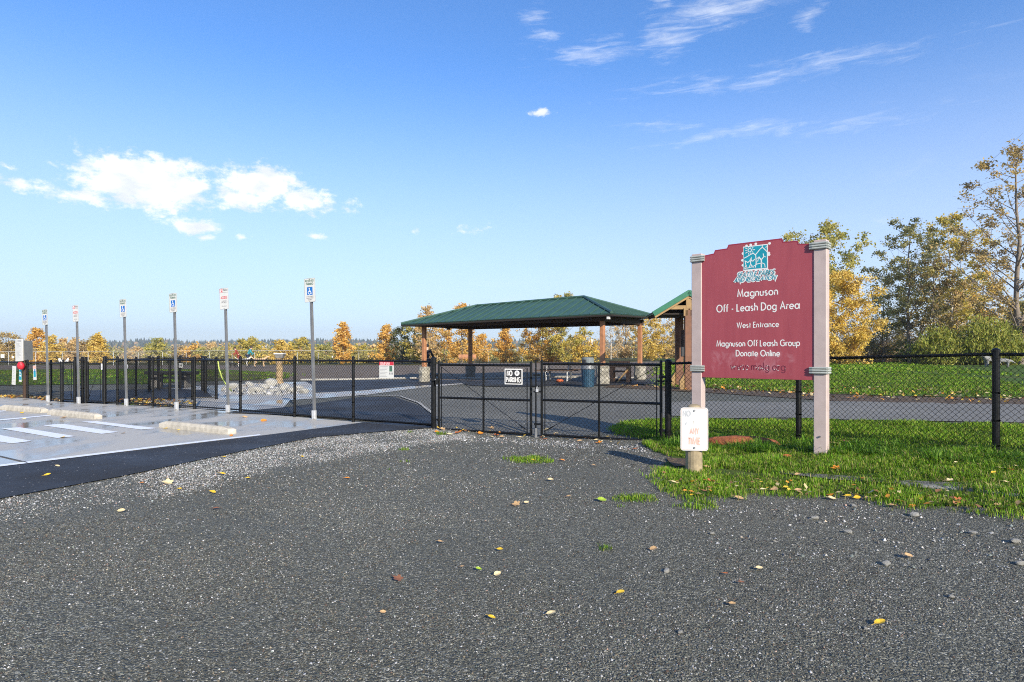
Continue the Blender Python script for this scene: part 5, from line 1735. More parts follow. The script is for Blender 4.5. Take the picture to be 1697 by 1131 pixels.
def tree(name, label, px, pyt, wpx, d, pal='orange', prof='cone', base=None, clear=0.12, limbs=26, leaves=4500, leaf=.16, seed=1, trunk='bark_wood', gap=.55, clump=.5, lean=0.0, cat='tree', group=None, tr=None, multi=1, zoff=0, twig=True):
    x, y = at(px, d)
    z = g(x, y) + zoff
    H = ZH(pyt, d) - z
    Wd = wpx / 1000.0 * d / 2.0
    r_ = np.random.RandomState(seed)
    t = thing(name, label, cat, (x, y, z), 0, group)
    paths = []
    tr = tr or max(.05, H * .014)
    stems = []
    for s_ in range(multi):
        a0 = r_.uniform(0, 6.28); sp = (Wd * .35 if multi > 1 else 0)
        top = Vector((math.cos(a0) * sp + lean * H, math.sin(a0) * sp * .6, H * (1.0 if s_ == 0 else r_.uniform(.75, .95))))
        bse = Vector((math.cos(a0) * sp * .12, math.sin(a0) * sp * .12, -.3))
        pts = []
        for i in range(8):
            f = i / 7
            p = bse.lerp(top, f)
            p += Vector((r_.normal(0, .012 * H), r_.normal(0, .012 * H), 0)) * (f * (1 - f) * 3)
            pts.append(p)
        rs = [tr * (1.15 if i == 0 else 1) * (1 - i / 7) ** .8 + .012 for i in range(8)]
        if multi > 1: rs = [q * .7 for q in rs]
        paths.append((pts, rs)); stems.append(pts)
    nodes = []; wts = []
    fn = PROF[prof]
    for i in range(limbs):
        f = clear + (1 - clear) * ((i + r_.uniform(0, 1)) / limbs)
        tt = (f - clear) / (1 - clear)
        st = stems[r_.randint(len(stems))]
        az = i * 2.399 + r_.normal(0, .35)
        rad = Wd * fn(tt) * r_.uniform(.72, 1.08)
        zt = H * (clear + (1 - clear) * tt)
        zs = max(H * clear * .8, zt - rad * r_.uniform(.5, 1.1))
        fi = min(6.999, max(0, (zs + .3) / (H + .3) * 7)); k = int(fi)
        p0 = st[k].lerp(st[k + 1], fi - k)
        p2 = Vector((st[min(7, k + 1)].x * .6 + math.cos(az) * rad, st[min(7, k + 1)].y * .6 + math.sin(az) * rad, zt))
        p1 = p0.lerp(p2, .5) + Vector((0, 0, -.06 * rad + r_.normal(0, .05 * rad)))
        rl = max(.014, tr * .38 * (1 - tt * .7))
        paths.append(([p0, p0.lerp(p1, .6), p1, p2], [rl, rl * .75, rl * .55, rl * .2]))
        nsub = 5
        for j in range(nsub):
            ff = .35 + .65 * (j + r_.uniform(0, 1)) / nsub
            q = p1.lerp(p2, (ff - .5) * 2) if ff > .5 else p0.lerp(p1, ff * 2)
            off = Vector((r_.normal(), r_.normal(), r_.normal() * .7 + .25)) * (rad * .30 + .15 * clump)
            e = q + off
            if twig: paths.append(([q, q.lerp(e, .5) + Vector((0, 0, .03)), e], [rl * .35, rl * .22, .008]))
            nodes.append(q.lerp(e, .75)); wts.append(r_.uniform(.15, 1.0) ** (1 + gap))
            if j == nsub - 1: nodes.append(p2); wts.append(r_.uniform(.2, 1) ** (1 + gap))
    wood = tri_tubes(paths, 5)
    part('trunk', wood, M[trunk], t, smooth=True)
    nodes = np.array([list(v) for v in nodes]); w = np.array(wts); w /= w.sum()
    idx = r_.choice(len(nodes), leaves, p=w)
    cl_ = clump * (0.45 + 0.05 * Wd)
    C = nodes[idx] + r_.normal(0, 1, (leaves, 3)) * np.array([cl_, cl_, cl_ * .75])
    pc = np.array(PAL[pal])
    node_c = pc[r_.randint(len(pc), size=len(nodes))]
    cc = node_c[idx] * .55 + pc[r_.randint(len(pc), size=leaves)] * .45
    cc *= r_.uniform(.75, 1.25, (leaves, 1))
    foliage_mesh('crown', C, cc, leaf, r_, t)
    return t


def foliage_mesh(name, C, cc, leaf, r_, parent, updown=.0, stretch=1.35):
    n = len(C)
    a = r_.normal(0, 1, (n, 3)); a /= np.linalg.norm(a, axis=1)[:, None]
    b = r_.normal(0, 1, (n, 3)); b -= (a * b).sum(1)[:, None] * a; b /= np.linalg.norm(b, axis=1)[:, None]
    s = leaf * r_.uniform(.55, 1.25, (n, 1))
    a = a * s * stretch * .5; b = b * s * .5
    nn = np.cross(a, b); nn = nn / (np.linalg.norm(nn, axis=1)[:, None] + 1e-9) * s * .12
    V = np.stack([C - a, C + b * .9 + nn, C + a, C - b * .9 + nn], 1).reshape(-1, 3)
    i = np.arange(n)[:, None] * 4
    F = np.concatenate([i + np.array([[0, 1, 2]]), i + np.array([[0, 2, 3]])], 0)
    me = np_mesh(name, V, F, np.repeat(np.clip(cc, 0, 1), 4, axis=0))
    o = link(name, me, M['foliage'], parent)
    o['kind'] = 'stuff'
    return o


GF = 'autumn trees beyond the far fence'
far = [  # px, top, width, depth, palette, profile, leaves, label
    (14, 553, 36, 105, 'brown', 'round', 2200, 'dark brown tree at the very left edge, behind the grey rule boards'),
    (60, 545, 40, 100, 'orange', 'cone', 3400, 'orange spire shaped tree just right of the rule boards'),
    (86, 559, 24, 98, 'gold', 'oval', 1700, 'narrow golden tree against the right side of the orange spire tree'),
    (114, 563, 46, 110, 'paleorange', 'round', 2300, 'brownish orange round tree behind the second signpost'),
    (142, 566, 30, 112, 'brown', 'round', 1500, 'small brown tree left of the bright golden cone tree'),
    (161, 555, 34, 96, 'gold', 'cone', 3400, 'bright golden cone tree between the second and third signposts'),
    (226, 581, 40, 105, 'bare', 'round', 900, 'low leafless bush right of the third signpost'),
    (262, 562, 26, 108, 'olive', 'oval', 1900, 'dark olive tree standing inside a bare thicket, left of the fourth signpost'),
    (322, 572, 60, 120, 'bare', 'round', 1400, 'wide bare pinkish tree right of the fourth signpost'),
    (350, 571, 50, 118, 'paleorange', 'round', 1700, 'pale peach tree left of the nearer aisle sign'),
    (414, 562, 42, 100, 'olivegold', 'round', 3200, 'round olive gold tree rising behind the person in teal'),
    (466, 566, 34, 98, 'gold', 'round', 3000, 'round bright yellow tree above the drinking fountain'),
    (500, 561, 34, 104, 'olivegold', 'oval', 2200, 'olive tan tree left of the nearest signpost'),
    (535, 571, 40, 108, 'olive', 'round', 1600, 'low olive tree right of the nearest signpost'),
    (568, 535, 34, 95, 'orange', 'cone', 3800, 'tall orange cone tree standing alone mid way to the shelter'),
    (601, 572, 38, 106, 'olivegold', 'round', 1700, 'low olive gold tree between the two orange cone trees'),
    (640, 539, 40, 96, 'orange', 'cone', 3800, 'orange cone tree left of the shelter roof tip'),
    (664, 540, 26, 92, 'darkgreen', 'oval', 1900, 'grey green tree under the shelter roof tip'),
    (686, 541, 38, 90, 'olivegold', 'oval', 3000, 'olive gold tree left of the left front shelter post'),
    (707, 507, 36, 86, 'paleorange', 'poplar', 3000, 'tall pale orange tree rising over the left end of the shelter roof'),
    (736, 545, 44, 96, 'orange', 'round', 2600, 'orange tree seen between the two left shelter posts'),
    (765, 505, 44, 84, 'orange', 'poplar', 4000, 'orange tree whose top shows above the left slope of the shelter roof'),
    (795, 556, 32, 104, 'orange', 'round', 2000, 'small orange tree right of the second shelter post'),
    (837, 541, 42, 92, 'orange', 'cone', 4000, 'orange cone tree seen under the middle of the shelter roof'),
    (898, 536, 58, 84, 'orange', 'round', 5200, 'broad orange tree above the gate latch'),
    (930, 489, 60, 80, 'olivegold', 'oval', 6800, 'tall olive gold tree whose top shows above the shelter ridge'),
    (962, 556, 46, 86, 'gold', 'round', 3200, 'golden tree just left of the third shelter post'),
    (1012, 528, 40, 100, 'bare', 'vase', 1500, 'thin nearly bare tree just right of the third shelter post'),
    (1036, 532, 44, 104, 'paleorange', 'oval', 2400, 'pale tan tree between the two right shelter posts'),
    (1078, 522, 46, 82, 'gold', 'oval', 3200, 'yellow orange tree right of the fourth shelter post'),
    (1100, 520, 60, 98, 'paleorange', 'vase', 3200, 'tall pale sparse tree behind the kiosk'),
    (1128, 530, 40, 90, 'brown', 'oval', 2000, 'brownish tree filling the gap left of the kiosk post'),
]
for k, (px, top, w, d, pal, pr, nl, lb) in enumerate(far):
    tree('autumn_tree', lb, px, top, w * 1.35, d, pal, pr, leaves=int(nl * 1.1), leaf=.0030 * d * (.8 if pal != 'bare' else .5), limbs=22, seed=100 + k, group=GF, clump=.42, trunk='bark_wood' if pal != 'bare' else 'bark_pale', clear=.08, twig=(pal in ('bare', 'paleorange') or px > 1000 or w > 40))

# the scrub line beyond the far fence: countable bushes
SHR = []
px = -50; k = 0
pals = ['brown', 'olive', 'paleorange', 'orange', 'bare', 'olivegold', 'dusk']
names_ = {'brown': 'brown', 'olive': 'olive', 'paleorange': 'peach coloured', 'orange': 'orange', 'bare': 'leafless grey', 'olivegold': 'olive gold', 'dusk': 'dull grey green'}
place = [(-50, 'at the left edge of the photo'), (60, 'below the orange spire tree'), (130, 'behind the second signpost'), (200, 'around the third signpost'), (270, 'behind the white low building'), (340, 'left of the nearer aisle sign'),
         (400, 'behind the two people'), (440, 'behind the tan dog'), (500, 'around the nearest signpost'), (560, 'below the lone tall cone tree'), (620, 'above the rules notice'), (690, 'behind the left front shelter post'), (740, 'between the left shelter posts'),
         (800, 'right of the second shelter post'), (850, 'above the no parking plate'), (900, 'behind the gate latch'), (960, 'behind the blue bin'), (1010, 'between the right shelter posts'), (1080, 'left of the kiosk')]
while px < 1150:
    pal = pals[(k * 5 + k // 3) % 7]
    w = rr.uniform(34, 60)
    where = [q[1] for q in place if q[0] <= px][-1]
    d_ = rr.uniform(112, 138)
    top = rr.uniform(574, 584)
    tree('shrub', '%s low shrub %s%s' % (names_[pal], where, ['', ', nearer right', ', set back', ', half hidden'][k % 4]), px, top, w, d_, pal, 'round', leaves=1100, leaf=.36, limbs=12, seed=500 + k, clear=0.02, clump=.75, cat='shrub', group='scrub beyond the far fence', zoff=-.3, twig=False)
    px += w * .5; k += 1

# the nearer trees at right
tree('birch_tree', 'tall sparse brown leaved tree at the right edge of the photo', 1692, 246, 190, 52, 'brown', 'oval', leaves=11500, leaf=.165, limbs=52, seed=21, clear=.16, clump=.34, gap=1.3, lean=-.03, trunk='bark_wood')
tree('birch_tree', 'green leaved tree with a straight trunk, left of the yellowing one', 1506, 366, 112, 60, 'dusk', 'oval', leaves=8500, leaf=.17, limbs=40, seed=22, clear=.26, clump=.32, gap=1.0, tr=.16)
tree('birch_tree', 'yellowing tree with a pale forked trunk, tallest in the middle of the right group', 1572, 359, 124, 62, 'olivegold', 'oval', leaves=12500, leaf=.17, limbs=46, seed=23, clear=.20, clump=.34, gap=.9, trunk='bark_pale', tr=.17)
tree('birch_tree', 'dark stemmed tree between the straight trunk and the pale trunk', 1542, 430, 84, 58, 'brown', 'oval', leaves=3600, leaf=.17, limbs=26, seed=24, clear=.22, clump=.36, gap=1.1, tr=.13, lean=.03)
tree('birch_tree', 'open branched tree rising above the top right corner of the park sign', 1362, 377, 136, 56, 'olive', 'vase', leaves=8500, leaf=.17, limbs=30, seed=25, clear=.52, clump=.40, gap=1.0, tr=.13, trunk='bark_pale')
tree('birch_tree', 'dense golden multi stemmed tree right behind the park sign', 1392, 452, 112, 52, 'gold', 'oval', leaves=19000, leaf=.15, limbs=44, seed=26, clear=.04, clump=.40, gap=.2, multi=3, trunk='bark_pale')
tree('birch_tree', 'yellow leaved slim tree just left of the golden multi stemmed one', 1330, 470, 90, 60, 'gold', 'oval', leaves=9000, leaf=.17, limbs=26, seed=27, clear=.04, clump=.42, gap=.3, multi=2)
tree('birch_tree', 'thin dull green tree with many twigs, left of the straight trunk', 1462, 448, 78, 64, 'dusk', 'oval', leaves=5000, leaf=.15, limbs=34, seed=28, clear=.12, clump=.40, gap=1.1, multi=2)
tree('birch_tree', 'orange tinged low tree under the pale forked trunk', 1580, 478, 76, 66, 'paleorange', 'round', leaves=6500, leaf=.18, limbs=24, seed=29, clear=.10, clump=.48, gap=.7)
tree('birch_tree', 'golden low branched tree left of the tall edge tree', 1628, 452, 66, 68, 'gold', 'vase', leaves=5500, leaf=.19, limbs=22, seed=30, clear=.2, clump=.48, gap=.8)
tree('birch_tree', 'dull brown tree low at the right edge', 1700, 500, 80, 60, 'dusk', 'round', leaves=8000, leaf=.18, limbs=26, seed=31, clear=.05, clump=.5, gap=.5)
tree('birch_tree', 'bare twiggy thicket tree under the thin dull green tree', 1440, 530, 90, 66, 'bare', 'round', leaves=4200, leaf=.14, limbs=34, seed=32, clear=.02, clump=.5, gap=.6, multi=3)
tree('birch_tree', 'bare twiggy thicket tree behind the straight trunk', 1500, 545, 90, 70, 'bare', 'round', leaves=5200, leaf=.16, limbs=34, seed=33, clear=.02, clump=.5, gap=.6, multi=3)


def bush(label, px, top, wpx, d, pal, n, seed):
    """upright whippy willow bush"""
    x, y = at(px, d); z = g(x, y); H = ZH(top, d) - z; Wd = wpx / 1000 * d / 2
    t = thing('willow_bush', label, 'bush', (x, y, z), 0, 'willow bushes at the edge of the meadow')
    r_ = np.random.RandomState(seed)
    C = []; paths = []
    K = 520
    for k in range(K):
        az = r_.uniform(0, 2 * PI); f = math.sqrt(r_.uniform(0, 1))
        b = np.array([math.cos(az) * f * Wd * .62, math.sin(az) * f * Wd * .5, 0])
        hh = H * math.sqrt(max(.08, 1 - (f * .92) ** 2)) * r_.uniform(.55, 1.06)
        e = b + np.array([math.cos(az) * f * Wd * .42 + r_.normal(0, .12), math.sin(az) * f * Wd * .3, hh])
        if k % 6 == 0: paths.append(([Vector(b), Vector((b + e) / 2 + np.array([0, 0, .1])), Vector(e)], [.02, .014, .006]))
        m = n // K
        u = r_.uniform(.12, 1.0, (m, 1))
        C.append(b + (e - b) * u + r_.normal(0, .13, (m, 3)))
    C = np.concatenate(C)
    part('stems', tri_tubes(paths, 4), M['bark_wood'], t)
    pc = np.array(PAL[pal]); cc = pc[r_.randint(len(pc), size=len(C))] * r_.uniform(.7, 1.3, (len(C), 1))
    nn = len(C)
    a = r_.normal(0, .55, (nn, 3)); a[:, 2] += 1.0; a /= np.linalg.norm(a, axis=1)[:, None]
    b = r_.normal(0, 1, (nn, 3)); b -= (a * b).sum(1)[:, None] * a; b /= np.linalg.norm(b, axis=1)[:, None]
    s = r_.uniform(.10, .2, (nn, 1))
    V = np.stack([C - a * s, C + b * s * .28, C + a * s, C - b * s * .28], 1).reshape(-1, 3)
    i = np.arange(nn)[:, None] * 4
    F = np.concatenate([i + np.array([[0, 1, 2]]), i + np.array([[0, 2, 3]])], 0)
    o = link('leaves', np_mesh('leaves', V, F, np.repeat(np.clip(cc, 0, 1), 4, axis=0)), M['foliage'], t); o['kind'] = 'stuff'


bush('smaller green willow bush, left of the bigger one', 1558, 541, 84, 50, 'bush', 15000, 41)
bush('bigger feathery green willow bush at right, above the shaggy dogs', 1634, 523, 112, 49, 'bush', 22000, 42)
for k, (px, top, w, d, pal, lb) in enumerate([(1200, 562, 90, 78, 'olive', 'low olive shrub hidden mostly behind the park sign'), (1300, 566, 80, 76, 'brown', 'low brown shrub behind the right half of the park sign'),
        (1400, 572, 70, 66, 'paleorange', 'pale low shrub under the golden multi stemmed tree'), (1452, 570, 70, 66, 'bare', 'leafless low shrub left of the straight trunk'), (1530, 574, 80, 60, 'green', 'dark green low shrub at the foot of the dark stemmed tree'),
        (1600, 574, 90, 56, 'darkgreen', 'dark hedge clump below the two willow bushes'), (1690, 558, 80, 54, 'olive', 'brownish undergrowth clump at the right edge'), (1750, 540, 80, 56, 'darkgreen', 'dark undergrowth clump beyond the right edge'), (1160, 560, 60, 88, 'paleorange', 'pale shrub just right of the kiosk post')]):
    tree('shrub', lb, px, top, w, d, pal, 'round', leaves=4200, leaf=.17, limbs=16, seed=700 + k, clear=0.01, clump=.6, gap=.2, cat='shrub', group='undergrowth along the meadow', zoff=-.1, twig=False)

# ------------------------------------------------------------------ hills
import mathutils.noise as mn


def ridge_h(px):
    """photo row of the wooded skyline (tree tops)"""
    pts = [(-700, 566), (0, 580), (140, 580), (180, 575), (215, 565), (262, 560), (300, 562), (330, 571), (352, 568), (380, 561), (430, 561), (520, 560), (620, 561), (700, 562), (800, 563), (880, 561), (980, 562), (1080, 565), (1200, 566), (1400, 566), (1697, 568), (2500, 566)]
    for a, b in zip(pts, pts[1:]):
        if a[0] <= px <= b[0]: return a[1] + (b[1] - a[1]) * (px - a[0]) / (b[0] - a[0])
    return 570


DH = 1500.0
XS = np.linspace(-2300, 2600, 150); YS = [900, 1050, 1180, 1300, 1400, 1500, 1620, 1760]


def hill_z(x, y):
    px = 848 + 1000 * x / 1500.0
    top = (586 - ridge_h(px)) / 1000 * DH + CAM_H - 13
    f = [0.0, .22, .48, .74, .92, 1.0, .97, .85]
    t = np.interp(y, YS, f)
    return -3 + (top + 3) * t + mn.noise(Vector((x * .004, y * .004, 0))) * 3 * t


V = []; F = []
for y in YS:
    for x in XS: V.append((x, y, hill_z(x, y)))
nx_ = len(XS)
for j in range(len(YS) - 1):
    for i in range(nx_ - 1): F.append((j * nx_ + i, j * nx_ + i + 1, (j + 1) * nx_ + i + 1, (j + 1) * nx_ + i))
me = np_mesh('hills', V, F, smooth=True)
o = link('hills', me, mat('wooded_hillside', (.045, .06, .035), .95, var=.5, scale=.03)); tag(o, kind='structure')
# conifers and broadleaf crowns on the hills
r_ = np.random.RandomState(5)
n = 9500
xs = r_.uniform(-2000, 1500, n); ys = 930 + (1540 - 930) * r_.uniform(0, 1, n) ** .8
zs = np.array([hill_z(a, b) for a, b in zip(xs, ys)])
con = r_.uniform(0, 1, n) < .55
h = np.where(con, r_.uniform(7, 15, n), r_.uniform(5, 9, n)); w = np.where(con, h * .27, h * .62)
K = 5
ang = np.arange(K) * 2 * PI / K
V = np.zeros((n, K * 2 + 1, 3))
jit = r_.uniform(.75, 1.2, (n, K))
V[:, :K, 0] = xs[:, None] + np.cos(ang) * w[:, None] * jit; V[:, :K, 1] = ys[:, None] + np.sin(ang) * w[:, None] * jit; V[:, :K, 2] = (zs + h * .08)[:, None] - 1
wm = np.where(con, w * .55, w * .95)
V[:, K:2 * K, 0] = xs[:, None] + np.cos(ang) * wm[:, None] * jit; V[:, K:2 * K, 1] = ys[:, None] + np.sin(ang) * wm[:, None] * jit; V[:, K:2 * K, 2] = (zs + h * np.where(con, .5, .62))[:, None]
V[:, 2 * K] = np.stack([xs, ys, zs + h], 1)
f = []
for k in range(K):
    k2 = (k + 1) % K
    f += [(k, k2, K + k2), (k, K + k2, K + k), (K + k, K + k2, 2 * K)]
f = np.array(f)
F = (np.arange(n)[:, None, None] * (2 * K + 1) + f[None]).reshape(-1, 3)
pc = np.where(con[:, None], np.array([[.045, .065, .042]]), np.array([[.10, .10, .05]])) * r_.uniform(.6, 1.5, (n, 1))
aut = (~con) & (r_.uniform(0, 1, n) < .4); pc[aut] = np.array([.26, .17, .08]) * r_.uniform(.7, 1.3, (aut.sum(), 1))
me = np_mesh('hill_forest', V.reshape(-1, 3), F, np.repeat(pc, 2 * K + 1, axis=0))
o = link('hill_forest', me, mat_attr('hill_foliage', .9)); tag(o, 'dark wooded ridge of conifers fading to blue along the horizon', 'forest', kind='stuff')
# scattered houses on the slope
for k, (px, py) in enumerate([(352, 577), (440, 573), (476, 571), (700, 575), (1146, 574)]):
    d = 1080 + 20 * k
    x, y = at(px, d)
    z = hill_z(x, y)
    t = thing('house', ['white house on the slope above the nearer aisle sign', 'white house on the slope above the olive gold tree', 'pale house on the slope above the yellow tree', 'pale house on the slope behind the left shelter post', 'pale house on the slope left of the park sign'][k], 'house', (x, y, ZH(py, d) - 4), R(rr.uniform(-30, 30)))
    part('wall', MB().box((0, 0, 0), (11, 8, 9)), M['wall_white'], t)
    part('roof', MB().add([(-6, -4.6, 4.5), (6, -4.6, 4.5), (6, 4.6, 4.5), (-6, 4.6, 4.5), (-6, 0, 7.4), (6, 0, 7.4)], [(0, 1, 5, 4), (2, 3, 4, 5), (1, 2, 5), (3, 0, 4), (3, 2, 1, 0)]), M['stone_dark'], t)
    for q in (-3, 0, 3): part('window', MB().box((q, -4.02, .8), (1.4, .1, 1.6)), M['window_dark'], t)

# ------------------------------------------------------------------ grass blades


def in_poly(px, py, poly):
    inside = np.zeros(len(px), dtype=bool)
    n = len(poly); j = n - 1
    for i in range(n):
        xi, yi = poly[i]; xj, yj = poly[j]
        c = ((yi > py) != (yj > py)) & (px < (xj - xi) * (py - yi) / (yj - yi + 1e-12) + xi)
        inside ^= c
        j = i
    return inside


gv = np.vectorize(g)


def grass(name, label, poly, dens, h, w, pal, seed, off=0.01, nscale=1.2, holes=0.0, lean=.45, edge_soft=0.0):
    r_ = np.random.RandomState(seed)
    P_ = np.array(poly)
    x0, y0 = P_.min(0) - edge_soft; x1, y1 = P_.max(0) + edge_soft
    n = int((x1 - x0) * (y1 - y0) * dens)
    x = r_.uniform(x0, x1, n); y = r_.uniform(y0, y1, n)
    jx = np.sin(x * 7.1 + y * 3.3) * .05 + np.sin(x * 17.0 - y * 11.0) * .03 + r_.normal(0, edge_soft, n)
    jy = np.cos(x * 6.3 - y * 5.1) * .06 + r_.normal(0, edge_soft, n)
    k = in_poly(x + jx, y + jy, poly)
    x, y = x[k], y[k]
    # patchiness from real noise
    nz = np.array([mn.noise(Vector((a * nscale, b * nscale, seed))) for a, b in zip(x, y)])
    n2 = np.array([mn.noise(Vector((a * nscale * 4.3, b * nscale * 4.3, seed + 9))) for a, b in zip(x, y)])
    keep = (nz * .6 + n2 * .6 + .5 > holes + r_.uniform(-.1, .1, len(x)))
    x, y, nz, n2 = x[keep], y[keep], nz[keep], n2[keep]
    n = len(x)
    z = gv(x, y) + off
    hh = h * (0.75 + .7 * nz + .5 * n2) * r_.uniform(.5, 1.3, n); hh = np.clip(hh, h * .25, h * 2.1)
    a = r_.uniform(0, 2 * PI, n)
    d = np.stack([np.cos(a), np.sin(a)], 1)
    s = np.stack([-d[:, 1], d[:, 0]], 1)
    ln = hh * r_.uniform(.1, 1.0, n) * lean * 1.7
    ww = w * r_.uniform(.6, 1.3, n)
    b = np.stack([x, y], 1)
    V = np.zeros((n, 5, 3))
    V[:, 0, :2] = b - s * ww[:, None] / 2; V[:, 1, :2] = b + s * ww[:, None] / 2
    m = b + d * (ln * .35)[:, None]
    V[:, 2, :2] = m - s * ww[:, None] * .42; V[:, 3, :2] = m + s * ww[:, None] * .42
    V[:, 4, :2] = b + d * ln[:, None]
    V[:, 0, 2] = V[:, 1, 2] = z - .005
    V[:, 2, 2] = V[:, 3, 2] = z + hh * .62
    V[:, 4, 2] = z + hh * np.clip(1 - ln / (hh + 1e-6) * .35, .45, 1)
    i = np.arange(n)[:, None] * 5
    F = np.concatenate([i + np.array([[0, 1, 3]]), i + np.array([[0, 3, 2]]), i + np.array([[2, 3, 4]])], 0)
    pc = np.array(pal)
    c = pc[r_.randint(len(pc), size=n)] * (1 + .55 * nz[:, None]) * r_.uniform(.75, 1.25, (n, 1))
    me = np_mesh(name, V.reshape(-1, 3), F, np.repeat(np.clip(c, 0, 1), 5, axis=0))
    o = link(name, me, M['blade'])
    tag(o, label, 'grass', kind='stuff')
    return o, n


GP = [(.13, .25, .016), (.17, .32, .020), (.09, .19, .012), (.24, .36, .03), (.06, .14, .012), (.32, .36, .07)]
GPD = [(.16, .17, .05), (.11, .14, .03), (.21, .19, .07), (.08, .12, .03)]
front = pp((1064, 737), (1096, 724), (1150, 724), (1323, 737), (1500, 747), (1650, 757), (1760, 766), (1900, 785), (1900, 860), (1697, 832), (1560, 815), (1480, 808), (1440, 806), (1400, 797), (1290, 789), (1200, 780), (1160, 783), (1148, 778), (1148, 764), (1100, 757), (1086, 752))
grass('verge_grass', 'lush uneven green grass on the verge between kerb and fence', front, 5600, .085, .0065, GP + [(.15, .32, .02), (.36, .31, .13)], 1, nscale=1.9, holes=.10, lean=.6)
grass('long_grass', 'long coarse grass tufts along the foot of the right fence', pp((1080, 740), (1200, 728), (1323, 737), (1500, 747), (1650, 758), (1760, 768), (1900, 790), (1900, 800), (1700, 782), (1500, 766), (1323, 756), (1150, 748)), 1900, .17, .008, [(.07, .17, .012), (.10, .24, .015), (.20, .33, .05), (.05, .12, .012)], 11, nscale=2.2, holes=.35, lean=1.1)
strip2 = pp((1086, 800), (1084, 775), (1120, 778), (1160, 785), (1290, 792), (1400, 801), (1480, 810), (1560, 817), (1697, 834), (1900, 862), (1900, 880), (1697, 856), (1560, 848), (1500, 845), (1440, 830), (1360, 823), (1250, 821), (1215, 826), (1180, 832), (1120, 826))
grass('verge_grass', 'narrower strip of short bright grass along the gravel edge', strip2, 5200, .055, .006, GP + [(.17, .34, .02), (.36, .31, .13)], 2, nscale=2.6, holes=.22, edge_soft=.07)
back = pp((1012, 716), (1030, 701), (1100, 695), (1250, 699), (1420, 700), (1697, 707), (1900, 713), (1900, 780), (1650, 755), (1323, 736), (1100, 724), (1060, 728), (1020, 722))
grass('verge_grass', 'bright grass just behind the right fence', back, 2500, .075, .0095, GP, 3, nscale=1.2, edge_soft=.05)
mead = pp((1095, 641), (1200, 645), (1320, 651), (1450, 656), (1697, 660), (1850, 662)) + [(22, 30), (14, 30), (6.5, 26)]
grass('meadow_grass', 'sunlit meadow grass beyond the gravel path', mead, 330, .10, .022, GP + [(.05, .11, .015), (.20, .19, .07)], 4, nscale=.9, holes=.22, edge_soft=.3)
mead2 = [(7, 29), (24, 29), (38, 58), (16, 62)]
grass('meadow_grass', 'farther meadow grass reaching back to the bushes', mead2, 45, .13, .075, GP, 5, nscale=.25, edge_soft=.5)
lawn = pp((-20, 638), (240, 636), (334, 631), (400, 630), (474, 627), (476, 620), (360, 614), (200, 613), (-40, 615))
grass('lawn_grass', 'green lawn grass behind the far left fence', lawn, 55, .09, .05, GPD + GP[:3], 6, nscale=.3, holes=.25, edge_soft=.5)
TUF = [(738, 720, .16, 'small green tuft with leaves at the foot of the left gate post'), (874, 763, .30, 'flat green tuft alone in the gravel in front of the gate'), (667, 746, .10, 'small green tuft on the gravel left of the flat tuft'),
       (648, 780, .07, 'tiny green tuft in the gravel, nearest the left'), (1050, 829, .20, 'short grass patch spreading onto the gravel left of the verge'), (1030, 842, .07, 'tiny green sprig left of the spreading patch'), (1010, 908, .08, 'faint green sprig in the middle of the gravel'), (1155, 838, .22, 'thin grass patch below the short wooden post'),
       (670, 765, .06, 'tiny flat sprig right below the small gravel tuft'), (676, 717, .07, 'tiny green sprig by the crushed stone, left of the gate post'), (218, 670, .25, 'mossy green tuft at the fence foot near the third signpost')]
for k, (px, py, r0, lb) in enumerate(TUF):
    x, y = P(px, py)
    el = [(x + r0 * math.cos(a), y + r0 * .8 * math.sin(a)) for a in np.linspace(0, 2 * PI, 12, endpoint=False)]
    grass('grass_tuft', lb, el, 4600, .050 if k != 0 else .07, .006, GP, 60 + k, nscale=5, holes=.25, off=0.0, edge_soft=r0 * .15)

# ------------------------------------------------------------------ gravel stones as real pieces


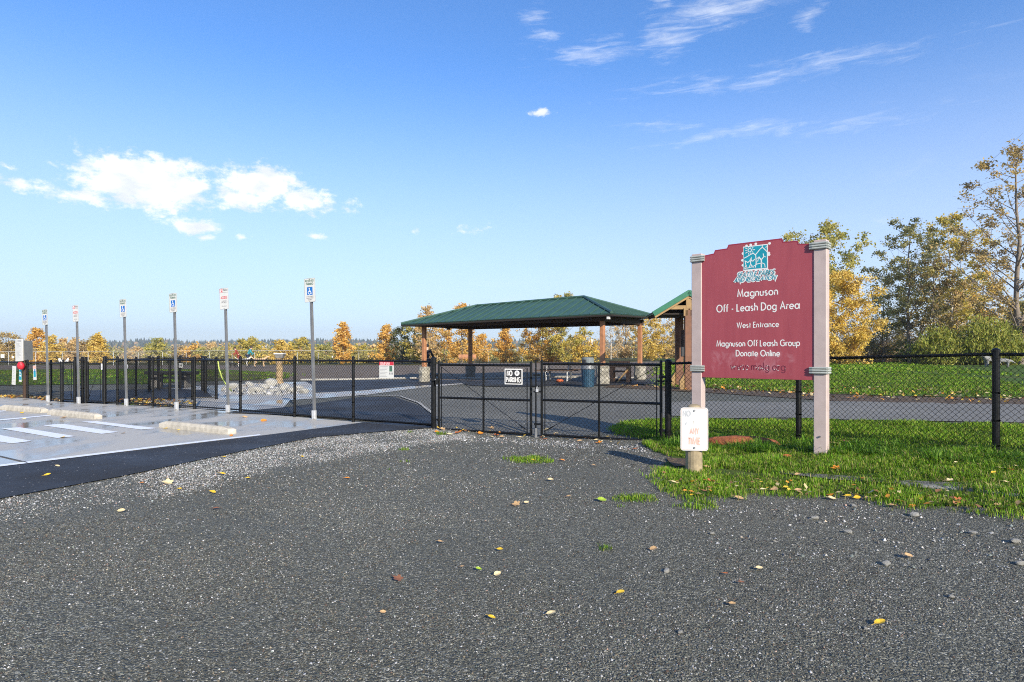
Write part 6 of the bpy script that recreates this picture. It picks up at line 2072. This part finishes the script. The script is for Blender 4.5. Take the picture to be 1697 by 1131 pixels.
def pebbles(name, label, poly, dens, smin, smax, seed, simple=False, soft=0.0, lights=.10, base=(.118, .116, .098), off=0.0, excl=None, ygrad=None, jit=1.0):
    r_ = np.random.RandomState(seed)
    P_ = np.array(poly); x0, y0 = P_.min(0); x1, y1 = P_.max(0)
    n = int((x1 - x0) * (y1 - y0) * dens)
    x = r_.uniform(x0, x1, n); y = r_.uniform(y0, y1, n)
    k = in_poly(x + r_.normal(0, soft, n) if soft else x, y + r_.normal(0, soft, n) if soft else y, poly)
    if excl is not None:
        for e in excl: k &= ~in_poly(x + r_.normal(0, .03, n), y + r_.normal(0, .03, n), e)
    # compacted patches carry fewer stones
    x, y = x[k], y[k]
    nz = np.array([mn.noise(Vector((a * .8, b * .8, 3.1))) + .6 * mn.noise(Vector((a * 2.6, b * 2.6, 7.7))) for a, b in zip(x, y)])
    keep = r_.uniform(0, 1, len(x)) < np.clip(.66 + nz * 1.2, .28, 1)
    x, y = x[keep], y[keep]
    n = len(x)
    s = smin + (smax - smin) * r_.uniform(0, 1, n) ** 3
    z = gv(x, y) + off
    K = 5
    a = np.arange(K) * 2 * PI / K + r_.uniform(0, 6.28, (n, 1))
    rad = s[:, None] * r_.uniform(.55, 1.15, (n, K)) * .5
    rot = r_.uniform(0, PI, n); el = r_.uniform(.6, 1.0, n)
    dx = np.cos(a) * rad; dy = np.sin(a) * rad * el[:, None]
    cx = np.cos(rot)[:, None]; sx = np.sin(rot)[:, None]
    V = np.zeros((n, K + 2, 3))
    V[:, :K, 0] = x[:, None] + dx * cx - dy * sx; V[:, :K, 1] = y[:, None] + dx * sx + dy * cx
    V[:, :K, 2] = z[:, None] + s[:, None] * r_.uniform(-.05, .22, (n, K))
    for t in (0, 1):
        V[:, K + t, 0] = x + r_.uniform(-.25, .25, n) * s; V[:, K + t, 1] = y + r_.uniform(-.25, .25, n) * s
        V[:, K + t, 2] = z + s * r_.uniform(.28, .62, n)
    f = [(0, 1, K), (1, 2, K), (2, K + 1, K), (2, 3, K + 1), (3, 4, K + 1), (4, K, K + 1), (4, 0, K)]
    if simple: f = [(k_, (k_ + 1) % K, K) for k_ in range(K)]
    F = (np.arange(n)[:, None, None] * (K + 2) + np.array(f)[None]).reshape(-1, 3)
    big = np.array([mn.noise(Vector((a_ * .38, b_ * .38, 11.0))) for a_, b_ in zip(x, y)])
    v = np.exp(r_.normal(0, .48, (n, 1))) * (1 + .35 * big[:, None])
    c = np.array([base]) * v
    hue = r_.uniform(0, 1, n)
    c[hue < .10] *= np.array([1.18, 1.0, .80]); c[(hue > .10) & (hue < .20)] *= np.array([.88, 1.03, 1.0]); c[(hue > .9) & (hue < .95)] *= np.array([1.3, .9, .8])
    li = r_.uniform(0, 1, n) < lights
    c[li] = r_.uniform(.30, .58, (li.sum(), 1)) * np.array([[1, .985, .95]])
    c = np.clip(c, .02, .62)
    me = np_mesh(name, V.reshape(-1, 3), F, np.repeat(c, K + 2, axis=0))
    o = link(name, me, M['pebble'])
    tag(o, label, 'gravel', kind='stuff')
    return n


strip_poly = pp((-300, 800), (0, 776), (430, 724), (600, 702)) + pp(*edge_bot)
grass_poly = strip2
excl = [strip_poly, strip2, front]
near = [(-2.6, 2.45), (2.9, 2.45), (4.6, 4.3), (-4.4, 4.3)]
pebbles('gravel_stones', 'loose grey crushed gravel lying nearest the camera', near, 8800, .0045, .017, 1, simple=True, lights=.07, excl=excl)
mid_ = [(-4.4, 4.3), (4.6, 4.3), (6.6, 6.2), (-5.4, 6.2)]
pebbles('gravel_stones', 'loose grey crushed gravel across the middle of the lot', mid_, 4700, .006, .020, 2, simple=True, lights=.07, excl=excl)
far_ = [(-5.4, 6.2), (6.6, 6.2), (4.0, 10.6), (2.5, 10.6), (-1.6, 11.6), (-3.4, 11.6)]
pebbles('gravel_stones', 'loose grey crushed gravel in front of the gate', far_, 2100, .009, .027, 3, simple=True, lights=.08, excl=excl)
fr_ = pp((722, 711), (690, 713.5), (640, 717), (520, 728), (400, 751), (200, 793), (0, 830), (-200, 868), (-200, 900), (0, 862), (150, 838), (280, 822), (420, 786), (560, 758), (690, 738), (790, 724))
pebbles('pale_stones', 'paler crushed stone scattered along the asphalt edge', fr_, 4200, .008, .028, 4, simple=True, soft=.12, lights=.22, base=(.33, .32, .295))
pebbles('pale_stones', 'scatter of larger pale pebbles on the gravel near the verge', pp((1120, 850), (1360, 830), (1520, 852), (1697, 865), (1760, 900), (1697, 960), (1400, 930), (1200, 920)), 240, .012, .042, 5, lights=.3, base=(.20, .195, .18))
pebbles('pale_stones', 'pale pebbles washed up along the bottom of the gate', pp((740, 722), (885, 728), (1075, 738), (1080, 752), (880, 738), (742, 730)), 600, .014, .045, 6, lights=.35, base=(.2, .2, .2))
pebbles('pale_stones', 'pale rubble spread between the white rocks', pp((370, 652), (400, 655), (470, 657), (506, 653), (500, 645), (440, 636), (380, 640)), 60, .06, .28, 8, lights=.7, base=(.35, .35, .33))
pebbles('pale_stones', 'grey pebbles on the yard behind the gate', pp((735, 712), (890, 716), (1040, 712), (1060, 690), (735, 685)), 700, .012, .032, 7, simple=True, lights=.3, base=(.16, .16, .16))
st = [(1350, 861, .075, 'white stone with a dark side lying below the verge'), (1515, 856, .085, 'largest white angular stone at the edge of the verge'), (1358, 868, .04, 'small yellowish stone against the white stone'), (1104, 948, .055, 'white stone left of centre in the gravel'),
      (1180, 886, .05, 'pale flat stone in the gravel below the wooden post'), (1127, 1050, .04, 'smooth pale pebble near the bottom of the photo'), (1140, 780, .06, 'white stone at the foot of the wooden post'), (1126, 781, .05, 'smaller white stone left of the one at the wooden post'),
      (1414, 840, .06, 'grey rounded stone at the grass edge'), (1404, 884, .07, 'bluish flat stone, left one of the pair'), (1468, 937, .07, 'pale flat stone lying beside the tan leaf'), (1576, 991, .045, 'light blue grey stone at lower right'),
      (1683, 900, .08, 'pale stone near the right edge'), (1690, 936, .07, 'grey stone close under the pale one at the right edge'), (1610, 885, .06, 'flat light stone right of the largest white one'), (1434, 1043, .03, 'small white pebble left of the long stemmed leaf')]
for k, (px, py, s, lb) in enumerate(st):
    x, y = P(px, py)
    o = link('loose_stone', rock_meshes[(k * 2) % 5], None, None, (x, y, g(x, y) + s * .18), (rr.uniform(-.3, .3), rr.uniform(-.3, .3), rr.uniform(0, 6)), (s * .55, s * .42, s * .24))
    tag(o, lb, 'stone', 'loose stones lying on the lot')

# rotten log at the fence
x, y = P(1232, 742)
lg = MB()
for i in range(7):
    pass
me = MB().tube([(-.62, .04, .03), (-.4, .0, .05), (-.1, -.02, .07), (.2, 0, .07), (.42, .03, .05), (.55, .03, .02)], [.04, .085, .10, .105, .08, .03], 10)
me.v = [(a + rr.uniform(-.012, .012), b + rr.uniform(-.012, .012), c + rr.uniform(-.012, .012)) for a, b, c in me.v]
o = link('rotten_log', me.mesh('rotten_log', True), M['brick_wood'], None, (x, y, g(x, y)), (0, 0, R(-30)))
tag(o, 'rusty red rotten log lying in the grass behind the wooden post', 'log')

# ------------------------------------------------------------------ fallen leaves


def leaf_mesh(kind, c, seed):
    r_ = random.Random(seed)
    out = []
    if kind == 'maple':
        for k in range(15):
            a = 2 * PI * k / 15
            out.append((math.cos(a) * (.5 if k % 3 else .33), math.sin(a) * (.46 if k % 3 else .30)))
    else:
        for k in range(12):
            a = 2 * PI * k / 12
            rx = .5; ry = .33 if kind == 'oval' else .40
            taper = 1 - .25 * (math.cos(a) > 0) * abs(math.cos(a))
            out.append((math.cos(a) * rx, math.sin(a) * ry * taper))
    cu = r_.uniform(.5, 1.3); tw = r_.uniform(-.5, .5)
    zf = lambda x, y: cu * (y * y) * 1.0 + tw * x * y + .35 * cu * x * x + .03
    V = [(0, 0, zf(0, 0) - .03)] + [(x, y, zf(x, y)) for x, y in out]
    n = len(out)
    F = [(0, 1 + k, 1 + (k + 1) % n) for k in range(n)]
    mb = MB().add(V, F)
    mb.tube([(-.48, 0, zf(-.48, 0)), (-.68, .03, .10), (-.85, .08, .05)], [.018, .014, .012], 4)
    me = mb.mesh('fallen_leaf')
    me.materials.append(M['leaf_' + c])
    return me


for nm, c in {'yellow': (.62, .40, .03), 'orange': (.60, .21, .02), 'tan': (.42, .27, .13), 'pale': (.60, .48, .26), 'brown': (.20, .085, .045), 'green': (.25, .35, .03), 'rust': (.34, .10, .03)}.items():
    M['leaf_' + nm] = mat('leaf_' + nm, c, .6, var=.25, scale=5)
LM = {(c, k): leaf_mesh(k, c, i) for i, (c, k) in enumerate([(c, k) for c in ('yellow', 'orange', 'tan', 'pale', 'brown', 'green', 'rust') for k in ('oval', 'round', 'maple')])}
LV = [
    (1028, 987, 'yellow', 'round', .055, 'yellow orange leaf right of centre in the foreground gravel'), (814, 1029, 'yellow', 'oval', .045, 'yellow leaf nearest the bottom centre'),
    (634, 1020, 'tan', 'oval', .035, 'small tan leaf left of the bottom centre yellow one'), (1458, 1038, 'yellow', 'oval', .065, 'yellow leaf with a long stem at lower right'),
    (913, 1022, 'pale', 'oval', .055, 'pale curled leaf with a stem, right of the bottom centre leaf'), (824, 956, 'pale', 'round', .05, 'pale leaf with an upright stem, the lower of two alike'),
    (828, 915, 'yellow', 'oval', .05, 'yellow leaf with an upright stem, the upper of two alike'), (793, 948, 'green', 'oval', .045, 'yellow green leaf left of the pale stemmed leaf'),
    (765, 944, 'tan', 'oval', .04, 'tan sliver leaf left of the yellow green leaf'), (659, 964, 'brown', 'maple', .07, 'dull brown flat leaf on the left part of the gravel'),
    (730, 902, 'tan', 'round', .05, 'small tan leaf in the middle of the gravel'), (855, 839, 'tan', 'maple', .085, 'large tan leaf in front of the gate'),
    (872, 836, 'pale', 'oval', .05, 'thin pale twig like leaf touching the large tan leaf'), (942, 826, 'tan', 'oval', .06, 'curled reddish tan leaf standing on edge'),
    (997, 832, 'green', 'round', .09, 'bright yellow green leaf at the left of the verge'), (912, 798, 'pale', 'round', .07, 'pale leaf in the gravel before the gate'),
    (883, 765, 'yellow', 'oval', .06, 'yellow leaf resting on the flat green tuft'), (932, 765, 'orange', 'oval', .07, 'orange leaf right of the flat green tuft'),
    (985, 774, 'tan', 'round', .07, 'tan leaf between the flat tuft and the verge'), (903, 730, 'rust', 'oval', .10, 'rusty leaf just before the right gate leaf'),
    (815, 726, 'pale', 'oval', .08, 'pale leaf at the bottom rail of the left gate leaf'), (1083, 914, 'tan', 'round', .06, 'tan leaf left of the white gravel stone'),
    (1505, 926, 'tan', 'oval', .075, 'tan leaf at right beside the pale flat stone'), (1258, 946, 'pale', 'oval', .05, 'pale leaf fragments below the verge'), (1202, 955, 'rust', 'oval', .035, 'tiny rust leaf in the gravel'), (1228, 970, 'brown', 'oval', .04, 'small dark brown leaf below the rust one'),
    (1213, 1006, 'tan', 'oval', .04, 'small tan leaf low in the middle right'), (575, 795, 'orange', 'oval', .06, 'orange leaf on the gravel left of centre'), (278, 803, 'pale', 'maple', .11, 'large pale leaf on the light gravel at left'),
    (352, 819, 'yellow', 'oval', .075, 'yellow leaf right of the large pale one'), (235, 803, 'orange', 'oval', .05, 'orange leaf left of the large pale one'), (297, 813, 'yellow', 'round', .05, 'small yellow leaf just below the large pale one'),
    (201, 850, 'pale', 'oval', .07, 'pale yellow leaf lower left in the gravel'), (368, 788, 'yellow', 'oval', .07, 'yellow leaf at the upper left of the gravel'), (410, 795, 'yellow', 'oval', .05, 'small yellow leaf right of the upper left one'), (357, 846, 'brown', 'round', .06, 'dark curled leaf at left'),
    (78, 790, 'yellow', 'oval', .075, 'yellow leaf alone on the fresh asphalt'), (95, 775, 'pale', 'oval', .06, 'pale leaf on the asphalt beside the edge line'), (371, 760, 'yellow', 'oval', .05, 'yellow leaf on the asphalt strip below the wheel stop'), (500, 759, 'yellow', 'round', .05, 'yellow leaf at the end of the asphalt strip'),
    (274, 712, 'yellow', 'round', .08, 'yellow leaf against the left end of the nearest wheel stop'), (295, 715, 'yellow', 'oval', .07, 'yellow leaf in front of the nearest wheel stop'), (383, 724, 'orange', 'round', .07, 'orange leaf at the right end of the nearest wheel stop'), (106, 694, 'tan', 'round', .13, 'tan leaf leaning on the middle wheel stop'),
    (204, 720, 'tan', 'oval', .09, 'tan leaf between the painted stripe and the wheel stop'), (104, 727, 'yellow', 'oval', .09, 'yellow leaf lying on the end of a painted stripe'), (437, 699, 'orange', 'round', .13, 'orange leaf on the wet slab right of the nearest wheel stop'), (405, 693, 'tan', 'oval', .12, 'tan leaf on the wet slab near the fence'), (36, 686, 'yellow', 'oval', .12, 'yellow leaf beside the farthest wheel stop'), (40, 696, 'pale', 'oval', .09, 'pale stalk like leaf on the slab'),
    (1385, 783, 'orange', 'maple', .095, 'bright orange leaf in the grass right of the tall sign post'), (1304, 762, 'rust', 'oval', .11, 'reddish brown leaf in the grass below the park sign'), (1232, 736, 'tan', 'maple', .14, 'large tan leaf beside the rotten log'), (1176, 736, 'yellow', 'round', .08, 'yellow leaf just right of the bleached sign'), (1131, 750, 'orange', 'oval', .06, 'orange leaf just left under the bleached sign'),
    (1170, 780, 'tan', 'oval', .075, 'tan leaf right of the foot of the wooden post'), (1178, 806, 'rust', 'maple', .11, 'large rust brown leaf on the front grass strip'), (1265, 819, 'pale', 'round', .07, 'round cream leaf at the gravel edge'), (1283, 819, 'tan', 'oval', .08, 'tan leaf right of the round cream one'), (1302, 815, 'yellow', 'round', .06, 'yellow leaf in the front strip below the leaning twig'),
    (1322, 820, 'tan', 'oval', .07, 'tan leaf at the strip edge right of the yellow one'), (1224, 829, 'tan', 'oval', .09, 'tan leaf lying on the gravel below the strip'), (1322, 793, 'tan', 'round', .07, 'tan leaf along the bare soil line'), (1256, 802, 'tan', 'oval', .06, 'tan leaf in the middle of the front strip'), (1145, 824, 'yellow', 'oval', .05, 'yellow leaf low in the front strip near the wooden post'), (1166, 821, 'brown', 'oval', .055, 'brown leaf right of the low yellow one'), (1118, 807, 'pale', 'oval', .09, 'long pale leaf at the left of the front strip'),
    (1405, 825, 'yellow', 'round', .065, 'left one of two yellow leaves side by side on the edge'), (1420, 828, 'yellow', 'round', .065, 'right one of two yellow leaves side by side on the edge'), (1437, 829, 'tan', 'oval', .07, 'tan leaf beside the pair of yellow leaves'), (1378, 829, 'pale', 'oval', .08, 'pale leaf left of the pair of yellow leaves'), (1525, 828, 'yellow', 'round', .075, 'yellow leaf standing in the strip above the largest stone'), (1512, 842, 'orange', 'round', .06, 'orange leaf just above the largest white stone'),
    (1480, 842, 'tan', 'oval', .09, 'reddish tan leaf left of the orange one'), (1493, 835, 'rust', 'round', .07, 'rusty round leaf above the reddish tan one'), (1560, 832, 'tan', 'maple', .08, 'tan leaf on the strip at right'), (1590, 834, 'rust', 'maple', .10, 'rust leaf patch further right on the strip'), (1653, 840, 'tan', 'oval', .06, 'pale tan upright leaf near the right edge strip'), (1574, 804, 'pale', 'maple', .075, 'cream leaf on the bare soil by the kerb'), (1667, 807, 'pale', 'round', .06, 'cream leaf on the bare soil at the far right'),
    (1577, 782, 'yellow', 'round', .05, 'pale yellow leaf in the verge left of the fence post'), (1584, 773, 'pale', 'round', .04, 'cream leaf just above the pale yellow one'), (1623, 777, 'tan', 'round', .05, 'tan leaf below the fence post'), (1658, 783, 'pale', 'oval', .06, 'pale leaf right of the fence post'), (1684, 780, 'pale', 'round', .06, 'round cream leaf at the right edge'), (1646, 791, 'yellow', 'oval', .06, 'yellow leaf lying low near the right edge'), (1690, 768, 'orange', 'oval', .06, 'orange leaf by the fence at the right edge'), (1676, 786, 'rust', 'oval', .06, 'rusty leaf under the round cream one'),
    (1620, 748, 'tan', 'maple', .09, 'large tan leaf at the fence foot left of the post'), (1385, 742, 'tan', 'maple', .13, 'large tan leaf in the hollow right of the tall sign post'), (1402, 738, 'brown', 'maple', .13, 'large brown leaf in the hollow beside the tan one'), (1430, 800, 'rust', 'oval', .05, 'rust leaf on the verge edge'),
    (732, 713, 'tan', 'maple', .13, 'tan leaf at the left gate post'), (724, 718, 'orange', 'round', .10, 'orange leaf nearest the left gate post foot'), (745, 722, 'pale', 'round', .10, 'pale leaf right of the gate post tuft'), (757, 720, 'rust', 'maple', .11, 'rust leaf right of the gate post tuft'), (763, 717, 'orange', 'oval', .08, 'orange leaf beneath the left gate leaf'),
    (796, 720, 'orange', 'round', .11, 'orange leaf heap piece below the middle of the left gate leaf'), (814, 711, 'tan', 'maple', .11, 'tan leaf propped on the bottom rail of the left gate leaf'), (822, 724, 'rust', 'maple', .12, 'rust leaf below the propped tan one'), (832, 726, 'tan', 'round', .10, 'tan leaf right of the rust one'), (862, 727, 'pale', 'oval', .10, 'pale leaf near the drop rod'),
    (905, 714, 'pale', 'maple', .11, 'pale leaf caught at the drop rod foot'), (922, 720, 'pale', 'oval', .07, 'small pale leaf right of the drop rod foot'), (961, 733, 'tan', 'round', .10, 'tan leaf below the right gate leaf'), (993, 736, 'orange', 'maple', .11, 'orange leaf below the right gate leaf'), (988, 731, 'pale', 'oval', .08, 'pale leaf behind the orange one under the gate'), (1053, 746, 'rust', 'oval', .08, 'rust leaf at the left tip of the verge'), (1100, 790, 'brown', 'round', .05, 'brown leaf at the verge corner left of the wooden post'),
]
seen_l = set()
for k, (px, py, c, kind, s, lb) in enumerate(LV):
    x, y = P(px, py)
    ongrass = px > 1085 and py < 850 and not (py > 822)
    o = link('fallen_leaf', LM[(c, kind)], None, None, (x, y, g(x, y) + (.045 if ongrass else .018)), (rr.uniform(.0, .45), rr.uniform(-.25, .25), rr.uniform(-.5, .5)), (s * 0.98, s * 0.98, s * .9))
    tag(o, lb, 'leaf', 'fallen leaves on the ground')
# drifts of small leaves nobody could count
r_ = np.random.RandomState(77)
def drift(label, poly, n, s0, s1):
    P_ = np.array(poly); x0, y0 = P_.min(0); x1, y1 = P_.max(0)
    x = r_.uniform(x0, x1, n); y = r_.uniform(y0, y1, n); k = in_poly(x, y, poly); x, y = x[k], y[k]; n = len(x)
    s = r_.uniform(s0, s1, (n, 1)); z = gv(x, y) + .03
    a = r_.uniform(0, 6.28, n); u = np.stack([np.cos(a), np.sin(a), r_.normal(0, .3, n)], 1) * s * .6; v = np.stack([-np.sin(a), np.cos(a), r_.normal(0, .3, n)], 1) * s * .42
    C = np.stack([x, y, z + r_.uniform(0, .03, n)], 1)
    V = np.stack([C - u, C + v, C + u, C - v], 1).reshape(-1, 3); V[1::4, 2] += s[:, 0] * .2
    i = np.arange(n)[:, None] * 4
    F = np.concatenate([i + np.array([[0, 1, 2]]), i + np.array([[0, 2, 3]])], 0)
    pal = np.array([(.6, .4, .05), (.55, .24, .03), (.42, .28, .13), (.6, .48, .25), (.25, .12, .05)])
    c = pal[r_.randint(5, size=n)] * r_.uniform(.7, 1.2, (n, 1))
    o = link('leaf_litter', np_mesh('leaf_litter', V, F, np.repeat(c, 4, axis=0)), M['pebble']); tag(o, label, 'leaf litter', kind='stuff')
drift('drift of yellow leaves along the foot of the far left fence', pp((-60, 663), (45, 661), (70, 665), (102, 668), (104, 664), (40, 657), (-60, 658)), 900, .05, .11)
drift('yellow leaf drift at the fence foot between the third and fourth signposts', pp((194, 671), (253, 674.5), (322, 678), (325, 668), (250, 662), (200, 664)), 700, .05, .11)
drift('scattered leaf bits along the leafy soil beyond the path', pp((1010, 641), (1180, 650), (1420, 664), (1697, 670), (1697, 650), (1420, 642), (1100, 638)), 1300, .05, .12)
drift('scattered leaf bits at the foot of the gate', pp((718, 708), (880, 722), (1070, 732), (1080, 742), (880, 732), (720, 718)), 150, .03, .07)
drift('scattered leaves over the front grass strip', pp((1120, 800), (1300, 800), (1560, 822), (1697, 836), (1697, 856), (1560, 848), (1440, 830), (1250, 822), (1120, 826)), 300, .025, .065)

# ------------------------------------------------------------------ air
HAZE = True
if HAZE:
    hb = MB().box((150, 850, 34), (6400, 2100, 76))
    hm = bpy.data.materials.new('haze'); hm.use_nodes = True
    ht = hm.node_tree; ht.nodes.clear()
    vo = ht.nodes.new('ShaderNodeVolumePrincipled'); ou = ht.nodes.new('ShaderNodeOutputMaterial')
    vo.inputs['Color'].default_value = (.90, .94, 1.0, 1); vo.inputs['Density'].default_value = 0.00030
    vo.inputs['Anisotropy'].default_value = 0.2
    ht.links.new(vo.outputs[0], ou.inputs['Volume'])
    o = link('haze', hb.mesh('haze'), hm); tag(o, 'thin pale haze over the whole place', 'haze', kind='stuff')
print('OBJS', len(bpy.data.objects), 'TRIS', sum(len(m.polygons) for m in bpy.data.meshes))
